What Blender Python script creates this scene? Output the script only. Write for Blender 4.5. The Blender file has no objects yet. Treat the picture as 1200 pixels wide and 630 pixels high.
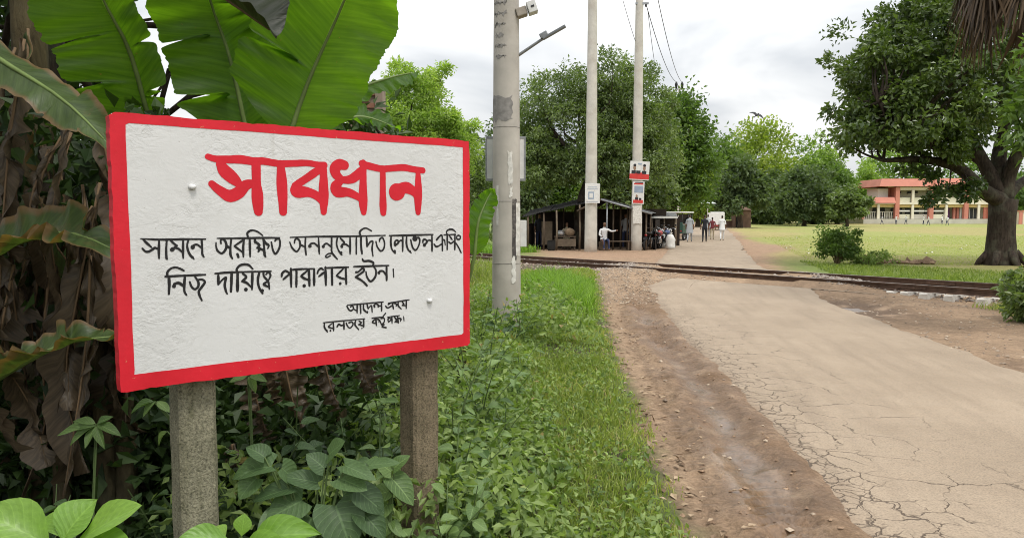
import bpy, bmesh, math, random
import numpy as np
from mathutils import Vector, Matrix

random.seed(7)
RNG = np.random.default_rng(11)
scene = bpy.context.scene
COL = scene.collection
PI = math.pi

# ------------------------------------------------------------------ camera
CAM_H = 1.5
PITCH = math.radians(3.90)
cam_d = bpy.data.cameras.new("camera")
cam_d.lens = 26.4
cam_d.sensor_width = 36.0
cam_d.clip_start = 0.05
cam_d.clip_end = 3000
cam = bpy.data.objects.new("camera", cam_d)
COL.objects.link(cam)
cam.location = (0, 0, CAM_H)
cam.rotation_euler = (PI / 2 - PITCH, 0, 0)
scene.camera = cam

# ------------------------------------------------------------------ world: overcast daylight
SUN_EL, SUN_AZ = math.radians(62), math.radians(150)
world = bpy.data.worlds.new("World")
scene.world = world
world.use_nodes = True
wt = world.node_tree
wt.nodes.clear()
def wn(t, **kw):
    n = wt.nodes.new(t)
    for k, v in kw.items(): setattr(n, k, v)
    return n
w_out = wn("ShaderNodeOutputWorld")
w_bg = wn("ShaderNodeBackground")
w_bg.inputs[1].default_value = 0.1
w_sky = wn("ShaderNodeTexSky", sky_type='NISHITA', sun_disc=False)
w_sky.sun_elevation = SUN_EL
w_sky.sun_rotation = SUN_AZ
w_tc = wn("ShaderNodeTexCoord")
w_sep = wn("ShaderNodeSeparateXYZ")
wt.links.new(w_tc.outputs["Generated"], w_sep.inputs[0])
# cloud deck: luminance of a standard overcast sky, broken by soft cloud relief
w_map = wn("ShaderNodeMapping")
w_map.inputs["Scale"].default_value = (1.6, 1.6, 4.2)
wt.links.new(w_tc.outputs["Generated"], w_map.inputs[0])
w_noi = wn("ShaderNodeTexNoise")
w_noi.inputs["Scale"].default_value = 1.5
w_noi.inputs["Detail"].default_value = 5
w_noi.inputs["Roughness"].default_value = 0.5
w_noi.inputs["Distortion"].default_value = 0.35
wt.links.new(w_map.outputs[0], w_noi.inputs["Vector"])
w_rmp = wn("ShaderNodeValToRGB")
w_rmp.color_ramp.elements[0].position = 0.38
w_rmp.color_ramp.elements[0].color = (0.60, 0.635, 0.675, 1)
w_rmp.color_ramp.elements[1].position = 0.60
w_rmp.color_ramp.elements[1].color = (1.12, 1.12, 1.11, 1)
wt.links.new(w_noi.outputs["Fac"], w_rmp.inputs[0])
w_z = wn("ShaderNodeMath", operation='MAXIMUM'); w_z.inputs[1].default_value = 0.0
wt.links.new(w_sep.outputs["Z"], w_z.inputs[0])
w_l = wn("ShaderNodeMath", operation='MULTIPLY_ADD')
w_l.inputs[1].default_value = 15.0
w_l.inputs[2].default_value = 6.6
wt.links.new(w_z.outputs[0], w_l.inputs[0])
w_mul = wn("ShaderNodeVectorMath", operation='SCALE')
wt.links.new(w_rmp.outputs[0], w_mul.inputs[0])
wt.links.new(w_l.outputs[0], w_mul.inputs["Scale"])
w_mix = wn("ShaderNodeMix", data_type='RGBA')
w_mix.inputs["Factor"].default_value = 0.95
wt.links.new(w_sky.outputs[0], w_mix.inputs["A"])
wt.links.new(w_mul.outputs[0], w_mix.inputs["B"])
wt.links.new(w_mix.outputs["Result"], w_bg.inputs[0])
wt.links.new(w_bg.outputs[0], w_out.inputs[0])

sun_d = bpy.data.lights.new("sun", 'SUN')
sun_d.energy = 1.5
sun_d.angle = math.radians(11)
sun_d.color = (1.0, 0.95, 0.87)
sun = bpy.data.objects.new("sun", sun_d)
COL.objects.link(sun)
_sd = Vector((math.sin(SUN_AZ) * math.cos(SUN_EL), math.cos(SUN_AZ) * math.cos(SUN_EL), math.sin(SUN_EL)))
sun.rotation_euler = _sd.to_track_quat('Z', 'Y').to_euler()

vs = scene.view_settings
vs.view_transform = 'Standard'
vs.look = 'None'
vs.exposure = 0.24
vs.gamma = 1.0
vs.use_curve_mapping = False
scene.cycles.use_denoising = True
scene.cycles.pixel_filter_type = 'BLACKMAN_HARRIS'
scene.cycles.filter_width = 1.0
scene.cycles.max_bounces = 6
scene.cycles.transparent_max_bounces = 6

# ------------------------------------------------------------------ geometry helpers
_F = 880.0
def at(px, py, Y):
    """point on the sight line through a spot of the 1200x630 view, Y metres ahead"""
    u, v = px - 600.0, py - 315.0
    dy = _F * math.cos(PITCH) - v * math.sin(PITCH)
    dz = -(_F * math.sin(PITCH) + v * math.cos(PITCH))
    return Vector((u * Y / dy, Y, CAM_H + dz * Y / dy))

def _hash(ix, iy, seed):
    h = (ix.astype(np.int64) * 374761393 + iy.astype(np.int64) * 668265263 + seed * 1442695041) & 0x7fffffff
    h = ((h ^ (h >> 13)) * 1274126177) & 0x7fffffff
    return ((h ^ (h >> 16)) & 0xffff) / 65535.0
def vnoise(x, y, seed=0):
    x = np.asarray(x, float); y = np.asarray(y, float)
    ix, iy = np.floor(x), np.floor(y)
    fx, fy = x - ix, y - iy
    fx, fy = fx * fx * (3 - 2 * fx), fy * fy * (3 - 2 * fy)
    a, b = _hash(ix, iy, seed), _hash(ix + 1, iy, seed)
    c, d = _hash(ix, iy + 1, seed), _hash(ix + 1, iy + 1, seed)
    return (a * (1 - fx) + b * fx) * (1 - fy) + (c * (1 - fx) + d * fx) * fy
def fbm(x, y, seed=0, o=4):
    s, a, t = 0.0, 0.5, 0.0
    for i in range(o):
        s = s + a * vnoise(np.asarray(x) * 2 ** i, np.asarray(y) * 2 ** i, seed + i * 17); t += a; a *= 0.5
    return s / t
def sstep(a, b, x):
    t = np.clip((np.asarray(x, float) - a) / (b - a), 0, 1)
    return t * t * (3 - 2 * t)

def fast_mesh(name, verts, faces, attrs=None, smooth=False):
    """verts (N,3), faces (M,k) of equal size k"""
    verts = np.asarray(verts, np.float32); faces = np.asarray(faces, np.int32)
    m = bpy.data.meshes.new(name)
    n, (f, k) = len(verts), faces.shape
    m.vertices.add(n); m.vertices.foreach_set("co", verts.ravel())
    m.loops.add(f * k); m.loops.foreach_set("vertex_index", faces.ravel())
    m.polygons.add(f)
    m.polygons.foreach_set("loop_start", np.arange(0, f * k, k, dtype=np.int32))
    m.polygons.foreach_set("loop_total", np.full(f, k, np.int32))
    m.polygons.foreach_set("use_smooth", np.full(f, smooth, bool))
    for an, av in (attrs or {}).items():
        av = np.asarray(av, np.float32)
        if av.ndim == 1:
            a = m.attributes.new(an, 'FLOAT', 'POINT'); a.data.foreach_set("value", av)
        else:
            a = m.attributes.new(an, 'FLOAT_COLOR', 'POINT'); a.data.foreach_set("color", av.ravel())
    m.update(calc_edges=True)
    m.validate()
    return m

def props(o, label=None, cat=None, group=None, kind=None):
    if label: o["label"] = label
    if cat: o["category"] = cat
    if group: o["group"] = group
    if kind: o["kind"] = kind
    return o
def thing(name, label, cat, loc=(0, 0, 0), group=None):
    o = bpy.data.objects.new(name, None)
    o.empty_display_size = 0.1
    COL.objects.link(o); o.location = loc
    return props(o, label, cat, group)
def link_mesh(name, mesh, mat, parent=None, loc=None):
    """mesh is given in world coordinates when parent is set: moved under the parent's base point"""
    if mat is not None and len(mesh.materials) == 0:
        for mm in (mat if isinstance(mat, (list, tuple)) else [mat]): mesh.materials.append(mm)
    o = bpy.data.objects.new(name, mesh)
    COL.objects.link(o)
    if parent is not None:
        o.parent = parent
        r = Vector((0, 0, 0)); p = parent
        while p is not None: r += p.location; p = p.parent
        o.location = -r if loc is None else loc
    elif loc is not None: o.location = loc
    return o
def rebase(o, base):
    """move a mesh object's origin to base without moving the mesh"""
    b = Vector(base)
    o.data.transform(Matrix.Translation(-(b - o.location))); o.location = b
    return o

class MB:
    def __init__(s): s.v, s.f, s.mi, s.sm = [], [], [], []
    def add(s, vs_, fs_, mi=0, smooth=False):
        b = len(s.v)
        s.v += [tuple(p) for p in vs_]
        for q in fs_:
            s.f.append(tuple(b + i for i in q)); s.mi.append(mi); s.sm.append(smooth)
        return s
    def box(s, c, size, rot=None, mi=0, taper=(1, 1)):
        """c centre, size full extents, rot Matrix/None, taper scales the top"""
        hx, hy, hz = size[0] / 2, size[1] / 2, size[2] / 2
        P = []
        for z in (-1, 1):
            tx, ty = (taper if z > 0 else (1, 1))
            for x, y in ((-1, -1), (1, -1), (1, 1), (-1, 1)):
                p = Vector((x * hx * tx, y * hy * ty, z * hz))
                if rot is not None: p = rot @ p
                P.append(Vector(c) + p)
        return s.add(P, [(3, 2, 1, 0), (4, 5, 6, 7), (0, 1, 5, 4), (1, 2, 6, 5), (2, 3, 7, 6), (3, 0, 4, 7)], mi)
    def bevbox(s, c, size, b=0.01, rot=None, mi=0):
        hx, hy, hz = size[0] / 2, size[1] / 2, size[2] / 2
        bm = bmesh.new(); bmesh.ops.create_cube(bm, size=1)
        for v in bm.verts: v.co = Vector((v.co.x * size[0], v.co.y * size[1], v.co.z * size[2]))
        bmesh.ops.bevel(bm, geom=bm.edges[:], offset=b, segments=2, affect='EDGES', profile=0.6)
        bm.verts.ensure_lookup_table()
        P = [Vector(c) + ((rot @ v.co) if rot is not None else v.co) for v in bm.verts]
        F = [[v.index for v in f.verts] for f in bm.faces]
        bm.free()
        return s.add(P, F, mi)
    def tube(s, pts, rad, n=8, mi=0, cap=True, smooth=True):
        pts = [Vector(p) for p in pts]
        if not isinstance(rad, (list, tuple)): rad = [rad] * len(pts)
        V, F = [], []
        ref = None
        for i, p in enumerate(pts):
            t = (pts[min(i + 1, len(pts) - 1)] - pts[max(i - 1, 0)])
            if t.length < 1e-9: t = Vector((0, 0, 1))
            t.normalize()
            if ref is None:
                a = Vector((0, 0, 1)) if abs(t.z) < 0.9 else Vector((1, 0, 0))
            else: a = ref
            u = (a - t * a.dot(t))
            if u.length < 1e-6: u = t.orthogonal()
            u.normalize(); w = t.cross(u); ref = u
            for k in range(n):
                an = 2 * PI * k / n
                V.append(p + (u * math.cos(an) + w * math.sin(an)) * rad[i])
        for i in range(len(pts) - 1):
            for k in range(n):
                k2 = (k + 1) % n
                F.append((i * n + k, i * n + k2, (i + 1) * n + k2, (i + 1) * n + k))
        if cap:
            F.append(tuple(range(n - 1, -1, -1))); e = (len(pts) - 1) * n
            F.append(tuple(range(e, e + n)))
        return s.add(V, F, mi, smooth)
    def ring(s, c, axis, R, r, n=20, m=6, mi=0):
        axis = Vector(axis).normalized(); u = axis.orthogonal().normalized(); w = axis.cross(u)
        V, F = [], []
        for i in range(n):
            a = 2 * PI * i / n; d = u * math.cos(a) + w * math.sin(a)
            for k in range(m):
                b = 2 * PI * k / m
                V.append(Vector(c) + d * (R + r * math.cos(b)) + axis * r * math.sin(b))
        for i in range(n):
            for k in range(m):
                F.append((i * m + k, ((i + 1) % n) * m + k, ((i + 1) % n) * m + (k + 1) % m, i * m + (k + 1) % m))
        return s.add(V, F, mi, True)
    def blob(s, c, r, n=10, m=7, mi=0, jit=0.0, rot=None):
        V, F = [], []
        for i in range(m + 1):
            th = PI * i / m
            for k in range(n):
                ph = 2 * PI * k / n
                q = 1 + jit * (random.random() - 0.5)
                p = Vector((math.sin(th) * math.cos(ph) * r[0] * q, math.sin(th) * math.sin(ph) * r[1] * q, math.cos(th) * r[2] * q))
                if rot is not None: p = rot @ p
                V.append(Vector(c) + p)
        for i in range(m):
            for k in range(n):
                F.append((i * n + k, (i + 1) * n + k, (i + 1) * n + (k + 1) % n, i * n + (k + 1) % n))
        return s.add(V, F, mi, True)
    def mesh(s, name):
        m = bpy.data.meshes.new(name)
        m.from_pydata(s.v, [], s.f)
        m.polygons.foreach_set("material_index", s.mi)
        m.polygons.foreach_set("use_smooth", s.sm)
        m.update()
        return m
    def build(s, name, mat, parent=None, loc=None):
        return link_mesh(name, s.mesh(name), mat, parent, loc)

def catmull(P, n):
    P = [np.asarray(p, float) for p in P]
    if len(P) == 2: return [P[0] + (P[1] - P[0]) * i / (n - 1) for i in range(n)]
    Q = [2 * P[0] - P[1]] + P + [2 * P[-1] - P[-2]]
    out = []
    for i in range(n):
        t = i / (n - 1) * (len(P) - 1); k = min(int(t), len(P) - 2); t -= k
        a, b, c, d = Q[k], Q[k + 1], Q[k + 2], Q[k + 3]
        out.append(0.5 * (2 * b + (c - a) * t + (2 * a - 5 * b + 4 * c - d) * t * t + (3 * b - a - 3 * c + d) * t ** 3))
    return out

def copy_tree(o, parent=None):
    c = o.copy(); COL.objects.link(c); c.parent = parent
    for ch in list(o.children): copy_tree(ch, c)
    return c

# ------------------------------------------------------------------ materials
class NT:
    def __init__(s, name):
        s.m = bpy.data.materials.new(name); s.m.use_nodes = True
        s.t = s.m.node_tree; s.t.nodes.clear()
        s.out = s.n("ShaderNodeOutputMaterial")
    def n(s, ty, **kw):
        q = s.t.nodes.new(ty)
        for k, v in kw.items(): setattr(q, k, v)
        return q
    def l(s, a, b): s.t.links.new(a, b)
    def set(s, node, **kw):
        for k, v in kw.items():
            i = node.inputs[k.replace("_", " ")]
            if hasattr(v, "is_output") or isinstance(v, bpy.types.NodeSocket): s.l(v, i)
            else: i.default_value = v
        return node
    def coord(s, kind="Object"): return s.n("ShaderNodeTexCoord").outputs[kind]
    def noise(s, vec, scale, detail=4, rough=0.55, dist=0.0):
        q = s.n("ShaderNodeTexNoise")
        s.set(q, Vector=vec, Scale=scale, Detail=detail, Roughness=rough, Distortion=dist)
        return q.outputs["Fac"]
    def ramp(s, fac, stops):
        q = s.n("ShaderNodeValToRGB"); e = q.color_ramp.elements
        while len(e) < len(stops): e.new(0.5)
        for i, (p, c) in enumerate(stops):
            e[i].position = p; e[i].color = (*c, 1) if len(c) == 3 else c
        s.l(fac, q.inputs[0]); return q.outputs[0]
    def mr(s, v, a, b, c=0.0, d=1.0):
        q = s.n("ShaderNodeMapRange"); q.clamp = True
        s.set(q, Value=v); q.inputs[1].default_value = a; q.inputs[2].default_value = b
        q.inputs[3].default_value = c; q.inputs[4].default_value = d
        return q.outputs[0]
    def math(s, op, a, b=None, c=None):
        q = s.n("ShaderNodeMath", operation=op)
        for i, v in enumerate((a, b, c)):
            if v is None: continue
            if isinstance(v, bpy.types.NodeSocket): s.l(v, q.inputs[i])
            else: q.inputs[i].default_value = v
        return q.outputs[0]
    def mix(s, f, a, b, blend='MIX'):
        q = s.n("ShaderNodeMix", data_type='RGBA', blend_type=blend)
        for k, v in (("Factor", f), ("A", a), ("B", b)):
            if isinstance(v, bpy.types.NodeSocket): s.l(v, q.inputs[k])
            elif isinstance(v, (int, float)): q.inputs[k].default_value = v
            else: q.inputs[k].default_value = (*v, 1) if len(v) == 3 else v
        return q.outputs["Result"]
    def bump(s, h, strength=0.3, dist=0.01, normal=None):
        q = s.n("ShaderNodeBump"); s.set(q, Height=h, Strength=strength, Distance=dist)
        if normal is not None: s.l(normal, q.inputs["Normal"])
        return q.outputs[0]
    def bsdf(s, col, rough=0.8, normal=None, spec=0.3, metal=0.0, **kw):
        q = s.n("ShaderNodeBsdfPrincipled")
        for k, v in (("Base Color", col), ("Roughness", rough), ("Specular IOR Level", spec), ("Metallic", metal)):
            if isinstance(v, bpy.types.NodeSocket): s.l(v, q.inputs[k])
            elif isinstance(v, (int, float)): q.inputs[k].default_value = v
            else: q.inputs[k].default_value = (*v, 1)
        if normal is not None: s.l(normal, q.inputs["Normal"])
        return q.outputs[0]
    def done(s, sh): s.l(sh, s.out.inputs[0]); return s.m

def m_plain(name, col, rough=0.7, var=0.25, scale=6.0, bump=0.15, bscale=40.0, metal=0.0, spec=0.3, dirt=None):
    """painted, cast or woven surface: broad colour drift, fine grain and a little relief"""
    t = NT(name); c = t.coord()
    n1 = t.noise(c, scale, 5); n2 = t.noise(c, bscale, 3)
    lo = tuple(max(0, x * (1 - var)) for x in col); hi = tuple(min(1, x * (1 + var * 0.6)) for x in col)
    colr = t.ramp(n1, [(0.3, lo), (0.7, hi)])
    if dirt: colr = t.mix(t.mr(t.noise(c, scale * 0.6, 6, 0.65), 0.52, 0.72, 0, 0.75), colr, dirt)
    return t.done(t.bsdf(colr, rough, t.bump(n2, bump, 0.004), spec, metal))

def m_leaf(name, dark, light, trans=0.35, rough=0.45, attr=True, tcol=None, spec=0.35, dead=None, vein=False, vk=0.45, deadamt=(0.95, 1.0)):
    """leaf blade: colour varies from leaf to leaf, light passes through"""
    t = NT(name)
    if attr: r = t.n("ShaderNodeAttribute", attribute_name="v").outputs["Fac"]
    else: r = t.n("ShaderNodeObjectInfo").outputs["Random"]
    col = t.ramp(r, [(0.0, dark), (0.55, tuple((a + b) / 2 for a, b in zip(dark, light))), (1.0, light)])
    if dead: col = t.mix(t.mr(r, deadamt[0], deadamt[1]), col, dead)
    nrm = None
    if vein:
        uv = t.coord("UV"); sp = t.n("ShaderNodeSeparateXYZ"); t.l(uv, sp.inputs[0])
        av = t.math('ABSOLUTE', t.math('SUBTRACT', sp.outputs[1], 0.5))
        ph = t.math('SUBTRACT', t.math('MULTIPLY', sp.outputs[0], 7.0), t.math('MULTIPLY', av, 5.0))
        side = t.math('ABSOLUTE', t.math('SUBTRACT', t.math('FRACT', ph), 0.5))
        veins = t.math('MAXIMUM', t.mr(side, 0.07, 0.0), t.mr(av, 0.035, 0.012))
        mott = t.noise(t.coord(), 14, 4)
        col = t.mix(t.mr(mott, 0.35, 0.7, 0.0, 0.35), col, tuple(x * 0.6 for x in dark))
        col = t.mix(t.math('MULTIPLY', veins, vk), col, tuple(min(1, x * 1.9 + 0.03) for x in light))
        nrm = t.bump(t.math('ADD', t.math('MULTIPLY', side, 1.0), t.math('MULTIPLY', mott, 0.5)), 0.22, 0.008)
    tr = t.n("ShaderNodeBsdfTranslucent")
    tc = t.mix(1.0, col, tcol or (1.5, 1.7, 0.55), 'MULTIPLY')
    t.l(tc, tr.inputs[0])
    mx = t.n("ShaderNodeMixShader"); mx.inputs[0].default_value = trans
    t.l(t.bsdf(col, rough, nrm, spec), mx.inputs[1]); t.l(tr.outputs[0], mx.inputs[2])
    return t.done(mx.outputs[0])

def m_bark(name, col, dark, scale=5.0):
    t = NT(name); c = t.coord()
    mp = t.n("ShaderNodeMapping"); mp.inputs["Scale"].default_value = (1, 1, 0.25); t.l(c, mp.inputs[0])
    n1 = t.noise(mp.outputs[0], scale * 3, 6, 0.65, 0.4); n2 = t.noise(c, scale * 0.6, 4)
    colr = t.ramp(n1, [(0.32, dark), (0.68, col)])
    colr = t.mix(t.mr(n2, 0.5, 0.72, 0, 0.4), colr, (0.14, 0.15, 0.10))
    return t.done(t.bsdf(colr, 0.9, t.bump(n1, 0.9, 0.03), 0.15))

M = {}
M['bark'] = m_bark('grey_brown_bark', (0.12, 0.09, 0.065), (0.035, 0.026, 0.02))
M['bark_dark'] = m_bark('dark_bark', (0.07, 0.052, 0.04), (0.018, 0.014, 0.011))
M['lf_dark'] = m_leaf('leaf_dark_glossy', (0.030, 0.058, 0.016), (0.145, 0.205, 0.045), 0.28, 0.36, spec=0.6)
M['lf_mango'] = m_leaf('leaf_mango', (0.055, 0.092, 0.030), (0.23, 0.30, 0.10), 0.34, 0.40, spec=0.6)
M['lf_mid'] = m_leaf('leaf_mid_green', (0.055, 0.10, 0.025), (0.16, 0.25, 0.055), 0.38)
M['lf_yel'] = m_leaf('leaf_yellow_green', (0.115, 0.175, 0.03), (0.36, 0.42, 0.075), 0.44)
M['lf_pale'] = m_leaf('leaf_pale_green', (0.11, 0.18, 0.045), (0.29, 0.40, 0.10), 0.45)
M['lf_feather'] = m_leaf('leaf_feathery_light', (0.17, 0.26, 0.06), (0.40, 0.50, 0.15), 0.5)
M['lf_blue'] = m_leaf('leaf_grey_green', (0.055, 0.09, 0.04), (0.15, 0.20, 0.085), 0.34)
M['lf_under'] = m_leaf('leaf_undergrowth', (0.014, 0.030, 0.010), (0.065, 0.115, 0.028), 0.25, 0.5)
M['lf_weed'] = m_leaf('leaf_weed', (0.085, 0.14, 0.035), (0.33, 0.42, 0.14), 0.35, 0.5, dead=(0.34, 0.26, 0.12), deadamt=(0.93, 0.96))
M['grass'] = m_leaf('grass_blade', (0.12, 0.175, 0.032), (0.42, 0.45, 0.14), 0.42, 0.5, dead=(0.46, 0.37, 0.20), deadamt=(0.84, 0.88))
M['grass_wild'] = m_leaf('grass_blade_bright', (0.09, 0.18, 0.02), (0.26, 0.40, 0.065), 0.42, 0.5)
M['ind_weed'] = m_leaf('leaf_broad_weed', (0.075, 0.135, 0.04), (0.22, 0.32, 0.11), 0.3, 0.5, attr=False, vein=True, vk=0.3)
M['ind_dark'] = m_leaf('leaf_broad_dark', (0.045, 0.085, 0.032), (0.105, 0.175, 0.065), 0.25, 0.5, attr=False, vein=True, vk=0.3)
M['ind_bright'] = m_leaf('leaf_young_bright', (0.15, 0.29, 0.045), (0.24, 0.40, 0.07), 0.3, 0.38, attr=False, vein=True, spec=0.45, vk=0.16)
M['stem'] = m_plain('green_stem', (0.10, 0.15, 0.05), 0.6)
M['stem_brown'] = m_plain('brown_stem', (0.16, 0.11, 0.06), 0.8)
# ================================================================== terrain
EY = np.array([-6, 0, 3.43, 5.54, 9.04, 12.5, 16.5, 20, 26.4, 47, 85, 125, 180])
EL = np.array([1.62, 1.58, 1.64, 1.79, 2.07, 2.45, 3.0, 3.75, 5.2, 10.3, 20.5, 31, 46])
ER = np.array([4.55, 4.6, 4.7, 4.8, 5.05, 5.5, 6.3, 7.0, 8.4, 14.2, 24.3, 35, 50])
GX = np.array([0.80, 0.82, 0.88, 0.98, 1.26, 1.55, 2.0, 2.3, 2.6, 6.5, 17, 28, 43])     # where the left verge's grass ends
RP0 = np.array([0.0, 24.85]); RD = np.array([0.643, -0.766]); RN = np.array([0.766, 0.643])
GAUGE = 1.45
def road_l(y):
    y = np.asarray(y, float)
    return np.interp(y, EY, EL) + 0.22 * (fbm(y * 0.9, y * 0 + 3.3, 101) - 0.5) + 0.10 * (fbm(y * 5, y * 0 + 1.3, 103) - 0.5)
def road_r(y): return np.interp(y, EY, ER)
def rail_st(x, y):
    x = np.asarray(x, float) - RP0[0]; y = np.asarray(y, float) - RP0[1]
    return x * RN[0] + y * RN[1], x * RD[0] + y * RD[1]
def base_h(x, y):
    s, t = rail_st(x, y)
    mid = (road_l(y) + road_r(y)) / 2
    on = 1 - sstep(2.2, 4.2, np.abs(x - mid))
    bed = (0.085 - 0.065 * sstep(7.5, 10.0, t)) * np.exp(-(s / 2.6) ** 4)
    crs = 0.175 * np.exp(-(s / 2.3) ** 4) * on
    far = 0.0068 * np.clip(y - 45, 0, None)
    cut = 0.10 * sstep(7.2, 8.6, t) * np.exp(-((s + 1.35) / 0.45) ** 2)
    return np.maximum(bed, crs) + far - cut
def ground_h(x, y):
    x = np.asarray(x, float); y = np.asarray(y, float)
    h = base_h(x, y)
    el, er = road_l(y), road_r(y)
    s, t = rail_st(x, y)
    d = el - x                               # left of the asphalt edge
    near = (s < -1.2)
    inroad = sstep(0.06, 0.24, x - el) * sstep(0.0, 0.10, er - x)
    h = h - 0.05 * inroad + 0.020 * np.exp(-((d - 0.01) / 0.10) ** 2) * near * (1 + 1.2 * (fbm(x * 5, y * 4, 117) - 0.5))
    w = sstep(-0.12, 0.10, d) * (1 - sstep(0.62, 0.95, d)) * near
    mn = fbm(x * 1.3 + 5, y * 0.7, 3)
    rut = -0.032 * np.exp(-((d - 0.26) / 0.15) ** 2) * (0.55 + 0.9 * mn) - 0.018 * np.exp(-((d - 0.62) / 0.08) ** 2) * (0.3 + mn)
    ridge = 0.024 * np.exp(-((d - 0.45) / 0.07) ** 2) + 0.012 * np.exp(-((d - 0.06) / 0.05) ** 2)
    lug = 0.030 * np.sin(2 * PI * (y * 7.5 + 6 * (d - 0.26) * np.sign(d - 0.26))) * np.exp(-((d - 0.26) / 0.14) ** 2) * sstep(0.35, 0.65, vnoise(x * 2, y * 1.1, 9)) * (1 - np.exp(-((y - 4.5) / 0.6) ** 2))
    lug2 = 0.014 * np.sign(np.sin(2 * PI * y * 11)) * np.exp(-((d - 0.62) / 0.035) ** 2)
    clod = 0.026 * (fbm(x * 7, y * 5, 21, 4) - 0.5) + 0.010 * sstep(0.66, 0.8, vnoise(x * 10, y * 7, 33))
    pud = -0.03 * np.exp(-(((y - 4.5) / 0.42) ** 2 + ((d - 0.33) / 0.17) ** 2))
    h = h + w * (rut + ridge + lug + lug2 + clod + pud)
    # right-hand dirt shoulder with a shallow wet hollow
    r = x - er
    wr = sstep(-0.1, 0.3, r) * (1 - sstep(3.5, 5, r)) * near
    h = h + wr * (0.035 * (fbm(x * 2.2, y * 2.2, 41) - 0.5) + 0.015 * (fbm(x * 8, y * 8, 43) - 0.5))
    h = h - 0.055 * np.exp(-(((x - 5.75) / 0.5) ** 2 + ((y - 12.6) / 0.75) ** 2))
    # left verge: soft bank under the grass
    g = np.interp(y, EY, GX)
    wv = sstep(0.0, 0.25, g - x) * near
    h = h + wv * (0.05 + 0.05 * (fbm(x * 1.1, y * 1.1, 51) - 0.5)) - 0.15 * sstep(0.9, 2.6, g - x) * near * (y < 14)
    # field and far ground
    wf = sstep(0.6, 2.5, r) * (s > 1.2)
    h = h + wf * (0.10 * (fbm(x * 0.35, y * 0.35, 61) - 0.5))
    return h

def axis(*seg):
    out = []
    for a, b, st in seg:
        out.append(np.arange(a, b - 1e-6, st))
    out.append(np.array([seg[-1][1]]))
    return np.concatenate(out)
def grid_mesh(name, xs, ys, hf, cf, smooth=True):
    X, Y = np.meshgrid(xs, ys)
    Z = hf(X, Y)
    V = np.stack([X, Y, Z], -1).reshape(-1, 3)
    nx, ny = len(xs), len(ys)
    i = np.arange(nx * ny).reshape(ny, nx)
    F = np.stack([i[:-1, :-1], i[:-1, 1:], i[1:, 1:], i[1:, :-1]], -1).reshape(-1, 4)
    at_ = cf(X.ravel(), Y.ravel())
    return fast_mesh(name, V, F, at_, smooth)

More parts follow.
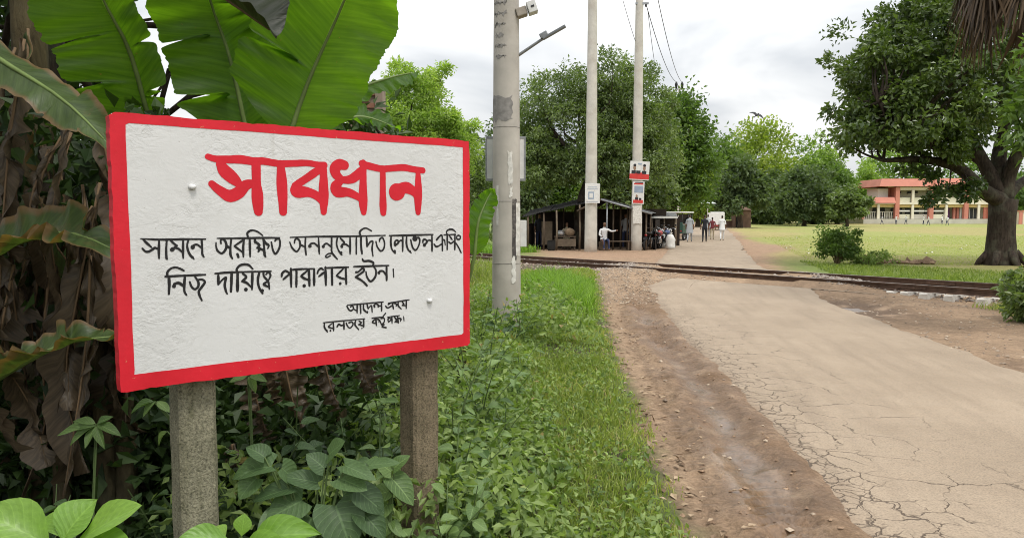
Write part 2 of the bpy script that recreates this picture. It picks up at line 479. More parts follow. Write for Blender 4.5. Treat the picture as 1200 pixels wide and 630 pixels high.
C_DIRT = np.array([0.30, 0.205, 0.130]); C_PALE = np.array([0.375, 0.262, 0.170]); C_MUD = np.array([0.225, 0.140, 0.082])
C_ORG = np.array([0.335, 0.218, 0.140]); C_SOIL = np.array([0.075, 0.06, 0.035]); C_TURF = np.array([0.12, 0.16, 0.04])
C_FLD = np.array([0.27, 0.295, 0.080]); C_STRAW = np.array([0.34, 0.28, 0.115]); C_GRN = np.array([0.14, 0.20, 0.04])
def lerp(a, b, f): return a * (1 - f[:, None]) + b * f[:, None]
def ground_col(x, y):
    n = len(x); s, t = rail_st(x, y)
    el, er, g = road_l(y), road_r(y), np.interp(y, EY, GX)
    d, r = el - x, x - er
    near = (s < -0.9).astype(float)
    f1, f2 = fbm(x * 0.9, y * 0.9, 71), fbm(x * 4, y * 4, 73)
    c = lerp(np.tile(C_DIRT, (n, 1)), C_PALE, sstep(0.35, 0.7, f1))
    # mud strip hugging the broken asphalt edge
    mud = sstep(-0.3, 0.02, d) * (1 - sstep(0.42, 0.66, d + 0.35 * (f2 - 0.5))) * near * sstep(0.18, 0.40, f1 + 0.15) * (1 - sstep(13, 17, y))
    dryr = sstep(0.55, 0.72, fbm(x * 7, y * 5, 21, 4)) * 0.6
    c = lerp(c, C_MUD * 0.9, mud * (0.95 - dryr))
    # right shoulder: damp stains round the hollow and beside the asphalt
    st = np.exp(-(((x - 5.7) / 0.75) ** 2 + ((y - 12.4) / 1.25) ** 2)) * 1.7 + 0.9 * np.exp(-((r - 0.15) / 0.28) ** 2) * sstep(0.48, 0.66, f1) * (y < 12)
    c = lerp(c, C_MUD * 0.62, np.clip(st, 0, 1) * near * sstep(0.28, 0.5, f2 + 0.1))
    # far side: orange earth round the stalls and along the road
    c = lerp(c, C_ORG, (s > 1.0) * (0.35 + 0.65 * sstep(0.4, 0.6, f1)) * (1 - sstep(60, 80, y)))
    # grass verge
    vg = sstep(-0.10, 0.15, g - x + 0.25 * (f2 - 0.5)) * near
    c = lerp(c, lerp(np.tile(C_SOIL, (n, 1)), C_TURF * 0.7, sstep(0.35, 0.65, f2)), vg)
    lft = sstep(1.0, 2.0, g - x) * (s < 3)
    c = lerp(c, C_SOIL, lft * near)
    # ground left of the stalls beyond the track
    wl = sstep(0.5, 2.5, 2.4 - x) * (s > 1.5)
    c = lerp(c, C_GRN, wl)
    # playing field
    edge = r - 0.15 - 1.7 * np.exp(-((y - 38) / 7) ** 2) - 1.4 * (fbm(x * 0.3, y * 0.3, 81) - 0.5)
    wf = sstep(0.0, 1.1, edge) * (s > 1.3)
    fc = lerp(np.tile(C_FLD, (n, 1)), C_STRAW, sstep(0.42, 0.66, fbm(x * 0.10, y * 0.06, 83)) * 0.8)
    fc = lerp(fc, C_GRN, (1 - sstep(4, 11, s + 6 * (fbm(x * 0.25, y * 0.25, 85) - 0.5))) * 0.85)
    c = lerp(c, fc, wf)
    c = lerp(c, C_FLD * 0.8, (y > 150).astype(float))
    # near right, past the shoulder: grass
    wr = sstep(2.6, 3.4, r + 0.8 * (f1 - 0.5)) * near
    c = lerp(c, C_TURF * 0.8, wr)
    wet = np.clip(mud * sstep(0.32, 0.62, fbm(x * 2.5 + 9, y * 1.3, 91)) * 1.0 + np.clip(st, 0, 1) * near * 0.7, 0, 1)
    damp = np.exp(-(((x - 1.40) / 0.16) ** 2 + ((y - 4.5) / 0.40) ** 2)) + 0.7 * np.exp(-(((x - 1.28) / 0.10) ** 2 + ((y - 3.9) / 0.3) ** 2))
    trk = (np.exp(-((d - 0.26) / 0.10) ** 2) + 0.6 * np.exp(-((d - 0.62) / 0.05) ** 2)) * near * sstep(0.36, 0.58, fbm(x * 1.5 + 3, y * 0.8, 93)) * (1 - sstep(10, 14, y))
    wet = np.clip(wet * 0.5 + damp * 1.15 + trk * 0.55, 0, 1)
    c = lerp(c, C_MUD * 0.66, np.clip(damp * 0.6 + trk * 0.75, 0, 0.9))
    return {"Col": np.concatenate([c, np.ones((n, 1))], 1), "wet": wet}

def m_ground():
    t = NT('earth_and_turf'); c = t.coord()
    a = t.n("ShaderNodeAttribute", attribute_name="Col").outputs["Color"]
    w = t.n("ShaderNodeAttribute", attribute_name="wet").outputs["Fac"]
    n1 = t.noise(c, 3.0, 8, 0.62); n2 = t.noise(c, 55.0, 4, 0.7); n3 = t.noise(c, 240.0, 2, 0.6); n4 = t.noise(c, 15.0, 6, 0.7, 0.5)
    col = t.mix(1.0, a, t.ramp(n1, [(0.3, (0.80, 0.79, 0.78)), (0.7, (1.18, 1.17, 1.15))]), 'MULTIPLY')
    col = t.mix(1.0, col, t.ramp(n2, [(0.3, (0.70, 0.69, 0.68)), (0.55, (1.02, 1.02, 1.02)), (0.75, (1.25, 1.24, 1.22))]), 'MULTIPLY')
    col = t.mix(1.0, col, t.ramp(n4, [(0.32, (0.72, 0.70, 0.68)), (0.52, (1.0, 1.0, 1.0)), (0.72, (1.25, 1.24, 1.22))]), 'MULTIPLY')
    rough = t.mr(t.math('ADD', w, t.math('MULTIPLY', t.math('SUBTRACT', n2, 0.5), 0.5)), 0.15, 0.95, 0.95, 0.13)
    h = t.math('ADD', t.math('MULTIPLY', n2, 1.0), t.math('ADD', t.math('MULTIPLY', n3, 0.35), t.math('MULTIPLY', n4, 1.6)))
    bs = t.mr(w, 0.5, 1.0, 0.75, 0.14)
    return t.done(t.bsdf(col, rough, t.bump(h, bs, 0.022), 0.4))
M['ground'] = m_ground()
gx = axis((-900, -120, 60), (-120, -20, 5), (-20, -4, 0.8), (-4, 0.55, 0.13), (0.55, 2.3, 0.025), (2.3, 7, 0.12), (7, 30, 0.55), (30, 130, 4), (130, 1000, 60))
gy = axis((-40, -4, 4), (-4, 2.6, 0.3), (2.6, 7.5, 0.025), (7.5, 12, 0.05), (12, 20, 0.12), (20, 30, 0.25), (30, 70, 0.8), (70, 200, 4), (200, 1600, 70))
ground = link_mesh("ground", grid_mesh("ground", gx, gy, ground_h, ground_col), M['ground'])
props(ground, kind="structure")

# ------------------------------------------------------------------ asphalt
def m_road():
    t = NT('dusty_cracked_asphalt'); c = t.coord()
    de = t.n("ShaderNodeAttribute", attribute_name="dedge").outputs["Fac"]
    yy = t.n("ShaderNodeAttribute", attribute_name="near").outputs["Fac"]
    warp = t.n("ShaderNodeTexNoise"); t.set(warp, Vector=c, Scale=2.6, Detail=5, Roughness=0.6)
    vm = t.n("ShaderNodeVectorMath", operation='MULTIPLY_ADD')
    t.l(warp.outputs["Color"], vm.inputs[0]); vm.inputs[1].default_value = (0.36, 0.36, 0.0); t.l(c, vm.inputs[2])
    def vor(scale):
        q = t.n("ShaderNodeTexVoronoi", feature='DISTANCE_TO_EDGE'); q.voronoi_dimensions = '2D'
        t.set(q, Vector=vm.outputs[0], Scale=scale, Randomness=1.0); return q.outputs["Distance"]
    big, small, mid = vor(1.9), vor(9.0), vor(4.2)
    nm = t.noise(c, 1.7, 4); nb = t.noise(c, 7, 4, 0.6)
    wd = t.mr(nb, 0.35, 0.7, 0.3, 1.6)
    def line(dist, thick): return t.mr(t.math('DIVIDE', dist, wd), thick, thick * 0.3)
    dm = t.math('ADD', de, t.math('MULTIPLY', t.math('SUBTRACT', nm, 0.5), 0.7))
    k_small = t.math('MULTIPLY', line(small, 0.06), t.mr(dm, 0.32, 0.18))
    k_mid = t.math('MULTIPLY', line(mid, 0.028), t.mr(t.math('ADD', dm, t.math('MULTIPLY', t.math('SUBTRACT', t.noise(c, 3.1, 3), 0.5), 0.9)), 0.62, 0.42))
    brk = t.mr(t.noise(c, 2.3, 3), 0.42, 0.52)
    k_big = t.math('MULTIPLY', t.math('MULTIPLY', line(big, 0.011), brk), t.mr(dm, 1.35, 1.0))
    crack = t.math('MULTIPLY', t.math('MAXIMUM', t.math('MAXIMUM', k_small, k_mid), k_big), yy)
    n1 = t.noise(c, 0.8, 6, 0.6); n2 = t.noise(c, 90, 3, 0.7); n3 = t.noise(c, 9, 6, 0.7)
    mr_ = t.n("ShaderNodeMapping"); mr_.inputs["Rotation"].default_value = (0, 0, 0.12); t.l(c, mr_.inputs[0])
    mp = t.n("ShaderNodeMapping"); mp.inputs["Scale"].default_value = (2.2, 0.22, 1); t.l(mr_.outputs[0], mp.inputs[0])
    strk = t.noise(mp.outputs[0], 2.4, 5, 0.6)
    col = t.ramp(n1, [(0.3, (0.275, 0.212, 0.150)), (0.7, (0.345, 0.270, 0.195))])
    col = t.mix(t.mr(strk, 0.46, 0.70, 0, 0.55), col, (0.225, 0.172, 0.122))
    col = t.mix(t.mr(n3, 0.5, 0.75, 0, 0.3), col, (0.37, 0.285, 0.20))
    blot = t.noise(c, 1.15, 5, 0.7, 0.6)
    col = t.mix(t.mr(blot, 0.56, 0.70, 0, 0.32), col, (0.20, 0.148, 0.102))
    col = t.mix(1.0, col, t.ramp(n2, [(0.3, (0.68, 0.68, 0.68)), (0.5, (1.0, 1.0, 1.0)), (0.7, (1.22, 1.22, 1.21))]), 'MULTIPLY')
    col = t.mix(t.mr(dm, 0.20, 0.0, 0, 0.7), col, (0.22, 0.155, 0.105))
    col = t.mix(t.math('MULTIPLY', crack, 0.9), col, (0.085, 0.06, 0.042))
    h = t.math('SUBTRACT', t.math('ADD', t.math('MULTIPLY', n2, 0.12), t.math('MULTIPLY', n3, 0.15)), crack)
    return t.done(t.bsdf(col, t.mr(n3, 0.3, 0.7, 0.68, 0.9), t.bump(h, 0.7, 0.012), 0.3))
M['road'] = m_road()
def road_sheet(name, y0, y1, s_end, st, side, label):
    ys = np.arange(y0, y1 + st, st)
    nx = 46
    V, dd, nn = [], [], []
    for y in ys:
        a = float(road_l(y)); b = float(road_r(y))
        jit = -0.03
        jit2 = 0.5 * (float(fbm(y * 0.6, 8.3, 105)) - 0.5) + 0.12 * (float(fbm(y * 4, 2.1, 107)) - 0.5)
        a += jit; b += jit2
        for k in range(nx):
            u = k / (nx - 1); u2 = u ** 1.5 if side < 0 else u
            x = a + (b - a) * u2
            V.append((x, y)); dd.append(x - a); nn.append(1.0 if y < 8 else max(0.0, 1 - (y - 8) / 8.0))
    V = np.array(V)
    # stop short of the track along a ragged line
    s, t_ = rail_st(V[:, 0], V[:, 1])
    lim = s_end + 0.45 * (fbm(t_ * 0.7, 0.5, 111) - 0.5) + 0.12 * (fbm(t_ * 4, 0.5, 113) - 0.5)
    if side < 0:
        corner = np.clip(0.95 - np.array(dd), 0, 1) ** 2 * 1.6
        over = np.maximum(0, s - (lim - corner))
        V[:, 1] -= over / RN[1]
    else:
        over = np.maximum(0, lim - s)
        V[:, 1] += over / RN[1]
    z = base_h(V[:, 0], V[:, 1]) + 0.008
    V3 = np.column_stack([V, z])
    ny = len(ys); i = np.arange(nx * ny).reshape(ny, nx)
    F = np.stack([i[:-1, :-1], i[:-1, 1:], i[1:, 1:], i[1:, :-1]], -1).reshape(-1, 4)
    # drop collapsed quads
    P = V3[F]; ar = np.linalg.norm(np.cross(P[:, 2] - P[:, 0], P[:, 3] - P[:, 1]), axis=1)
    F = F[ar > 1e-5]
    o = link_mesh(name, fast_mesh(name, V3, F, {"dedge": np.array(dd), "near": np.array(nn)}, True), M['road'])
    props(o, label, None, None, "structure")
    return o
road_sheet("road", -5.0, 20.0, -1.75, 0.12, -1, "dusty cracked asphalt lane in front of the railway track")
road_sheet("road", 20.0, 170.0, 1.5, 0.5, 1, "pale earthy road running away beyond the railway track")

# ------------------------------------------------------------------ water standing in the ruts
def m_water():
    t = NT('muddy_puddle_water'); c = t.coord()
    n = t.noise(c, 30, 2)
    return t.done(t.bsdf((0.14, 0.095, 0.065), 0.22, t.bump(n, 0.10, 0.003), 0.4))
M['water'] = m_water()
def puddle(cx, cy, rx, ry, z):
    m = MB(); n = 26
    P = [(cx + rx * math.cos(2 * PI * k / n), cy + ry * math.sin(2 * PI * k / n), z) for k in range(n)]
    m.add([(cx, cy, z)] + P, [(0, 1 + k, 1 + (k + 1) % n) for k in range(n)])
    o = m.build("puddle", M['water']); props(o, None, None, None, "structure"); return o
def _low(cx, cy, rx, ry, frac):
    X, Y = np.meshgrid(np.linspace(cx - rx, cx + rx, 60), np.linspace(cy - ry, cy + ry, 80))
    return float(np.quantile(ground_h(X, Y), frac))
puddle(5.72, 12.6, 0.42, 0.62, _low(5.72, 12.6, 0.4, 0.6, 0.42))

# ------------------------------------------------------------------ railway
M['rail'] = m_plain('rusty_rail_steel', (0.105, 0.062, 0.042), 0.75, 0.4, 9, 0.3, 60, metal=0.3)
M['rail_top'] = m_plain('worn_rail_head', (0.50, 0.45, 0.41), 0.33, 0.25, 12, 0.1, 60, metal=0.85)
M['concrete_white'] = m_plain('pale_concrete', (0.60, 0.56, 0.50), 0.85, 0.25, 8, 0.3, 60, dirt=(0.32, 0.25, 0.18))
M['ballast'] = m_plain('ballast_stone', (0.30, 0.25, 0.21), 0.9, 0.5, 4, 0.4, 70)
def rp(t, s, z): return Vector((RP0[0] + RD[0] * t + RN[0] * s, RP0[1] + RD[1] * t + RN[1] * s, z))
T0, T1 = -36, 27
track = thing("railway_track", "rusty steel railway track crossing the road on pale sleepers", "railway", rp(0, 0, 0))
RTOP = 0.215
prof = [(-0.062, 0), (0.062, 0), (0.062, 0.012), (0.012, 0.03), (0.012, 0.095), (0.034, 0.102), (0.034, 0.132), (-0.034, 0.132), (-0.034, 0.102), (-0.012, 0.095), (-0.012, 0.03), (-0.062, 0.012)]
for sd in (-1, 1):
    m = MB(); n = len(prof); N = 40
    for i in range(N + 1):
        t_ = T0 + (T1 - T0) * i / N
        m.v += [tuple(rp(t_, sd * GAUGE / 2 + a, RTOP - 0.132 + b)) for a, b in prof]
    for i in range(N):
        for k in range(n):
            m.f.append((i * n + k, i * n + (k + 1) % n, (i + 1) * n + (k + 1) % n, (i + 1) * n + k)); m.mi.append(1 if k == 6 else 0); m.sm.append(False)
    o = m.build("rail", [M['rail'], M['rail_top']], track)
    for t_ in (-9.5, 2.5, 12.9):       # fishplate joints with bolts
        pj = MB(); pj.box(rp(t_, sd * (GAUGE / 2) - 0.026, RTOP - 0.07), (0.55, 0.022, 0.06), Matrix.Rotation(math.atan2(RD[1], RD[0]), 3, 'Z'))
        for q in (-0.2, -0.07, 0.07, 0.2): pj.blob(rp(t_ + q, sd * (GAUGE / 2) - 0.045, RTOP - 0.07), (0.016, 0.016, 0.016), 6, 4)
        pj.build("joint_bar", M['rail'], o)
# sleepers: one mesh, laid along the line; a few lie unevenly spaced where they show
def sleeper_mesh():
    m = MB()
    L, w, h = 2.14, 0.22, 0.19
    xs = [-L / 2, -L / 2 + 0.03, -0.45, 0.45, L / 2 - 0.03, L / 2]
    hs = [h - 0.02, h, h - 0.035, h - 0.035, h, h - 0.02]; ws = [w - 0.03, w, w - 0.04, w - 0.04, w, w - 0.03]
    V = []
    for x, hh, ww in zip(xs, hs, ws):
        V += [(x, -ww / 2, 0), (x, ww / 2, 0), (x, ww / 2 - 0.03, hh), (x, -ww / 2 + 0.03, hh)]
    F = [(0, 1, 2, 3)]
    for i in range(len(xs) - 1):
        for k in range(4):
            F.append((i * 4 + k, (i + 1) * 4 + k, (i + 1) * 4 + (k + 1) % 4, i * 4 + (k + 1) % 4))
    e = (len(xs) - 1) * 4; F.append((e + 3, e + 2, e + 1, e))
    m.add(V, F); me = m.mesh("sleeper"); me.materials.append(M['concrete_white']); return me
SLM = sleeper_mesh()
ts = [-34 + 0.62 * i for i in range(56)]
shown = []
for px, py in ((998, 337), (1036, 341), (1052, 343), (1073, 345), (1097, 348), (1143, 350)):
    p = at(px, py, 14.0); d_ = p - Vector((0, 0, CAM_H)); k = (0.09 - CAM_H) / d_.z
    q = Vector((0, 0, CAM_H)) + d_ * k
    s_, t_ = rail_st(q.x, q.y); shown.append(float(t_))
ts = [t_ for t_ in ts if t_ < min(shown) - 0.3] + shown + [max(shown) + 0.6 * (i + 1) for i in range(12)]
ang = math.atan2(RN[1], RN[0])
for i, t_ in enumerate(ts):
    o = bpy.data.objects.new("sleeper", SLM); COL.objects.link(o); o.parent = track
    o.location = rp(t_, random.uniform(-0.04, 0.04), RTOP - 0.132 - 0.19 + random.uniform(-0.004, 0.004) - 0.002) - track.location
    o.rotation_euler = (random.uniform(-0.01, 0.01), random.uniform(-0.01, 0.01), ang + random.uniform(-0.03, 0.03))

def stones(name, pts, rmin, rmax, mat, kind="stuff", label=None, flat=0.7):
    """loose stones: jittered low octahedra, one mesh"""
    base = np.array([[1, 0, 0], [-1, 0, 0], [0, 1, 0], [0, -1, 0], [0, 0, 1], [0, 0, -1.]])
    fc = np.array([[0, 2, 4], [2, 1, 4], [1, 3, 4], [3, 0, 4], [2, 0, 5], [1, 2, 5], [3, 1, 5], [0, 3, 5]])
    n = len(pts); pts = np.asarray(pts)
    a = RNG.uniform(0, 2 * PI, n); r = rmin + (rmax - rmin) * RNG.random(n) ** 2.2
    V = base[None] * RNG.uniform(0.6, 1.25, (n, 6, 3)) + RNG.uniform(-0.25, 0.25, (n, 6, 3))
    V[:, :, 2] *= flat
    c, s = np.cos(a)[:, None], np.sin(a)[:, None]
    X = V[:, :, 0] * c - V[:, :, 1] * s; Y = V[:, :, 0] * s + V[:, :, 1] * c
    V = np.stack([X, Y, V[:, :, 2]], -1) * r[:, None, None] + pts[:, None, :]
    F = (fc[None] + (np.arange(n) * 6)[:, None, None]).reshape(-1, 3)
    o = link_mesh(name, fast_mesh(name, V.reshape(-1, 3), F, {"v": np.repeat(RNG.random(n), 6)}), mat)
    return props(o, label, None, None, kind)
def m_stone(name, a, b):
    t = NT(name); r = t.n("ShaderNodeAttribute", attribute_name="v").outputs["Fac"]
    col = t.ramp(r, [(0, a), (1, b)])
    n = t.noise(t.coord(), 60, 3)
    return t.done(t.bsdf(t.mix(1.0, col, t.ramp(n, [(0.3, (0.75, 0.75, 0.75)), (0.7, (1.15, 1.15, 1.15))]), 'MULTIPLY'), 0.9, t.bump(n, 0.4, 0.01), 0.2))
M['stone_mix'] = m_stone('loose_gravel', (0.22, 0.17, 0.13), (0.50, 0.40, 0.30))
M['stone_grey'] = m_stone('track_ballast', (0.16, 0.13, 0.11), (0.42, 0.36, 0.31))
M['clod'] = m_stone('earth_clod', (0.20, 0.13, 0.085), (0.38, 0.26, 0.17))
tt = RNG.uniform(-32, 24, 16000); ss = RNG.normal(0, 0.85, 16000)
xx, yy = RP0[0] + RD[0] * tt + RN[0] * ss, RP0[1] + RD[1] * tt + RN[1] * ss
mid = (road_l(yy) + road_r(yy)) / 2
off = np.abs(xx - mid) > 2.1
keep = ((off & (np.abs(ss) < 1.9)) | (RNG.random(16000) < 0.10)) & ~((tt > 7.5) & (ss < -0.95))
stones("track_ballast", np.column_stack([xx, yy, ground_h(xx, yy) + 0.005])[keep], 0.02, 0.06, M['stone_grey'], label="grey stone ballast scattered along the railway track")
# gravel apron before the near rail and pebbles along both shoulders
n = 9000
yy = RNG.uniform(3.0, 22, n); xx = road_l(yy) - RNG.uniform(-0.05, 0.95, n) * np.where(yy > 13, 1.6, 1.0)
k1 = RNG.random(n) < np.where(yy > 13, 0.9, 0.02)
tt = RNG.uniform(-6, 9, n); ss = RNG.uniform(-2.7, -0.85, n)
x2, y2 = RP0[0] + RD[0] * tt + RN[0] * ss, RP0[1] + RD[1] * tt + RN[1] * ss
gp = np.concatenate([np.column_stack([xx, yy])[k1], np.column_stack([x2, y2])[:5500]])
y3 = RNG.uniform(4, 15, 900); x3 = road_r(y3) + RNG.uniform(-0.1, 2.4, 900)
gp = np.concatenate([gp, np.column_stack([x3, y3])])
stones("gravel", np.column_stack([gp, ground_h(gp[:, 0], gp[:, 1]) + 0.004]), 0.006, 0.032, M['stone_mix'], label="loose tan gravel and pebbles on the road shoulders", flat=0.6)
# clods of dried mud thrown up along the wheel track
n = 260
yy = RNG.uniform(2.9, 12, n); xx = road_l(yy) - np.where(RNG.random(n) < 0.6, RNG.normal(0.5, 0.12, n), RNG.normal(0.1, 0.07, n))
stones("mud_clods", np.column_stack([xx, yy, ground_h(xx, yy) + 0.003]), 0.004, 0.022, M['clod'], label="small mud clods thrown up along the wheel ruts", flat=0.55)
# earth thrown up at the field's edge
pts = []
for px in range(1032, 1096, 3):
    p = at(px + random.uniform(-2, 2), 307 + random.uniform(-2, 2), 24.5 + random.uniform(-0.4, 0.4)); pts.append((p.x, p.y, float(ground_h(p.x, p.y)) + 0.05))
stones("earth_spoil", pts, 0.12, 0.27, M['clod'], label="low heap of dug brown earth at the field edge")
# ================================================================== the warning sign
SB = np.array([-1.2665, 2.4]); SE = np.array([-0.1895, 3.3])
SW = float(np.linalg.norm(SE - SB)); SD = (SE - SB) / SW; SN = np.array([SD[1], -SD[0]])
SZ0, SH = 0.94, 0.889
def sg(s, z, dep=0.0):
    return (SB[0] + SD[0] * s + SN[0] * dep, SB[1] + SD[1] * s + SN[1] * dep, SZ0 + z)
def m_board():
    t = NT('whitewashed_plaster'); c = t.coord()
    mp = t.n("ShaderNodeMapping"); mp.inputs["Rotation"].default_value = (0, 0.5, 0); mp.inputs["Scale"].default_value = (1, 1, 1.7); t.l(c, mp.inputs[0])
    n1 = t.noise(mp.outputs[0], 11, 6, 0.6, 0.8); n2 = t.noise(c, 2.0, 5); n3 = t.noise(c, 70, 4, 0.6); n4 = t.noise(c, 26, 5, 0.65, 1.2)
    col = t.ramp(n2, [(0.3, (0.60, 0.60, 0.585)), (0.7, (0.69, 0.69, 0.68))])
    col = t.mix(t.mr(n4, 0.60, 0.74, 0, 0.22), col, (0.56, 0.55, 0.52))
    vr = t.n("ShaderNodeTexVoronoi"); t.set(vr, Vector=c, Scale=17.0)
    pit = t.math('MULTIPLY', t.mr(vr.outputs["Distance"], 0.055, 0.025), t.mr(t.noise(c, 5, 2), 0.55, 0.62))
    col = t.mix(t.math('MULTIPLY', pit, 0.6), col, (0.30, 0.28, 0.25))
    mp2 = t.n("ShaderNodeMapping"); mp2.inputs["Scale"].default_value = (1, 1, 0.06); t.l(c, mp2.inputs[0])
    drip = t.noise(mp2.outputs[0], 26, 4, 0.6)
    col = t.mix(t.mr(drip, 0.60, 0.78, 0, 0.30), col, (0.44, 0.42, 0.37))
    spk = t.noise(c, 95, 2, 0.5)
    col = t.mix(t.mr(spk, 0.72, 0.76, 0, 0.5), col, (0.33, 0.31, 0.27))
    edge = t.math('ABSOLUTE', t.math('SUBTRACT', n1, 0.5))
    trowel = t.mr(edge, 0.0, 0.035, 1.0, 0.0)
    trowel = t.math('MULTIPLY', trowel, t.mr(t.noise(c, 6, 3), 0.45, 0.62))
    col = t.mix(t.math('MULTIPLY', trowel, 0.28), col, (0.46, 0.45, 0.42))
    h = t.math('SUBTRACT', t.math('ADD', t.math('MULTIPLY', n1, 1.6), t.math('ADD', t.math('MULTIPLY', n3, 0.55), t.math('MULTIPLY', n4, 0.9))), t.math('ADD', t.math('MULTIPLY', trowel, 0.35), t.math('MULTIPLY', pit, 0.8)))
    return t.done(t.bsdf(col, 0.55, t.bump(h, t.mr(t.noise(c, 4.5, 5, 0.65), 0.38, 0.64, 0.05, 0.42), 0.008), 0.3))
def m_paint(name, c0, c1, rough=0.45, chip=None):
    t = NT(name); c = t.coord()
    n1 = t.noise(c, 9, 5, 0.6); n3 = t.noise(c, 60, 4, 0.6)
    col = t.ramp(n1, [(0.3, c0), (0.7, c1)])
    if chip:
        n5 = t.noise(c, 55, 5, 0.7)
        col = t.mix(t.mr(n5, 0.66, 0.71), col, chip)
        col = t.mix(t.mr(t.noise(c, 3.5, 5, 0.65), 0.5, 0.75, 0, 0.4), col, tuple(x * 0.62 + 0.012 for x in c1))
    return t.done(t.bsdf(col, rough, t.bump(t.math('ADD', n1, t.math('MULTIPLY', n3, 0.3)), 0.3, 0.006), 0.35))
M['board'] = m_board()
M['red'] = m_paint('red_sign_paint', (0.55, 0.008, 0.020), (0.66, 0.014, 0.030))
M['red_border'] = m_paint('red_border_paint', (0.56, 0.008, 0.020), (0.68, 0.014, 0.030), 0.5, (0.62, 0.22, 0.12))
M['black'] = m_paint('black_sign_paint', (0.008, 0.008, 0.009), (0.018, 0.017, 0.017), 0.5)
def m_post(name, a, b, stain, low):
    t = NT(name); c = t.coord()
    n1 = t.noise(c, 6, 6, 0.65); n2 = t.noise(c, 120, 3, 0.7); n3 = t.noise(c, 34, 4, 0.65)
    mp = t.n("ShaderNodeMapping"); mp.inputs["Scale"].default_value = (1, 1, 0.15); t.l(c, mp.inputs[0])
    n4 = t.noise(mp.outputs[0], 22, 5, 0.6)
    col = t.ramp(n1, [(0.3, a), (0.7, b)])
    col = t.mix(t.mr(n4, 0.48, 0.70, 0, 0.7), col, stain)
    col = t.mix(t.mr(n3, 0.58, 0.68, 0, 0.55), col, low)
    col = t.mix(1.0, col, t.ramp(n2, [(0.32, (0.45, 0.45, 0.45)), (0.5, (1.0, 1.0, 1.0)), (0.7, (1.35, 1.33, 1.3))]), 'MULTIPLY')
    h = t.math('ADD', n2, t.math('MULTIPLY', n3, 1.5))
    return t.done(t.bsdf(col, 0.95, t.bump(h, 0.9, 0.006), 0.15))
M['post'] = m_post('weathered_concrete_post', (0.20, 0.19, 0.130), (0.29, 0.272, 0.19), (0.13, 0.125, 0.075), (0.10, 0.10, 0.055))
M['post_dark'] = m_post('mossy_concrete_post', (0.16, 0.13, 0.085), (0.24, 0.19, 0.125), (0.10, 0.085, 0.053), (0.075, 0.068, 0.04))

sign = thing("warning_sign", "white plastered warning board with red border and painted script on two concrete posts", "sign", (float(SB[0] + SD[0] * SW / 2), float(SB[1] + SD[1] * SW / 2), 0))
def board_h(s, z): return 0.0008 * (fbm(s * 7, z * 7, 131) - 0.5) + 0.0005 * (fbm(s * 24, z * 24, 133) - 0.5)
NU, NV = 90, 58
V = []
us = np.linspace(0, SW, NU); zs = np.linspace(0, SH, NV)
for z in zs:
    for s in us: V.append(sg(s, z, float(board_h(s, z))))
F = [(j * NU + i, j * NU + i + 1, (j + 1) * NU + i + 1, (j + 1) * NU + i) for j in range(NV - 1) for i in range(NU - 1)]
m = MB(); m.add(V, F, 0, True)
B4 = [sg(0.002, 0.002, -0.055), sg(SW - 0.002, 0.002, -0.055), sg(SW - 0.002, SH - 0.002, -0.055), sg(0.002, SH - 0.002, -0.055)]
m.add(B4, [(3, 2, 1, 0)])
m.build("board", M['board'], sign)
# red border: wobbly brushed inner line, chipped outer edge, paint carried round the slab's sides
def loop_pts(inset, wob, seed, n=260):
    out = []
    per = 2 * (SW + SH)
    for k in range(n):
        q = per * k / n
        if q < SW: s, z, sd = q, 0, 0
        elif q < SW + SH: s, z, sd = SW, q - SW, 1
        elif q < 2 * SW + SH: s, z, sd = SW - (q - SW - SH), SH, 2
        else: s, z, sd = 0, SH - (q - 2 * SW - SH), 3
        out.append((s, z, sd, q))
    return out
wl, wr_, wb, wt_ = 0.041, 0.032, 0.049, 0.026
inner, outer, oback = [], [], []
for s, z, sd, q in loop_pts(0, 0, 0):
    j = 0.008 * (float(fbm(q * 9, 0.2, 141)) - 0.5) + 0.007 * (float(fbm(q * 45, 0.2, 143)) - 0.5)
    si = wl + (SW - wl - wr_) * (s / SW); zi = wb + (SH - wb - wt_) * (z / SH)
    ji = 0.007 * (float(fbm(q * 7, 5.2, 145)) - 0.5)
    inner.append(sg(si + (ji if sd in (1, 3) else 0), zi + (ji if sd in (0, 2) else 0), 0.0011))
    so, zo = s, z
    cx_ = (0.004 + j)
    if sd == 0: zo = -cx_
    if sd == 2: zo = SH + cx_
    if sd == 1: so = SW + cx_
    if sd == 3: so = -cx_
    outer.append(sg(so, zo, 0.0010)); oback.append(sg(so, zo, -0.052 + j))
nL = len(inner)
m = MB()
F = []
for k in range(nL):
    k2 = (k + 1) % nL
    F += [(k, nL + k, nL + k2, k2), (nL + k, 2 * nL + k, 2 * nL + k2, nL + k2)]
m.add(inner + outer + oback, [tuple(reversed(f)) for f in F])
m.build("border", M['red_border'], sign)
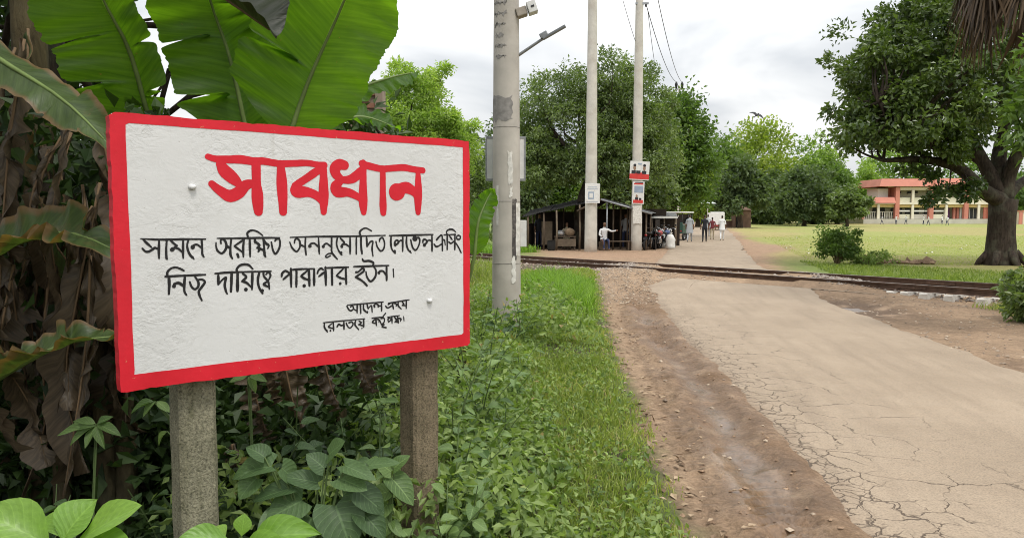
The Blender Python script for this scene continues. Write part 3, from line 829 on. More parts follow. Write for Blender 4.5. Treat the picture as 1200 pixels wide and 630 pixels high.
# painted words: union of brush strokes on the board, contoured on a fine lattice
WORDS = [
  [[295,768,13.3,319,762,11.3,361,762,11.8,407,764,12.8,451,760,12.1,490,762,11.7,545,756,11.9,600,759,12.5,653,763,12.6,697,759,12.3,724,758,15.1],[337,743,21.8,351,721,20.2,380,696,17.8,401,676,17.1],[305,676,15,329,656,16.8,364,636,19.1,396,648,17.9,422,674,17.2,453,683,16.4],[461,757,18.1,461,688,16.5,463,645,18.2,466,582,19.2],[552,757,16.8,555,691,16.8,557,633,17.8,558,582,18.7],[716,749,11.5,667,717,13.6,606,677,16.1],[603,672,16.1,613,657,19.8,656,655,16.3,690,643,16.5,714,622,16.6],[721,758,16.5,719,673,16.6,719,627,17.5,718,582,16.6],[808,762,24.3,785,763,21.4,766,746,17.6,774,723,16.7,796,708,15.9],[789,705,16.3,830,708,16,859,724,16.1,886,751,18.1],[796,705,16.4,770,681,20.9,778,660,18.7,819,658,14.1,850,648,15.2,882,629,15.3],[889,773,17.1,887,701,15.3,886,629,16.3,888,582,16.3],[881,772,13.3,911,764,13.4,971,755,12.6,1027,760,13.2,1073,764,12.9,1126,758,12,1167,756,13.6],[976,755,13.1,975,679,13.6,975,631,13.6,976,580,15.6],[1142,754,14.1,1143,684,15.1,1141,623,16.2,1141,583,16.7],[1038,664,34.6,1044,665,33.6],[1049,679,22.2,1090,682,19.9,1125,663,17.1,1139,638,16.1]],
  [[74,492,2.3,133,488,2.8,205,488,3.1,279,487,3.2],[80,491,2.8,91,478,3.3,105,464,3.5],[78,460,3.2,86,451,3.3,95,449,3.5,107,455,3.3,116,461,3.3,125,457,3.3],[130,488,3.5,128,450,3.3,128,426,3.3],[154,488,3.5,151,456,3.1,151,428,3.3,154,422,2.4],[164,487,3.1,175,475,3.3,185,466,3.1],[185,467,2.9,177,460,3.3],[171,455,6.7,169,453,6.2],[174,460,2.9,190,456,3.1,201,444,3.4],[206,487,3.4,204,448,3.4,204,424,3.4],[223,486,3.4,218,466,3.4,222,445,3.1,230,430,3.4,239,420,2.9],[233,427,4.8,234,426,4.8],[236,461,6.8,236,460,6.8],[239,467,3.4,250,469,2.9,262,460,3.2,268,453,2.9],[266,486,3.6,267,458,3.4,267,436,3.4,272,426,2.9]],
  [[318,489,2.5,364,488,2.7,427,488,3,479,488,3.1,542,487,3.4],[331,471,3.5,330,481,3.5,337,486,3.2,347,476,3.5,349,458,3.5,340,441,3.2,330,437,3,318,447,3.2,314,462,3.2,314,474,3.4],[349,465,3.2,363,452,3.2],[367,487,3.7,363,455,3.7,363,431,3.7,369,417,2.8],[409,482,3,394,472,3.3,377,461,3],[377,461,3.3,391,450,3.3,407,438,3.3],[412,486,3.8,408,454,3.8,408,422,3.3],[387,432,4,390,422,4],[432,488,3.8,432,454,3.6,432,421,3.3],[427,489,3.5,424,505,3.5,435,514,3.3,448,515,3,463,509,3.1,480,496,2.6],[450,484,3.6,452,471,4.1],[452,475,3.3,466,462,3.8,459,452,4.3],[470,451,3.8,462,439,3.6],[470,450,3.3,483,441,3.1],[481,487,3.6,484,452,3.3,485,427,3.6,489,419,2.8],[482,483,3.6,491,468,3.9,501,460,3.3,497,449,3.1],[525,476,3.6,530,482,3.4,542,481,3.1,543,459,3.4,536,441,3.1,525,429,3.1,516,444,3.4,511,472,3.6]],
  [[583,488,2.5,684,489,2.9,772,488,3,864,488,3,984,489,3.1],[599,467,3.2,601,478,3.2,609,483,3.2,619,474,3.5,621,455,3.2,612,438,2.9,603,436,2.9,589,450,3.2,581,470,2.8],[619,462,2.9,636,453,2.9],[643,487,3.2,641,452,3.2,644,421,3.2],[660,454,6.4,659,454,6.1],[661,462,3.2,677,464,2.9,694,450,2.9],[695,489,3.2,696,450,3.2,697,423,3.2],[714,451,5.8,714,451,5.8],[717,458,3.2,729,462,2.9,746,449,2.9],[749,488,3.6,748,449,3.3,750,426,3.3,771,401,3],[748,423,2.6,735,423,2.6,723,415,2.6,728,409,2.6,742,415,2.6],[774,486,3.3,769,462,3.3,775,438,3,785,423,3.3,791,417,3],[788,426,4.3,789,425,4.3],[786,481,3.3,802,464,3.3,793,457,3.6],[791,450,5.9,791,449,5.9],[795,456,3,808,457,3,824,447,3],[827,487,3.7,827,454,3.7,826,419,3.7],[854,487,3.3,853,418,3.4],[875,488,4,874,453,4,878,419,4],[873,490,3.7,869,503,3.4,881,515,3,898,519,2.7,921,508,2.7],[899,486,3.4,901,447,4.1],[901,447,3.4,916,465,3.1,927,465,2.7,923,438,3.1,927,407,3.1],[957,466,3.4,959,475,3.4,971,480,3.4,980,460,3.1,976,436,3.1,962,427,2.7,947,444,3.1,941,465,3.1]],
  [[1003,488,3.2,1085,488,3.5,1215,489,3.9],[1011,485,3.5,1009,459,3.5,1014,433,3.5,1029,416,3.5],[1027,425,4.6,1028,423,4.6],[1026,457,3.8,1031,466,3.5,1039,469,3.5,1046,461,3.8,1038,453,4.1],[1031,451,6.4,1030,450,6.4],[1046,463,2.9,1058,468,2.9,1065,462,2.9],[1066,487,3.8,1065,452,3.5,1065,423,3.8],[1085,487,4.1,1083,455,4.1,1090,431,3.5,1105,415,3.5],[1100,421,4.4,1101,421,4.4],[1123,474,11.2,1126,473,10.6],[1127,477,3.8,1144,476,4.2,1148,462,3.9,1140,439,3.6,1126,426,3.3,1112,439,3.5,1104,469,4.1],[1163,457,3.6,1166,468,3.6,1176,469,3.6,1185,461,3.9,1177,451,4.2],[1171,446,7.2,1171,446,7.2],[1181,462,3,1197,466,3,1208,460,3],[1209,488,4.2,1209,449,3.9,1209,419,3.9],[1233,467,5.1,1244,478,3.9,1259,486,3.3,1262,463,3.3,1262,420,4],[1219,449,3.3,1231,438,3.3,1246,442,3,1261,451,3],[1262,466,3,1273,464,3,1277,444,3],[1288,490,3.7,1287,424,3.7],[1285,490,3.4,1285,502,3.4,1300,510,3.1,1317,509,3.1,1332,499,2.8],[1270,487,2.4,1332,488,2.8],[1298,484,3.4,1314,465,3.4],[1296,456,3.4,1307,450,3.4,1324,460,3.1],[1328,488,4,1327,423,4],[1347,484,3.1,1356,480,3.1,1356,470,3.1,1347,466,3.1,1338,470,3.1,1338,480,3.1,1347,484,3.1],[1333,451,3.1,1348,430,3.1,1361,408,2.8]],
  [[146,365,3.7,211,365,3.4,275,365,3.1],[157,363,4.3,157,335,4,155,306,4],[152,368,3.7,153,380,3.7,164,391,3.3,178,394,3,191,390,3,205,382,3],[172,331,5.7,172,331,5.7],[173,339,4.4,188,341,3.7,203,329,3.7],[208,366,3.7,205,332,3.7,205,312,3.4,211,299,3.4],[223,343,3.7,228,327,3.7,239,317,3.4,250,325,3.4,251,341,3.4,240,361,3.1],[248,348,3.4,263,349,3.4,273,340,3.4,262,323,3.8,252,309,3.4,255,291,3.4,261,277,3.4]],
  [[308,367,3.1,365,369,3.2,507,366,2.9],[319,365,3.8,318,329,4.2],[318,329,3.8,332,344,3.1,345,351,3.1,340,328,3.5,343,306,3.5,348,294,3.2],[365,368,4.2,363,326,4.2,361,301,4.2],[386,367,4.9,385,332,4.9,384,302,4.9],[386,367,4.6,383,378,4.2,392,390,3.9,408,395,3.5,426,392,3.6,441,377,3.2],[404,363,3.9,416,350,3.9,401,335,3.9],[401,335,3.9,417,329,3.6,433,313,3.6],[439,367,4.3,436,304,3.9],[414,306,6,414,305,6],[465,366,4.3,458,339,3.9,462,310,4,474,288,4.3],[473,298,5.4,474,297,5.4],[479,363,3.6,481,349,3.6,495,331,4],[495,331,3.6,480,320,3.6,500,308,3.6],[488,355,3.6,498,363,2.9,505,351,3.3,497,333,3.3],[497,330,3.3,500,302,3.3]],
  [[583,368,3.2,618,369,3.2,675,368,3.2],[719,369,3.3,818,368,3.3],[547,345,3.9,550,357,3.9,562,365,3.9,574,359,3.6],[553,334,3.5,578,353,3.6],[583,373,4,583,305,4.4],[605,368,4,603,304,4],[650,364,3.2,622,343,3.6],[622,342,3.6,638,332,4,657,325,3.6],[654,366,4.4,655,305,4.4],[634,306,6.4,634,306,6.4],[675,367,4.4,674,306,4.5],[688,350,3.6,693,362,3.7,704,368,3.7,713,362,3.7],[694,338,3.7,716,353,3.7],[721,373,4.5,722,303,4.5],[748,369,4.5,748,303,4.5],[797,364,3.3,767,338,3.7],[767,337,3.7,785,327,4.1,803,322,3.7],[806,367,4.2,808,303,4.2],[782,306,5.4,782,306,5.4]],
  [[841,369,3.4,999,367,3.5],[851,347,5,861,348,3.8,880,361,3.8,884,349,3.8,849,328,4.6],[849,328,4.6,880,309,3.8,898,291,4.3],[879,398,3.8,886,389,3.4,909,389,3.8,928,381,4.3,926,371,4.3],[928,366,3.8,939,351,3.9,936,325,3.9,915,307,3.4,899,325,3.8,894,347,3.8],[952,340,6,953,339,6],[957,346,4.3,972,345,3.5,985,329,3.5],[988,366,4.3,988,308,4.3],[1019,352,2.6,1021,319,2.6]],
  [[811,220,2,852,220,2.4,971,221,2.4],[825,212,3,831,216,2.7,838,207,2.7,829,197,2.7,818,201,2.7,809,216,3],[837,203,2.4,852,194,2.4],[854,221,3,853,185,3],[868,220,3.1,869,183,3.1],[882,219,3.1,882,198,3.1,899,182,2.7],[899,187,3.1,899,186,3.1],[897,219,2.7,902,198,3.1],[902,198,2.7,913,209,2.4,918,206,2.7,920,183,3.1],[931,204,4.5,929,211,3.1,938,215,2.8,947,210,3.1,948,203,3.5],[947,206,2.8,961,206,2.4],[963,219,3.1,963,185,3.1]],
  [[995,214,2.4,1094,221,2.5],[994,209,3.1,1007,215,2.8],[981,204,2.4,992,195,2.8,1014,204,2.8],[1013,214,3.1,1018,189,3.2],[1021,212,2.8,1033,207,2.8,1031,199,2.8],[1041,216,3.2,1041,200,2.8,1055,186,2.8],[1059,216,2.8,1067,205,3.2,1060,200,3.5],[1061,201,2.5,1079,197,2.5],[1080,220,3.2,1079,186,3.2]],
  [[708,160,2,748,160,2,887,160,2.4],[713,159,3,713,142,3,725,123,3],[723,128,3.3,723,128,3.3],[745,154,2.7,730,142,2.6,748,134,2.7],[750,159,3,751,125,3],[737,127,3.3,738,126,3.3],[766,139,4,773,148,2.7,784,142,3,795,145,2.3],[795,158,3,795,126,3],[817,150,3,829,152,2.7,834,141,2.7,821,129,2.7,810,138,2.7,805,150,2.7],[847,158,3,843,140,3,859,119,3.1],[860,154,2.7,870,145,2.7,858,139,2.7],[858,139,2.7,879,132,2.4],[881,159,3.1,881,128,3.1],[873,123,2.4,873,123,2.4]],
  [[919,159,2.4,970,160,2.4],[990,158,2.1,1048,159,2.1],[935,156,2.8,921,143,2.8,939,135,2.8],[935,158,3.1,939,128,3.1],[941,154,2.8,951,149,2.8,950,141,2.8],[970,163,2.8,982,175,2.4],[960,154,2.8,974,154,2.8,974,139,2.8,962,132,2.4,954,147,2.4],[962,129,2.8,974,128,2.4,964,121,2.4,983,115,2.8],[992,143,3.1,994,153,2.8,1006,150,2.8],[994,137,2.8,1007,145,2.5],[1010,158,2.8,1011,130,2.8],[1022,156,3.2,1032,141,3.5,1024,134,3.2],[1026,136,2.5,1040,132,2.8],[1036,156,2.8,1042,129,2.8],[1040,150,3.2,1053,144,3.2,1050,135,2.8],[1066,154,1.8,1068,134,1.8]],
]
def stroke_mesh(strokes, dep, cell=1.4):
    segs = []
    for st in strokes:
        a = np.array(st, float).reshape(-1, 3)
        n = max(2, (len(a) - 1) * 6 + 1)
        c = np.array(catmull(list(a), n)) if len(a) > 2 else np.array(catmull(list(a), 7))
        if len(a) > 1 and np.hypot(*(a[-1, :2] - a[0, :2])) > 12:
            u = np.linspace(0, 1, len(c)); c[:, 2] *= 1.10 - 0.30 * np.abs(2 * u - 1) ** 2.5 + 0.10 * np.sin(u * 7 + a[0, 0])
        segs += [(c[i], c[i + 1]) for i in range(len(c) - 1)]
    allp = np.array([p for s in segs for p in s])
    x0, y0 = allp[:, 0].min() - 40, allp[:, 1].min() - 40
    nx = int((allp[:, 0].max() + 40 - x0) / cell) + 2; ny = int((allp[:, 1].max() + 40 - y0) / cell) + 2
    D = np.full((ny, nx), 50.0)
    for a, b in segs:
        r = max(a[2], b[2]) + 4
        i0 = max(0, int((min(a[0], b[0]) - r - x0) / cell)); i1 = min(nx, int((max(a[0], b[0]) + r - x0) / cell) + 2)
        j0 = max(0, int((min(a[1], b[1]) - r - y0) / cell)); j1 = min(ny, int((max(a[1], b[1]) + r - y0) / cell) + 2)
        X, Y = np.meshgrid(x0 + cell * np.arange(i0, i1), y0 + cell * np.arange(j0, j1))
        dx, dy = b[0] - a[0], b[1] - a[1]; L2 = dx * dx + dy * dy + 1e-9
        t = np.clip(((X - a[0]) * dx + (Y - a[1]) * dy) / L2, 0, 1)
        d = np.hypot(X - a[0] - t * dx, Y - a[1] - t * dy) - (a[2] + (b[2] - a[2]) * t)
        D[j0:j1, i0:i1] = np.minimum(D[j0:j1, i0:i1], d)
    X, Y = np.meshgrid(x0 + cell * np.arange(nx), y0 + cell * np.arange(ny))
    D = D - 0.35 + 1.3 * (fbm(X * 0.06, Y * 0.06, 151) - 0.5)
    m = MB()
    ins = D < 0
    for j in range(ny - 1):
        row = ins[j, :-1].astype(int) + ins[j, 1:] + ins[j + 1, :-1] + ins[j + 1, 1:]
        i = 0
        nz = np.nonzero(row)[0]
        if len(nz) == 0: continue
        k = 0
        while k < len(nz):
            i = nz[k]
            if row[i] == 4:
                e = i
                while e + 1 < nx - 1 and row[e + 1] == 4: e += 1
                xa, xb, ya, yb = x0 + cell * i, x0 + cell * (e + 1), y0 + cell * j, y0 + cell * (j + 1)
                m.add([(xa, ya), (xb, ya), (xb, yb), (xa, yb)], [(0, 1, 2, 3)])
                while k < len(nz) and nz[k] <= e: k += 1
                continue
            cs = [(i, j), (i + 1, j), (i + 1, j + 1), (i, j + 1)]
            poly = []
            for q in range(4):
                a, b = cs[q], cs[(q + 1) % 4]; da, db = D[a[1], a[0]], D[b[1], b[0]]
                if da < 0: poly.append((x0 + cell * a[0], y0 + cell * a[1]))
                if (da < 0) != (db < 0):
                    t = da / (da - db)
                    poly.append((x0 + cell * (a[0] + (b[0] - a[0]) * t), y0 + cell * (a[1] + (b[1] - a[1]) * t)))
            if len(poly) >= 3: m.add(poly, [tuple(range(len(poly)))])
            k += 1
    m.v = [sg(p[0] / 1000, p[1] / 1000, dep) for p in m.v]
    return m
for i, w in enumerate(WORDS):
    if i == 0: o = stroke_mesh(w, 0.0012, 2.0).build("painted_heading", M['red'], sign)
    else: o = stroke_mesh(w, 0.0012, 1.0 if i > 8 else 1.3).build("painted_word", M['black'], sign)
# plaster lumps over the fixing bolts
for s, z in ((0.2396, 0.6637), (1.1934, 0.2101)):
    MB().blob(sg(s, z, 0.004), (0.013, 0.013, 0.010), 9, 6, jit=0.35).build("bolt_cap", M['board'], sign)
# concrete posts behind the slab, arrises worn
def post(px0, px1, py, mat, s_mid):
    m = MB(); w = 0.13; dep0 = -0.058 - w / 2
    V = []; n = 30; ring = []
    zt = SZ0 + SH * 0.93; zb = -0.35
    for i in range(n + 1):
        z = zb + (zt - zb) * i / n
        for a, b in ((-1, -0.8), (-0.8, -1), (0.8, -1), (1, -0.8), (1, 0.8), (0.8, 1), (-0.8, 1), (-1, 0.8)):
            jx = 0.004 * (random.random() - 0.5); jy = 0.004 * (random.random() - 0.5)
            p = sg(s_mid + a * w / 2 + jx, z - SZ0, dep0 + b * w / 2 + jy); V.append(p)
    F = []
    for i in range(n):
        for k in range(8): F.append((i * 8 + k, i * 8 + (k + 1) % 8, (i + 1) * 8 + (k + 1) % 8, (i + 1) * 8 + k))
    F.append(tuple(range(n * 8, n * 8 + 8))); F.append(tuple(range(7, -1, -1)))
    m.add(V, F); return m.build("post", mat, sign)
def s_of(px, py, dep):
    """distance along the board of a sight line meeting a plane dep behind it"""
    p = at(px, py, 1.0); o = Vector((0, 0, CAM_H)); d_ = p - o
    k = (SN[0] * SB[0] + SN[1] * SB[1] + dep) / (SN[0] * d_.x + SN[1] * d_.y)
    q = o + d_ * k
    return (q.x - SB[0]) * SD[0] + (q.y - SB[1]) * SD[1]
a = (s_of(209, 470, -0.058) + s_of(255, 470, -0.058)) / 2
b = (s_of(484, 430, -0.058) + s_of(516, 430, -0.058)) / 2
o = post(0, 0, 0, M['post'], a); o["label"] = "pale grey concrete post"
o = post(0, 0, 0, M['post_dark'], b); o["label"] = "brownish mossy concrete post"
# ================================================================== foliage builders
def unit(a): return a / (np.linalg.norm(a, axis=-1, keepdims=True) + 1e-9)
def leaves_geo(P, out, size, width=0.45, droop=0.3, up=0.6, fold=0.18, jit=0.9):
    """P (N,3) points, out (N,3) outward directions: folded two-face leaf blades"""
    n = len(P)
    d = unit(out + RNG.normal(0, jit, (n, 3)) + np.array([0, 0, -droop]))
    nr = unit(RNG.normal(0, 0.6, (n, 3)) + np.array([0, 0, up]) + 0.35 * out)
    side = unit(np.cross(d, nr)); nn = np.cross(side, d)
    L = (size * RNG.uniform(0.65, 1.3, n))[:, None]; W = L * width
    b = P; tip = P + d * L - nn * L * 0.12
    mid = P + d * L * 0.45
    l = mid - side * W * 0.5 + nn * W * fold; r = mid + side * W * 0.5 + nn * W * fold
    V = np.stack([b, r, tip, l], 1).reshape(-1, 3)
    k = (np.arange(n) * 4)[:, None, None]
    F = (np.array([[0, 1, 2], [0, 2, 3]])[None] + k).reshape(-1, 3)
    return V, F
def clump_points(cent, rad, n_cl, per, cl_r, shell=0.55, flat_bottom=-0.75):
    """leaf points in clumps through an ellipsoid, denser towards its shell"""
    cent, rad = np.asarray(cent, float), np.asarray(rad, float)
    c = []
    while len(c) < n_cl:
        q = RNG.normal(0, 1, 3); q /= np.linalg.norm(q)
        if q[2] < flat_bottom: continue
        r = shell + (1.0 - shell) * RNG.random() ** 0.6
        r *= 0.62 + 0.60 * float(vnoise(q[0] * 2.2 + 7, q[1] * 2.2 + q[2] * 1.9, 201 + int(abs(cent[0]) * 3)))
        c.append(q * r)
    c = np.array(c)
    C = cent + c * rad
    per_n = RNG.integers(int(per * 0.5), int(per * 1.5), n_cl)
    idx = np.repeat(np.arange(n_cl), per_n)
    off = RNG.normal(0, 1, (len(idx), 3)); off /= np.linalg.norm(off, axis=1)[:, None]
    off *= (RNG.random(len(idx)) ** 0.5)[:, None] * cl_r * RNG.uniform(0.6, 1.3, n_cl)[idx][:, None]
    off[:, 2] *= 0.75
    P = C[idx] + off
    out = unit((P - cent) / rad * 0.6 + off / cl_r)
    tone = np.clip(0.5 * RNG.random(n_cl)[idx] + 0.5 * RNG.random(len(idx)), 0, 1)
    return C, P, out, tone
def leaf_object(name, P, out, size, tone, mat, parent, **kw):
    V, F = leaves_geo(P, out, size, **kw)
    return link_mesh(name, fast_mesh(name, V, F, {"v": np.repeat(tone, 4)}), mat, parent)

def tree(name, label, loc, trunk, crowns, leaf, mat, bark='bark', group=None, limbs=14, cat="tree", kw=None, trunk_n=10):
    """trunk: [(x,y,z,r)...] world; crowns: [(centre, radii, clumps, leaves per clump, clump radius)]"""
    root = thing(name, label, cat, loc, group)
    m = MB()
    m.tube([t[:3] for t in trunk], [t[3] for t in trunk], trunk_n)
    top = np.array(trunk[-1][:3]); fork = np.array(trunk[-2][:3]) if len(trunk) > 2 else top
    Ps, Os, Ts, Cs = [], [], [], []
    for (c, r, n, per, cr) in crowns:
        C, P, O, T = clump_points(c, r, n, per, cr)
        Ps.append(P); Os.append(O); Ts.append(T); Cs.append(C)
    Call = np.concatenate(Cs)
    pick = RNG.choice(len(Call), min(limbs, len(Call)), replace=False)
    r0 = trunk[-1][3]
    for k in pick:
        e = Call[k]; st = top + (fork - top) * RNG.random() * 0.5
        mid1 = st + (e - st) * 0.35 + np.array([0, 0, 0.12 * np.linalg.norm(e - st)]) + RNG.normal(0, 0.06, 3) * np.linalg.norm(e - st)
        mid2 = st + (e - st) * 0.7 + RNG.normal(0, 0.07, 3) * np.linalg.norm(e - st)
        q = catmull([st, mid1, mid2, e], 7)
        rr = r0 * RNG.uniform(0.28, 0.6)
        m.tube(q, [rr * (1 - 0.86 * i / 6) for i in range(7)], 6, cap=False)
    m.build("trunk", M[bark], root)
    P, O, T = np.concatenate(Ps), np.concatenate(Os), np.concatenate(Ts)
    leaf_object("crown", P, O, leaf, T, M[mat], root, **(kw or {}))
    return root
def gz(x, y): return float(ground_h(x, y))

# ------------------------------------------------------------------ large tree by the right side of the track
bx, by = 15.65, 24.0
bz = gz(bx, by)
tr = thing("shade_tree", "large dark spreading tree with thick trunk beside the playing field", "tree", (bx, by, bz))
m = MB()
tk = [(bx, by, bz - 0.15, 0.60), (bx, by, bz + 0.1, 0.53), (bx - 0.02, by, bz + 0.45, 0.45), (bx - 0.03, by, bz + 1.0, 0.40), (bx - 0.02, by, bz + 1.6, 0.39), (bx, by, bz + 2.1, 0.42)]
m.tube([t[:3] for t in tk], [t[3] for t in tk], 16)
# buttress roots
for k in range(7):
    a = 2 * PI * k / 7 + 0.3
    m.tube([(bx + 0.35 * math.cos(a), by + 0.35 * math.sin(a), bz + 0.42), (bx + 0.65 * math.cos(a), by + 0.65 * math.sin(a), bz + 0.10), (bx + 0.8 * math.cos(a), by + 0.8 * math.sin(a), bz - 0.08)], [0.14, 0.10, 0.03], 7)
def limb(path, r0, r1, n=9):
    q = catmull([np.array(p) for p in path], 12)
    m.tube(q, [r0 + (r1 - r0) * i / 11 for i in range(12)], n)
    return q
fk = (bx, by, bz + 2.0)
L1 = limb([fk, at(1150, 222, 23.6), at(1122, 196, 23.2), at(1080, 187, 22.8), at(1035, 188, 22.5)], 0.27, 0.06)
L2 = limb([fk, at(1160, 205, 24.2), at(1142, 170, 24.4), at(1120, 120, 24.6), at(1095, 60, 24.6)], 0.27, 0.07)
L3 = limb([fk, at(1182, 205, 24.0), at(1200, 165, 23.5), at(1225, 110, 23.4), at(1250, 40, 23.2)], 0.27, 0.07)
L4 = limb([fk, at(1170, 190, 24.4), at(1178, 140, 25.0), at(1172, 80, 25.3), at(1165, 0, 25.5)], 0.28, 0.07)
L5 = limb([L1[5], at(1095, 165, 22.4), at(1065, 140, 22.0), at(1030, 120, 21.8)], 0.17, 0.04)
L6 = limb([L2[4], at(1115, 165, 25.2), at(1085, 130, 25.6), at(1050, 90, 25.8)], 0.16, 0.04)
L7 = limb([fk, at(1195, 215, 25.2), at(1240, 190, 26.5), at(1300, 150, 27.5)], 0.2, 0.06)
ends = [L1, L2, L3, L4, L5, L6, L7]
crowns = [((13.6, 23.6, 6.6), (3.3, 3.0, 2.8), 150, 80, 0.46), ((12.2, 22.6, 5.0), (2.2, 2.4, 1.9), 95, 75, 0.43), ((11.2, 22.8, 5.6), (1.3, 1.6, 1.4), 40, 90, 0.42), ((10.9, 22.4, 4.1), (1.0, 1.3, 0.9), 36, 90, 0.36), ((12.4, 22.5, 3.75), (1.2, 1.2, 0.7), 36, 80, 0.34), ((16.6, 24.4, 8.0), (3.8, 3.4, 3.2), 120, 80, 0.55),
          ((19.0, 24.5, 6.0), (3.0, 3.0, 2.4), 60, 80, 0.55), ((14.4, 25.6, 5.0), (2.4, 2.0, 1.8), 55, 75, 0.48), ((12.6, 23.4, 7.0), (1.7, 2.0, 1.6), 40, 85, 0.45)]
Ps, Os, Ts = [], [], []
for (c, r, n, per, cr) in crowns:
    C, P, O, T = clump_points(c, r, n, per, cr, 0.45)
    kp = ~((P[:, 2] < 3.6) & (P[:, 0] > 13.6) & (P[:, 0] < 18))
    Ps.append(P[kp]); Os.append(O[kp]); Ts.append(T[kp])
    for e in C[RNG.choice(len(C), 16)]:
        lb = ends[int(RNG.integers(len(ends)))]
        bp = min((q for lb2 in ends for q in lb2[4:]), key=lambda q: np.linalg.norm(q - e))
        md = (bp + e) / 2 + RNG.normal(0, 0.15, 3)
        m.tube(catmull([bp, md, e], 6), [0.055, 0.045, 0.035, 0.028, 0.02, 0.012], 5, cap=False)
# low sprays hanging in front of the school
for px, py in ((1112, 222), (1085, 205), (1128, 228), (1068, 196), (1100, 232), (1140, 215)):
    C, P, O, T = clump_points(at(px, py, 22.8), (0.4, 0.4, 0.22), 7, 22, 0.2, 0.3, -1)
    Ps.append(P); Os.append(O); Ts.append(T * 0.6)
    e = np.array(at(px, py, 22.8)); bp = min((q for q in L1[3:]), key=lambda q: np.linalg.norm(q - e))
    m.tube([bp, (bp + e) / 2 + np.array([0, 0, -0.05]), e], [0.03, 0.02, 0.01], 5, cap=False)
m.build("trunk", M['bark_dark'], tr)
P, O, T = np.concatenate(Ps), np.concatenate(Os), np.concatenate(Ts)
leaf_object("crown", P, O, 0.17, T, M['lf_dark'], tr, width=0.58, droop=0.15)

# ------------------------------------------------------------------ mango tree over the stalls and other trees beyond the track
mx, my = 3.35, 36.6
mz = gz(mx, my)
tree("mango_tree", "broad dark green tree standing over the tin roofed stalls", (mx, my, mz),
     [(mx, my, mz - 0.1, 0.36), (mx - 0.02, my, mz + 0.8, 0.29), (mx - 0.1, my, mz + 1.7, 0.27), (mx + 0.15, my, mz + 2.6, 0.27), (mx + 0.5, my, mz + 3.6, 0.25)],
     [((3.0, 38.0, 5.9), (3.3, 3.0, 2.9), 190, 95, 0.62), ((5.9, 38.6, 6.4), (2.4, 2.8, 2.9), 150, 95, 0.60), ((1.5, 37.6, 4.2), (1.8, 2.2, 1.8), 90, 90, 0.55), ((3.6, 36.2, 4.0), (2.2, 1.2, 1.3), 70, 80, 0.5), ((5.8, 37.0, 3.9), (1.8, 1.4, 1.2), 60, 80, 0.5),
      ((4.6, 38.2, 8.0), (2.3, 2.3, 1.6), 50, 80, 0.55), ((7.0, 38.8, 4.6), (1.6, 2.0, 1.8), 45, 80, 0.55), ((0.6, 38.2, 5.7), (1.2, 2.0, 1.4), 30, 75, 0.5)],
     0.19, 'lf_mango', 'bark_dark', limbs=34, kw=dict(width=0.45, droop=0.5))
def far_tree(name, label, px, hw, top, bot, Y, mat, leaf, ncl=70, per=55, basepy=None, bark='bark', group="trees beyond the playing field", cl=None):
    c = at(px, (top + bot) / 2, Y); rx = 1.14 * hw / _F * Y; rz = 1.12 * (bot - top) / 2 / _F * Y
    gzv = gz(c.x, Y)
    cr = cl or max(rx, rz) * 0.24
    crowns = [((c.x, Y, c.z), (rx * 0.92, rx * 0.9, rz * 0.95), ncl, per, cr),
              ((c.x - rx * 0.45, Y - rx * 0.2, c.z - rz * 0.35), (rx * 0.55, rx * 0.5, rz * 0.55), ncl // 3, per, cr * 0.8),
              ((c.x + rx * 0.42, Y - rx * 0.3, c.z - rz * 0.2), (rx * 0.55, rx * 0.5, rz * 0.6), ncl // 3, per, cr * 0.8)]
    tr_ = 0.02 * (c.z + rz - gzv) + 0.10
    trunk = [(c.x, Y, gzv - 0.2, tr_ * 1.5), (c.x + 0.05, Y, gzv + 0.6, tr_ * 1.1), (c.x - 0.1, Y, max(gzv + 1.2, c.z - rz * 0.9), tr_), (c.x, Y, c.z - rz * 0.2, tr_ * 0.7)]
    return tree(name, label, (c.x, Y, gzv), trunk, crowns, leaf, mat, bark, group, limbs=10, trunk_n=7, kw=dict(width=0.6, droop=0.3))
far_tree("leafy_tree", "tall mid green tree right of the stalls beside the road", 790, 36, 98, 262, 58, 'lf_mid', 0.34, 120, 75, group="trees beyond the track")
far_tree("leafy_tree", "dark green tree directly behind the stalls", 740, 46, 120, 265, 52, 'lf_mango', 0.32, 110, 70, group="trees beyond the track")
far_tree("leafy_tree", "dark tree half hidden behind the near concrete pole", 590, 42, 150, 275, 55, 'lf_blue', 0.34, 90, 65, group="trees beyond the track")
far_tree("leafy_tree", "green tree behind the left end of the stalls", 642, 34, 165, 275, 60, 'lf_mid', 0.36, 80, 60, group="trees beyond the track")
far_tree("leafy_tree", "tall light green tree with uneven top, tallest beyond the field", 886, 44, 142, 266, 128, 'lf_yel', 0.62, 130, 60)
far_tree("leafy_tree", "green tree rising just right of the road's far end", 846, 24, 166, 266, 122, 'lf_mid', 0.6, 80, 55)
far_tree("leafy_tree", "rounded fresh green tree right of the tallest one", 955, 30, 163, 264, 130, 'lf_pale', 0.62, 90, 55)
far_tree("leafy_tree", "dark low tree above the small brick hut", 868, 28, 188, 252, 89, 'lf_blue', 0.52, 80, 55)
far_tree("leafy_tree", "dark green round tree standing on the field edge with visible trunk", 943, 33, 198, 262, 101, 'lf_blue', 0.5, 90, 60)
far_tree("leafy_tree", "dusky tree in the gap between hut and round tree", 912, 24, 196, 268, 112, 'lf_blue', 0.55, 70, 55)
far_tree("leafy_tree", "small dark tree just left of the school", 993, 21, 220, 256, 97, 'lf_mango', 0.46, 60, 55)
far_tree("leafy_tree", "slim green tree behind the small dark tree by the school", 982, 20, 190, 266, 120, 'lf_mid', 0.58, 60, 50)
far_tree("leafy_tree", "pale green tree behind the school roof", 1045, 42, 168, 258, 152, 'lf_pale', 0.75, 90, 50)
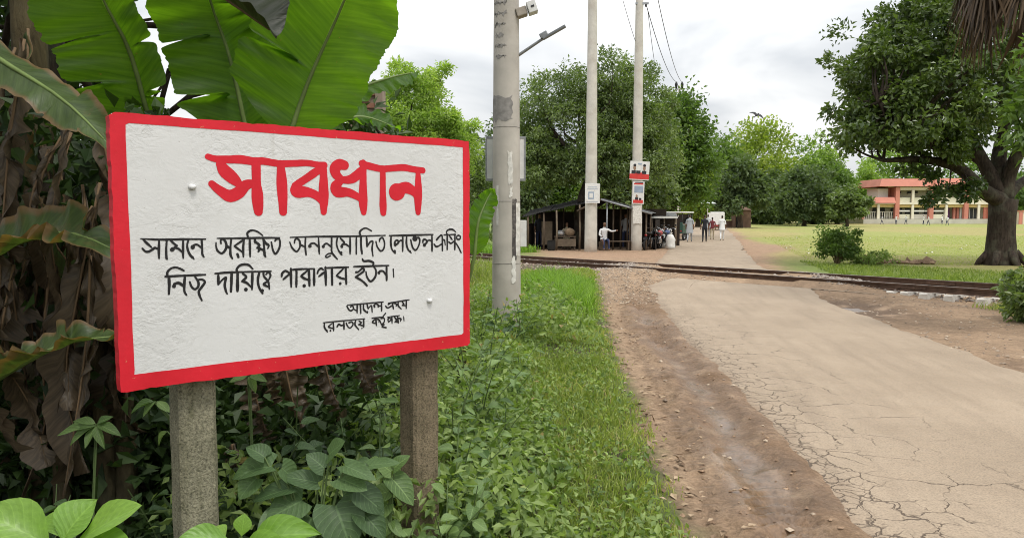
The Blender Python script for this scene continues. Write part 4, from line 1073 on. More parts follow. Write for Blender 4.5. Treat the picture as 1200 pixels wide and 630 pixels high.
far_tree("leafy_tree", "green tree touching the school's left corner", 1012, 22, 198, 266, 136, 'lf_pale', 0.65, 60, 50)
far_tree("leafy_tree", "tree behind the right end of the school", 1150, 48, 180, 258, 158, 'lf_mid', 0.75, 80, 50)
far_tree("leafy_tree", "green tree right of the thick trunk at the frame edge", 1205, 30, 205, 258, 140, 'lf_mid', 0.65, 60, 50)
far_tree("leafy_tree", "tree closing the road's far end", 828, 18, 205, 262, 150, 'lf_mid', 0.7, 60, 50)
far_tree("leafy_tree", "bushy green tree low between hut and tallest tree", 893, 22, 212, 266, 118, 'lf_mid', 0.55, 60, 55)
far_tree("leafy_tree", "bushy tree low behind the dark round tree", 964, 24, 206, 266, 116, 'lf_blue', 0.55, 60, 55)
far_tree("leafy_tree", "yellow-green tree low beside the road's far bend", 818, 14, 190, 264, 95, 'lf_yel', 0.5, 50, 55)
# far wood closing the horizon
Ps, Os = [], []
for k in range(150):
    x = -190 + k * 3.1 + random.uniform(-1, 1); Y = 200 + random.uniform(-14, 14); h = random.uniform(7, 11)
    if x > 0: h *= 0.85
    C, P, O, T = clump_points((x, Y, h * 0.5), (random.uniform(4, 6), 4, h * 0.55), 12, 26, 1.5)
    Ps.append(P); Os.append(O)
P, O = np.concatenate(Ps), np.concatenate(Os)
o = leaf_object("far_wood", P, O, 1.3, RNG.random(len(P)), M['lf_blue'], None, width=0.7)
props(o, "hazy green wood along the far horizon", "wood", None, "stuff")

# ------------------------------------------------------------------ feathery tree behind the banana leaves
fx, fy = -2.1, 15.0
tree("feathery_tree", "light green feathery tree between banana leaves and concrete pole", (fx, fy, gz(fx, fy)),
     [(fx, fy, -0.2, 0.12), (fx + 0.05, fy, 1.2, 0.09), (fx, fy, 2.4, 0.07), (fx + 0.1, fy, 3.3, 0.05)],
     [((-1.95, 15, 3.35), (0.85, 0.9, 1.15), 130, 170, 0.22), ((-1.3, 15.2, 2.9), (0.6, 0.6, 0.75), 60, 150, 0.2), ((-2.7, 15, 3.2), (0.7, 0.7, 1.0), 60, 150, 0.22), ((-1.45, 15.0, 4.25), (0.30, 0.3, 0.25), 10, 60, 0.16)],
     0.075, 'lf_feather', 'bark', limbs=26, kw=dict(width=0.42, droop=0.35))
# dark bush filling between that tree and the pole
tree("leafy_bush", "dark bush left of the near concrete pole", (-1.35, 17.5, 0), [(-1.35, 17.5, -0.1, 0.07), (-1.3, 17.5, 0.9, 0.05), (-1.3, 17.5, 1.6, 0.03)],
     [((-1.25, 17.5, 1.75), (0.8, 0.8, 1.6), 70, 60, 0.26), ((-0.75, 17.8, 2.5), (0.5, 0.5, 0.7), 24, 60, 0.22)], 0.10, 'lf_mango', limbs=10, cat="bush")

# ------------------------------------------------------------------ shrubs at the right
def bush(name, label, c, r, ncl, per, cr, leaf, mat, stems=9, kw=None):
    x, y = c[0], c[1]; z = gz(x, y)
    root = thing(name, label, "shrub", (x, y, z))
    C, P, O, T = clump_points(c, r, ncl, per, cr, 0.35, -0.9)
    kp = P[:, 2] > ground_h(P[:, 0], P[:, 1]) + 0.02
    m = MB()
    for e in C[RNG.choice(len(C), stems)]:
        b = np.array([x + random.uniform(-0.08, 0.08) * r[0], y + random.uniform(-0.08, 0.08), z - 0.05])
        m.tube(catmull([b, (b + e) / 2 + RNG.normal(0, 0.06, 3) + np.array([0, 0, 0.1]), e], 6), [0.022, 0.019, 0.016, 0.012, 0.009, 0.005], 5, cap=False)
    m.build("stems", M['stem_brown'], root)
    leaf_object("foliage", P[kp], O[kp], leaf, T[kp], M[mat], root, **(kw or {}))
    return root
p = at(982, 306, 24.0)
bush("field_shrub", "rounded green shrub standing alone beyond the rails at the field edge", (p.x, 24.0, 0.62), (0.78, 0.7, 0.62), 60, 60, 0.20, 0.10, 'lf_mid', 12, dict(width=0.55))
bush("field_shrub", "low green tuft in front of the lone field shrub", (p.x + 0.8, 23.6, 0.2), (1.0, 0.5, 0.25), 30, 50, 0.16, 0.10, 'lf_weed')
bush("roadside_shrub", "dark leafy shrub at the right frame edge beside the rails", (7.55, 10.6, 0.42), (0.62, 0.7, 0.55), 60, 60, 0.17, 0.10, 'lf_mango', 10, dict(width=0.5))
tree("broadleaf_sapling", "bright leaved sapling reaching in from the right frame edge", (6.75, 9.2, gz(6.75, 9.2)),
     [(6.75, 9.2, -0.1, 0.05), (6.72, 9.2, 1.0, 0.04), (6.68, 9.2, 1.9, 0.035), (6.6, 9.2, 2.6, 0.025)],
     [((6.42, 9.2, 2.8), (0.40, 0.45, 0.80), 44, 32, 0.22), ((7.1, 9.3, 2.8), (0.5, 0.5, 0.9), 40, 32, 0.26)], 0.125, 'lf_mid', limbs=16, kw=dict(width=0.5, droop=0.3))

# ------------------------------------------------------------------ palm with a skirt of dead fronds, top right
M['frond_dead'] = m_leaf('dead_palm_frond', (0.035, 0.024, 0.016), (0.15, 0.10, 0.058), 0.2, 0.7, tcol=(1.3, 1.1, 0.8))
M['frond'] = m_leaf('palm_frond', (0.04, 0.08, 0.02), (0.10, 0.17, 0.04), 0.3, 0.45)
px_, py_ = 8.25, 11.6
palm = thing("fan_palm", "palm with hanging brown dead fronds at the top right corner", "palm", (px_, py_, gz(px_, py_)))
pz = 6.35
m = MB(); m.tube([(px_ + 0.03 * math.sin(i), py_, -0.2 + (pz + 0.3) * i / 14) for i in range(15)], [0.24 - 0.004 * i + 0.012 * (i % 2) for i in range(15)], 12)
m.build("trunk", M['bark_dark'], palm)
def frond(az, el, length, mat, dead):
    """stalk with a fan of narrow segments"""
    d = Vector((math.cos(az) * math.cos(el), math.sin(az) * math.cos(el), math.sin(el)))
    b = Vector((px_, py_, pz + (0.0 if dead else 0.25))) + Vector((d.x, d.y, 0)) * 0.2
    hang = 0.75 if dead else 0.12
    mid_ = b + d * length * 0.5; e = b + d * length * 0.75 + Vector((0, 0, -hang * 0.6 * length))
    st = catmull([b, mid_, e], 7)
    mm = MB(); mm.tube(st, [0.03, 0.026, 0.022, 0.018, 0.016, 0.013, 0.01], 5)
    o1 = mm.build("frond_stalk", M['stem_brown'] if dead else M['stem'], palm)
    t = Vector(st[-1] - st[-3]).normalized(); s = t.cross(Vector((0, 0, 1)));
    if s.length < 0.1: s = Vector((1, 0, 0))
    s.normalize(); nrm = s.cross(t)
    V, F, T = [], [], []
    ns = 26
    for k in range(ns):
        a = (k / (ns - 1) - 0.5) * (2.0 if dead else 3.6)
        dr = t * math.cos(a) + s * math.sin(a)
        if dead: dr = (dr + Vector((random.uniform(-.3, .3), random.uniform(-.3, .3), -1.6))).normalized()
        L = length * random.uniform(0.55, 0.85) * (0.75 + 0.25 * math.cos(a)); w = 0.03
        sd = dr.cross(nrm); sd = sd.normalized() if sd.length > 0.01 else s
        p0 = e; p1 = p0 + dr * L * 0.5; p2 = p0 + dr * L + Vector((random.uniform(-.08, .08), random.uniform(-.08, .08), -0.12 * L))
        i = len(V); V += [p0 - sd * 0.008, p0 + sd * 0.008, p1 + sd * w, p1 - sd * w, p2 + sd * 0.006, p2 - sd * 0.006]
        F += [(i, i + 1, i + 2, i + 3), (i + 3, i + 2, i + 4, i + 5)]; T += [random.random()] * 6
    link_mesh("frond_blade", fast_mesh("frond_blade", np.array([tuple(v) for v in V]), np.array(F), {"v": np.array(T)}), mat, o1)
for k in range(46): frond(random.uniform(0, 2 * PI), random.uniform(-0.7, 0.0), random.uniform(0.95, 1.5), M['frond_dead'], True)
for k in range(20): frond(random.uniform(0, 2 * PI), random.uniform(0.0, 1.2), random.uniform(1.2, 1.6), M['frond'], False)
# ================================================================== banana plants
def m_banana(name, dark, light, tcol, trans, dry=None):
    t = NT(name); uv = t.coord("UV"); sp = t.n("ShaderNodeSeparateXYZ"); t.l(uv, sp.inputs[0])
    rnd = t.n("ShaderNodeObjectInfo").outputs["Random"]
    av = t.math('ABSOLUTE', t.math('SUBTRACT', sp.outputs[1], 0.5))
    ph = t.math('SUBTRACT', sp.outputs[0], t.math('MULTIPLY', av, 0.16))
    cx = t.n("ShaderNodeCombineXYZ"); t.l(t.math('MULTIPLY', ph, 60.0), cx.inputs[0]); t.l(t.math('MULTIPLY', av, 2.0), cx.inputs[1]); t.l(rnd, cx.inputs[2])
    veins = t.noise(cx.outputs[0], 1.0, 3, 0.6)
    cx2 = t.n("ShaderNodeCombineXYZ"); t.l(t.math('MULTIPLY', ph, 300.0), cx2.inputs[0]); t.l(rnd, cx2.inputs[2])
    fine = t.noise(cx2.outputs[0], 1.0, 2, 0.5)
    big = t.noise(t.coord(), 3.2, 5, 0.6)
    col = t.ramp(t.math('ADD', t.math('MULTIPLY', veins, 0.6), t.math('MULTIPLY', big, 0.4)), [(0.32, dark), (0.66, light)])
    if dry:
        dm = t.math('ADD', t.mr(av, 0.36, 0.5, 0, 0.42), t.math('MULTIPLY', t.noise(t.coord(), 5, 5, 0.7), 0.9))
        col = t.mix(t.mr(dm, 0.5, 0.75), col, dry)
    col = t.mix(t.mr(av, 0.016, 0.008, 0, 0.8), col, tuple(min(1, x * 1.8 + 0.05) for x in light))
    spots = t.mr(t.noise(t.coord(), 42, 3, 0.6), 0.70, 0.76, 0, 0.8)
    col = t.mix(spots, col, (0.16, 0.10, 0.04))
    tr = t.n("ShaderNodeBsdfTranslucent"); t.l(t.mix(1.0, col, tcol, 'MULTIPLY'), tr.inputs[0])
    mx = t.n("ShaderNodeMixShader"); mx.inputs[0].default_value = trans
    nb = t.bump(t.math('ADD', veins, t.math('MULTIPLY', fine, 0.35)), 0.35, 0.006)
    t.l(t.bsdf(col, 0.42, nb, 0.4), mx.inputs[1]); t.l(tr.outputs[0], mx.inputs[2])
    return t.done(mx.outputs[0])
M['banana'] = m_banana('banana_leaf', (0.040, 0.095, 0.012), (0.095, 0.185, 0.024), (2.5, 2.6, 0.5), 0.58)
M['banana_dull'] = m_banana('banana_leaf_ageing', (0.035, 0.06, 0.018), (0.09, 0.135, 0.04), (1.6, 1.6, 0.6), 0.35, dry=(0.17, 0.11, 0.05))
M['banana_dry'] = m_banana('banana_leaf_dead', (0.032, 0.023, 0.014), (0.140, 0.102, 0.062), (1.2, 1.05, 0.7), 0.15)
M['banana_shaded'] = m_banana('banana_leaf_shaded', (0.012, 0.016, 0.008), (0.03, 0.036, 0.016), (1.2, 1.2, 0.6), 0.2)  # near-black green paints the shaded underside of a folded leaf
M['pstem'] = m_bark('banana_pseudostem', (0.12, 0.095, 0.05), (0.035, 0.027, 0.016), 4)
def banana_blade(P, side, hw, fold=0.22, wave=0.012, tears=0, droop=0.0, nu=190, nv=7, crumple=0.0, seed=0, wl=1.0, wr=1.0, petal=(0.13, 0.6)):
    """P midrib points; side hint vector; returns blade mesh arrays with UV and the midrib curve"""
    rs = np.random.default_rng(seed)
    C = np.array(catmull([np.array(p) for p in P], nu))
    T = unit(np.gradient(C, axis=0)); side = np.array(side, float)
    S = unit(side - T * (T @ side)[:, None]); N = np.cross(S, T)
    t = np.linspace(0, 1, nu)
    w = hw * np.clip(t / petal[0], 0, 1) ** petal[1] * np.clip((1 - t) / 0.34, 0, 1) ** 0.62
    V, UV, F = [], [], []
    wsd = np.ones((2, nu)); tw = np.zeros((2, nu))
    for sd in range(2):
        wsd[sd] *= 1 - 0.05 * vnoise(t * 38, t * 0 + sd * 3.1, seed) - 0.03 * vnoise(t * 120, t * 0 + sd, seed + 5)
        for _ in range(tears):                      # wind splits running in from the edge
            t0 = rs.uniform(0.12, 0.9); wsd[sd] *= 1 - rs.uniform(0.25, 0.8) * np.exp(-(np.abs(t - t0) / rs.uniform(0.004, 0.011)) ** 1.3)
            tw[sd] += rs.normal(0, 0.05) * sstep(t0 - 0.004, t0 + 0.004, t)
    cols = np.linspace(-1, 1, 2 * nv + 1)
    for i in range(nu):
        for v in cols:
            a = abs(v); sd = 0 if v < 0 else 1
            ph = 0.9 * t[i] * 46
            off = wave * a * (math.sin(ph * 0.5 + sd * 2 + seed) + 0.6 * math.sin(ph * 1.3 + seed * 2))
            lift = fold * a - droop * a * a
            cr = crumple * a * (math.sin(t[i] * 43 + v * 5 + seed) + math.sin(t[i] * 23 - v * 9))
            p = C[i] + S[i] * v * w[i] * (wl if v < 0 else wr) * (1 - (1 - wsd[sd, i]) * min(1.0, a * 1.6)) * (1 - crumple * 2.5 * a * abs(math.sin(t[i] * 20 + seed))) + N[i] * (lift * w[i] + off + cr + tw[sd, i] * a * a * 0.6) - T[i] * a * 0.10 * w[i] * -1
            V.append(p); UV.append((t[i], 0.5 + 0.5 * v))
    nc = 2 * nv + 1
    for i in range(nu - 1):
        for k in range(2 * nv):
            sd = 0 if k < nv else 1
            F.append((i * nc + k, i * nc + k + 1, (i + 1) * nc + k + 1, (i + 1) * nc + k))
    return np.array(V), np.array(F), np.array(UV), C
def with_uv(mesh, UV):
    l = mesh.uv_layers.new(name="UVMap")
    vi = np.zeros(len(mesh.loops), np.int32); mesh.loops.foreach_get("vertex_index", vi)
    l.data.foreach_set("uv", UV[vi].astype(np.float32).ravel())
    return mesh
def banana_leaf(parent, P, side, hw, mat='banana', rib=0.016, stalk=None, name="leaf", rmat='rib', **kw):
    V, F, UV, C = banana_blade(P, side, hw, **kw)
    o = link_mesh(name, with_uv(fast_mesh(name, V, F, None, True), UV), M[mat], parent)
    m = MB(); q = [tuple(c) for c in C[::max(1, len(C) // 10)]]
    r = [rib * (1 - 0.8 * i / (len(q) - 1)) for i in range(len(q))]
    if stalk is not None:
        q = [tuple(x) for x in catmull([np.array(stalk), (np.array(stalk) * 0.5 + C[0] * 0.5), C[0]], 5)][:-1] + q
        r = [rib * 1.6, rib * 1.45, rib * 1.3, rib * 1.1] + r
    m.tube(q, r, 7)
    m.build("midrib", M[rmat], o)
    return o
M['rib'] = m_plain('banana_midrib', (0.15, 0.21, 0.06), 0.5)
M['rib_dry'] = m_plain('dry_midrib', (0.17, 0.11, 0.06), 0.8)
bp1 = thing("banana_plant", "banana plant with tall upright green leaves behind the sign board", "banana plant", (-1.35, 4.25, -0.1), "banana plants")
m = MB(); m.tube([(-1.35, 4.25, -0.2), (-1.36, 4.25, 0.6), (-1.33, 4.22, 1.3), (-1.30, 4.2, 1.9)], [0.13, 0.12, 0.10, 0.075], 12); m.build("pseudostem", M['pstem'], bp1)
top1 = (-1.30, 4.2, 1.75)
banana_leaf(bp1, [at(178, 150, 3.9), at(152, 60, 3.75), at(119, -5, 3.6), at(70, -130, 3.35)], (1, 0.15, 0.28), 0.33, wr=0.42, stalk=top1, fold=0.25, wave=0.014, tears=4, seed=3)
banana_leaf(bp1, [at(290, 160, 4.2), at(270, 70, 4.15), at(246, 0, 4.05), at(205, -140, 3.6)], (1, 0.25, 0.12), 0.32, stalk=top1, fold=0.42, wave=0.016, tears=4, seed=5)
banana_leaf(bp1, [at(335, 170, 4.5), at(330, 60, 4.5), at(322, -60, 4.45), at(300, -180, 4.2)], (1, -0.3, 0), 0.27, stalk=top1, fold=0.2, wave=0.01, tears=2, seed=6)
banana_leaf(bp1, [at(338, 165, 3.8), at(362, 95, 3.78), at(404, 0, 3.7), at(455, -130, 3.4)], (1, -0.15, -0.30), 0.35, stalk=top1, fold=0.36, wave=0.014, tears=1, seed=8, petal=(0.2, 0.7))
banana_leaf(bp1, [at(380, 118, 4.5), at(430, 100, 4.6), at(462, 90, 4.65), at(490, 84, 4.7)], (0.1, 0.9, 0.45), 0.13, stalk=top1, fold=0.35, wave=0.012, tears=1, seed=10)
banana_leaf(bp1, [at(370, 158, 4.3), at(405, 140, 4.35), at(432, 138, 4.4), at(470, 152, 4.45)], (0.1, 0.85, 0.5), 0.15, stalk=top1, fold=-0.1, wave=0.02, tears=2, seed=11)
banana_leaf(bp1, [at(210, -70, 3.55), at(250, -15, 3.45), at(292, 18, 3.35), at(325, 42, 3.3)], (0.3, 0.9, 0.35), 0.17, fold=-0.8, wave=0.012, tears=0, seed=12, mat='banana_shaded', rmat='rib_dry')  # drooping folded leaf, its shade put into the colour
# unseen leaves arching above the frame, added to block the sky
for k, (ax, ay, az) in enumerate(((-2.7, 4.9, 4.6), (-1.9, 6.0, 4.9))):
    b = np.array(top1); e = np.array((ax, ay, az)); mdl = (b + e) / 2 + np.array([0, 0, 0.55])
    banana_leaf(bp1, [b + (mdl - b) * 0.45, mdl, e, e + (e - mdl) * 0.6 + np.array([0, 0, -0.7])], (e[1] - b[1], -(e[0] - b[0]), 0), 0.34, stalk=top1, fold=0.15, wave=0.02, tears=5, seed=20 + k)

bp2 = thing("banana_plant", "ageing banana plant draped in dry brown leaves at the left edge", "banana plant", (-2.35, 3.75, -0.1), "banana plants")
m = MB(); m.tube([(-2.35, 3.75, -0.2), (-2.33, 3.75, 0.8), (-2.36, 3.75, 1.7), (-2.4, 3.8, 2.6), (-2.42, 3.8, 3.3)], [0.11, 0.10, 0.085, 0.075, 0.06], 12); m.build("pseudostem", M['pstem'], bp2)
top2 = (-2.4, 3.8, 3.1)
banana_leaf(bp2, [at(-90, 10, 3.3), at(0, 70, 3.1), at(75, 118, 2.95), at(140, 182, 2.8)], (0.45, 0.75, 0.5), 0.10, fold=0.25, wave=0.012, tears=2, seed=31, mat='banana_dull')
banana_leaf(bp2, [at(-80, 320, 3.3), at(10, 288, 3.15), at(80, 273, 3.05), at(150, 300, 2.95)], (0.15, 0.6, 0.75), 0.12, fold=-0.35, droop=0.5, wave=0.02, tears=6, seed=32, mat='banana_dull')
banana_leaf(bp2, [at(-60, 480, 3.1), at(20, 430, 3.0), at(80, 402, 2.95), at(150, 392, 2.9)], (0.1, 0.7, 0.65), 0.085, fold=-0.4, droop=0.6, wave=0.02, tears=5, seed=33, mat='banana_dull')
banana_leaf(bp2, [at(-70, 190, 3.6), at(-10, 230, 3.6), at(40, 260, 3.6), at(70, 330, 3.6)], (0.6, 0.6, 0.4), 0.12, fold=0.2, wave=0.02, tears=3, seed=34, mat='banana_dull')
for k, (ax, ay, az) in enumerate(((-3.6, 4.4, 4.3), (-1.6, 4.9, 4.6), (-2.9, 5.2, 4.6), (-3.3, 3.0, 4.0), (-1.9, 3.2, 4.9))):  # unseen overhead leaves added to keep the left side dark
    b = np.array(top2); e = np.array((ax, ay, az)); mdl = (b + e) / 2 + np.array([0, 0, 0.5])
    banana_leaf(bp2, [b + (mdl - b) * 0.45, mdl, e, e + (e - mdl) * 0.6 + np.array([0, 0, -0.7])], (e[1] - b[1], -(e[0] - b[0]), 0), 0.32, stalk=top2, fold=0.15, wave=0.02, tears=6, seed=50 + k)
# dead leaves hanging down the stem like torn cloth
rs = random.Random(5)
for k in range(54):
    px = rs.uniform(-25, 150); py = rs.uniform(30, 340) if px < 35 else rs.uniform(130, 330)
    Y = rs.uniform(3.25, 4.0); ln = rs.uniform(0.5, 1.3)
    a = at(px, py, Y); dx = rs.uniform(-0.18, 0.18)
    banana_leaf(bp2, [a, a + Vector((dx * 0.6, rs.uniform(-.1, .05), -ln * 0.35)), a + Vector((dx * 1.1, rs.uniform(-.1, .1), -ln * 0.7)), a + Vector((dx + rs.uniform(-.1, .1), rs.uniform(-.1, .1), -ln))],
                (math.cos(k * 1.3), math.sin(k * 1.3), 0.1), rs.uniform(0.010, 0.034), 'banana_dry' if rs.random() < 0.9 else 'banana_dull', rib=0.007, name="dry_leaf", rmat='rib_dry',
                fold=rs.uniform(-0.9, 0.9), wave=0.018, tears=4, crumple=0.013, seed=60 + k, nu=44, nv=3)
# sheath strips and dead petioles by the board's left foot
for px, Y, z0, r in ((112, 3.5, 1.35, 0.045), (136, 3.55, 1.3, 0.055), (60, 3.5, 1.6, 0.04), (395, 4.2, 1.1, 0.03)):
    x = (px - 600) / _F * Y; m = MB()
    m.tube([(x, Y, -0.1), (x + 0.01, Y, 0.4), (x - 0.015, Y + 0.02, 0.9), (x, Y, z0)], [r * 1.1, r, r * 0.95, r * 0.8], 8); m.build("dead_petiole", M['pstem'], bp2 if px < 300 else bp1)
for k, (px, py, ln, hw) in enumerate(((330, 400, 0.42, 0.07), (375, 395, 0.35, 0.05), (292, 420, 0.4, 0.05), (272, 520, 0.3, 0.04), (415, 400, 0.25, 0.05), (300, 400, 0.3, 0.06))):
    a = at(px, py, 3.55)
    banana_leaf(bp1, [a, a + Vector((0.02, 0, -ln * 0.35)), a + Vector((0.05, 0, -ln * 0.7)), a + Vector((0.09, 0, -ln))], (math.cos(k), math.sin(k), 0.1), hw, 'banana_dry', rib=0.007, name="dry_leaf", rmat='rib_dry', fold=0.5, wave=0.02, tears=3, crumple=0.02, seed=90 + k, nu=60, nv=4)
# smaller banana plant right of the board
bp3 = thing("banana_plant", "small banana sucker with bright leaf between board and concrete pole", "banana plant", (-0.42, 6.2, 0), "banana plants")
m = MB(); m.tube([(-0.42, 6.2, -0.15), (-0.42, 6.2, 0.4), (-0.40, 6.2, 0.95)], [0.06, 0.05, 0.035], 9); m.build("pseudostem", M['pstem'], bp3)
t3 = (-0.4, 6.2, 0.85)
banana_leaf(bp3, [at(556, 300, 6.1), at(560, 262, 6.1), at(568, 240, 6.15), at(577, 222, 6.2)], (1, 0.3, -0.2), 0.10, stalk=t3, seed=40, tears=1, nu=70, nv=5)
banana_leaf(bp3, [at(548, 300, 6.3), at(530, 250, 6.4), at(505, 215, 6.5), at(480, 220, 6.6)], (0.3, 0.9, 0.3), 0.16, stalk=t3, seed=41, tears=2, nu=70, nv=5)

# ------------------------------------------------------------------ trees closing the view behind the bananas, crowns added overhead to block the sky
tree("thicket_tree", "dark leafy tree trunk behind the left banana plant, its crown added to block the sky", (-3.1, 4.9, 0), [(-3.1, 4.9, -0.2, 0.16), (-3.12, 4.9, 1.2, 0.13), (-3.0, 4.9, 2.4, 0.12), (-3.05, 5.0, 3.6, 0.1)],
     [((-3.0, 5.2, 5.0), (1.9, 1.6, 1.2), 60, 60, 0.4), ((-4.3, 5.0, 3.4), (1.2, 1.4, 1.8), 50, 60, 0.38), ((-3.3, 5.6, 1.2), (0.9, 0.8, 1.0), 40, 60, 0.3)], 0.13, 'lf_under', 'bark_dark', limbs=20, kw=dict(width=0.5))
tree("thicket_tree", "dark tree whose leaves show behind the sign board, its overhead crown added to block the sky", (-2.2, 7.6, 0), [(-2.2, 7.6, -0.2, 0.14), (-2.2, 7.6, 1.2, 0.12), (-2.15, 7.6, 2.4, 0.1), (-2.2, 7.7, 3.4, 0.08)],
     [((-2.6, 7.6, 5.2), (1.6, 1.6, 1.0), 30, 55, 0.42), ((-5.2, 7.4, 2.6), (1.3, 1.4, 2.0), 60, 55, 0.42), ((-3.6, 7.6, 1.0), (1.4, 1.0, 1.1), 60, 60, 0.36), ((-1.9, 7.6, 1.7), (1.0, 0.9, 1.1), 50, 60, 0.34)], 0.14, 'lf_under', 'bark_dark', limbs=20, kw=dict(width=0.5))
tree("thicket_tree", "leafy tree beyond the left frame edge, its crown added to block the sky", (-5.6, 6.2, 0), [(-5.6, 6.2, -0.2, 0.2), (-5.6, 6.2, 1.5, 0.17), (-5.5, 6.2, 3.2, 0.13)],
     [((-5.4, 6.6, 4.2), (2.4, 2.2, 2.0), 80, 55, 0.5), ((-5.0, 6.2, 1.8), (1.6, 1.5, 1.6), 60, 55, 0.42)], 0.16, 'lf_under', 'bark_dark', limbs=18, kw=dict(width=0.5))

tree("shading_tree", "unseen tree added left of the viewer to shade the verge", (-4.6, 0.9, 0), [(-4.6, 0.9, -0.2, 0.2), (-4.6, 0.9, 1.2, 0.17), (-4.5, 1.0, 2.6, 0.13)],  # out of view, added to shade the undergrowth on the left
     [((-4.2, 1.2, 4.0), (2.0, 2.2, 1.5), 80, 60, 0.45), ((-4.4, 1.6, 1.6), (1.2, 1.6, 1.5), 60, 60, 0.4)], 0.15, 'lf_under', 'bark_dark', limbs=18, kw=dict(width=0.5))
# brick pillar glimpsed between banana leaves
M['brick'] = m_plain('old_brick', (0.30, 0.15, 0.10), 0.9, 0.35, 9, 0.5, 60)
M['mortar'] = m_plain('old_mortar', (0.33, 0.26, 0.20), 0.95, 0.25, 9, 0.5, 60)
bpx, bpy_ = -1.86, 9.6
pil = thing("brick_pillar", "old brick pillar with plastered edge glimpsed behind the banana leaves", "pillar", (bpx, bpy_, 0))
MB().box((bpx, bpy_, 1.45), (0.33, 0.33, 3.3)).build("core", M['mortar'], pil)
MB().box((bpx + 0.215, bpy_ - 0.09, 1.45), (0.09, 0.24, 3.32)).build("plaster_edge", M['mortar'], pil)
BM = MB().bevbox((0, 0, 0), (0.165, 0.05, 0.064), 0.006).mesh("brick"); BM.materials.append(M['brick'])
for r in range(17):
    z = 1.82 + r * 0.076
    for k in range(-1, 1 + (r % 2)):
        x = bpx + 0.09 + k * 0.175 - (0.0875 if r % 2 else 0) + 0.0
        if abs(x - bpx) > 0.13: continue
        o = bpy.data.objects.new("brick", BM); COL.objects.link(o); o.parent = pil
        o.location = (x - bpx, -0.165 + random.uniform(-0.004, 0.002), z); o.rotation_euler = (0, 0, random.uniform(-0.02, 0.02))
# ================================================================== undergrowth by the sign
def leaf_template(name, prof, nu=6, fold=0.22, curl=0.18, heart=0.0, seed=0):
    """unit leaf along +X (length 1, half width 0.5 scaled later), two columns a side"""
    rs = random.Random(seed)
    V, UV, F = [], [], []
    ts = [i / nu for i in range(nu + 1)]
    cols = (-1, -0.5, 0, 0.5, 1)
    for t in ts:
        w = prof(t)
        for c in cols:
            a = abs(c); x = t - heart * a * (1 - t) * (1 if t < 0.3 else max(0, (0.6 - t) / 0.3))
            V.append((x, 0.5 * w * c, -curl * t * t + fold * 0.5 * w * a + 0.02 * math.sin(t * 9 + c * 3 + seed) * a)); UV.append((t, 0.5 + 0.5 * c))
    n = len(cols)
    for i in range(nu):
        for k in range(n - 1): F.append((i * n + k, i * n + k + 1, (i + 1) * n + k + 1, (i + 1) * n + k))
    return with_uv(fast_mesh(name, np.array(V), np.array(F), None, True), np.array(UV))
ovate = lambda t: max(0.0, math.sin(PI * min(1, t ** 0.72))) ** 0.8
lance = lambda t: max(0.0, math.sin(PI * t ** 0.85)) ** 0.9 * 0.8
heartp = lambda t: max(0.0, math.sin(PI * (0.16 + 0.84 * t) ** 0.85)) ** 0.85
obov = lambda t: max(0.0, math.sin(PI * t ** 1.25)) ** 0.9
TPL = {}
def tpl(kind, mat):
    k = (kind, mat)
    if k not in TPL:
        out = []
        for s in range(3):
            pr = {'ovate': ovate, 'lance': lance, 'heart': heartp, 'obov': obov}[kind]
            me = leaf_template("leaf_" + kind, pr, 10, 0.15 + 0.14 * s, 0.08 + 0.14 * s, 0.16 if kind == 'heart' else 0.0, s)
            me.materials.append(M[mat]); out.append(me)
        TPL[k] = out
    return TPL[k]
def place_leaf(parent, base, tip, width, kind, mat, nhint=(0, -0.35, 1)):
    base, tip = Vector(base), Vector(tip)
    x = tip - base; L = x.length
    if L < 1e-4: return
    x.normalize(); nh = Vector(nhint); z = nh - x * nh.dot(x)
    if z.length < 1e-3: z = Vector((0, -1, 0))
    z.normalize(); y = z.cross(x)
    o = bpy.data.objects.new("leaf", random.choice(tpl(kind, mat))); COL.objects.link(o); o.parent = parent
    mtx = Matrix((x * L, y * width, z * L)).transposed().to_4x4()
    r = parent.location if parent.parent is None else parent.location + parent.parent.location
    mtx.translation = base - r
    o.matrix_local = mtx
    return o
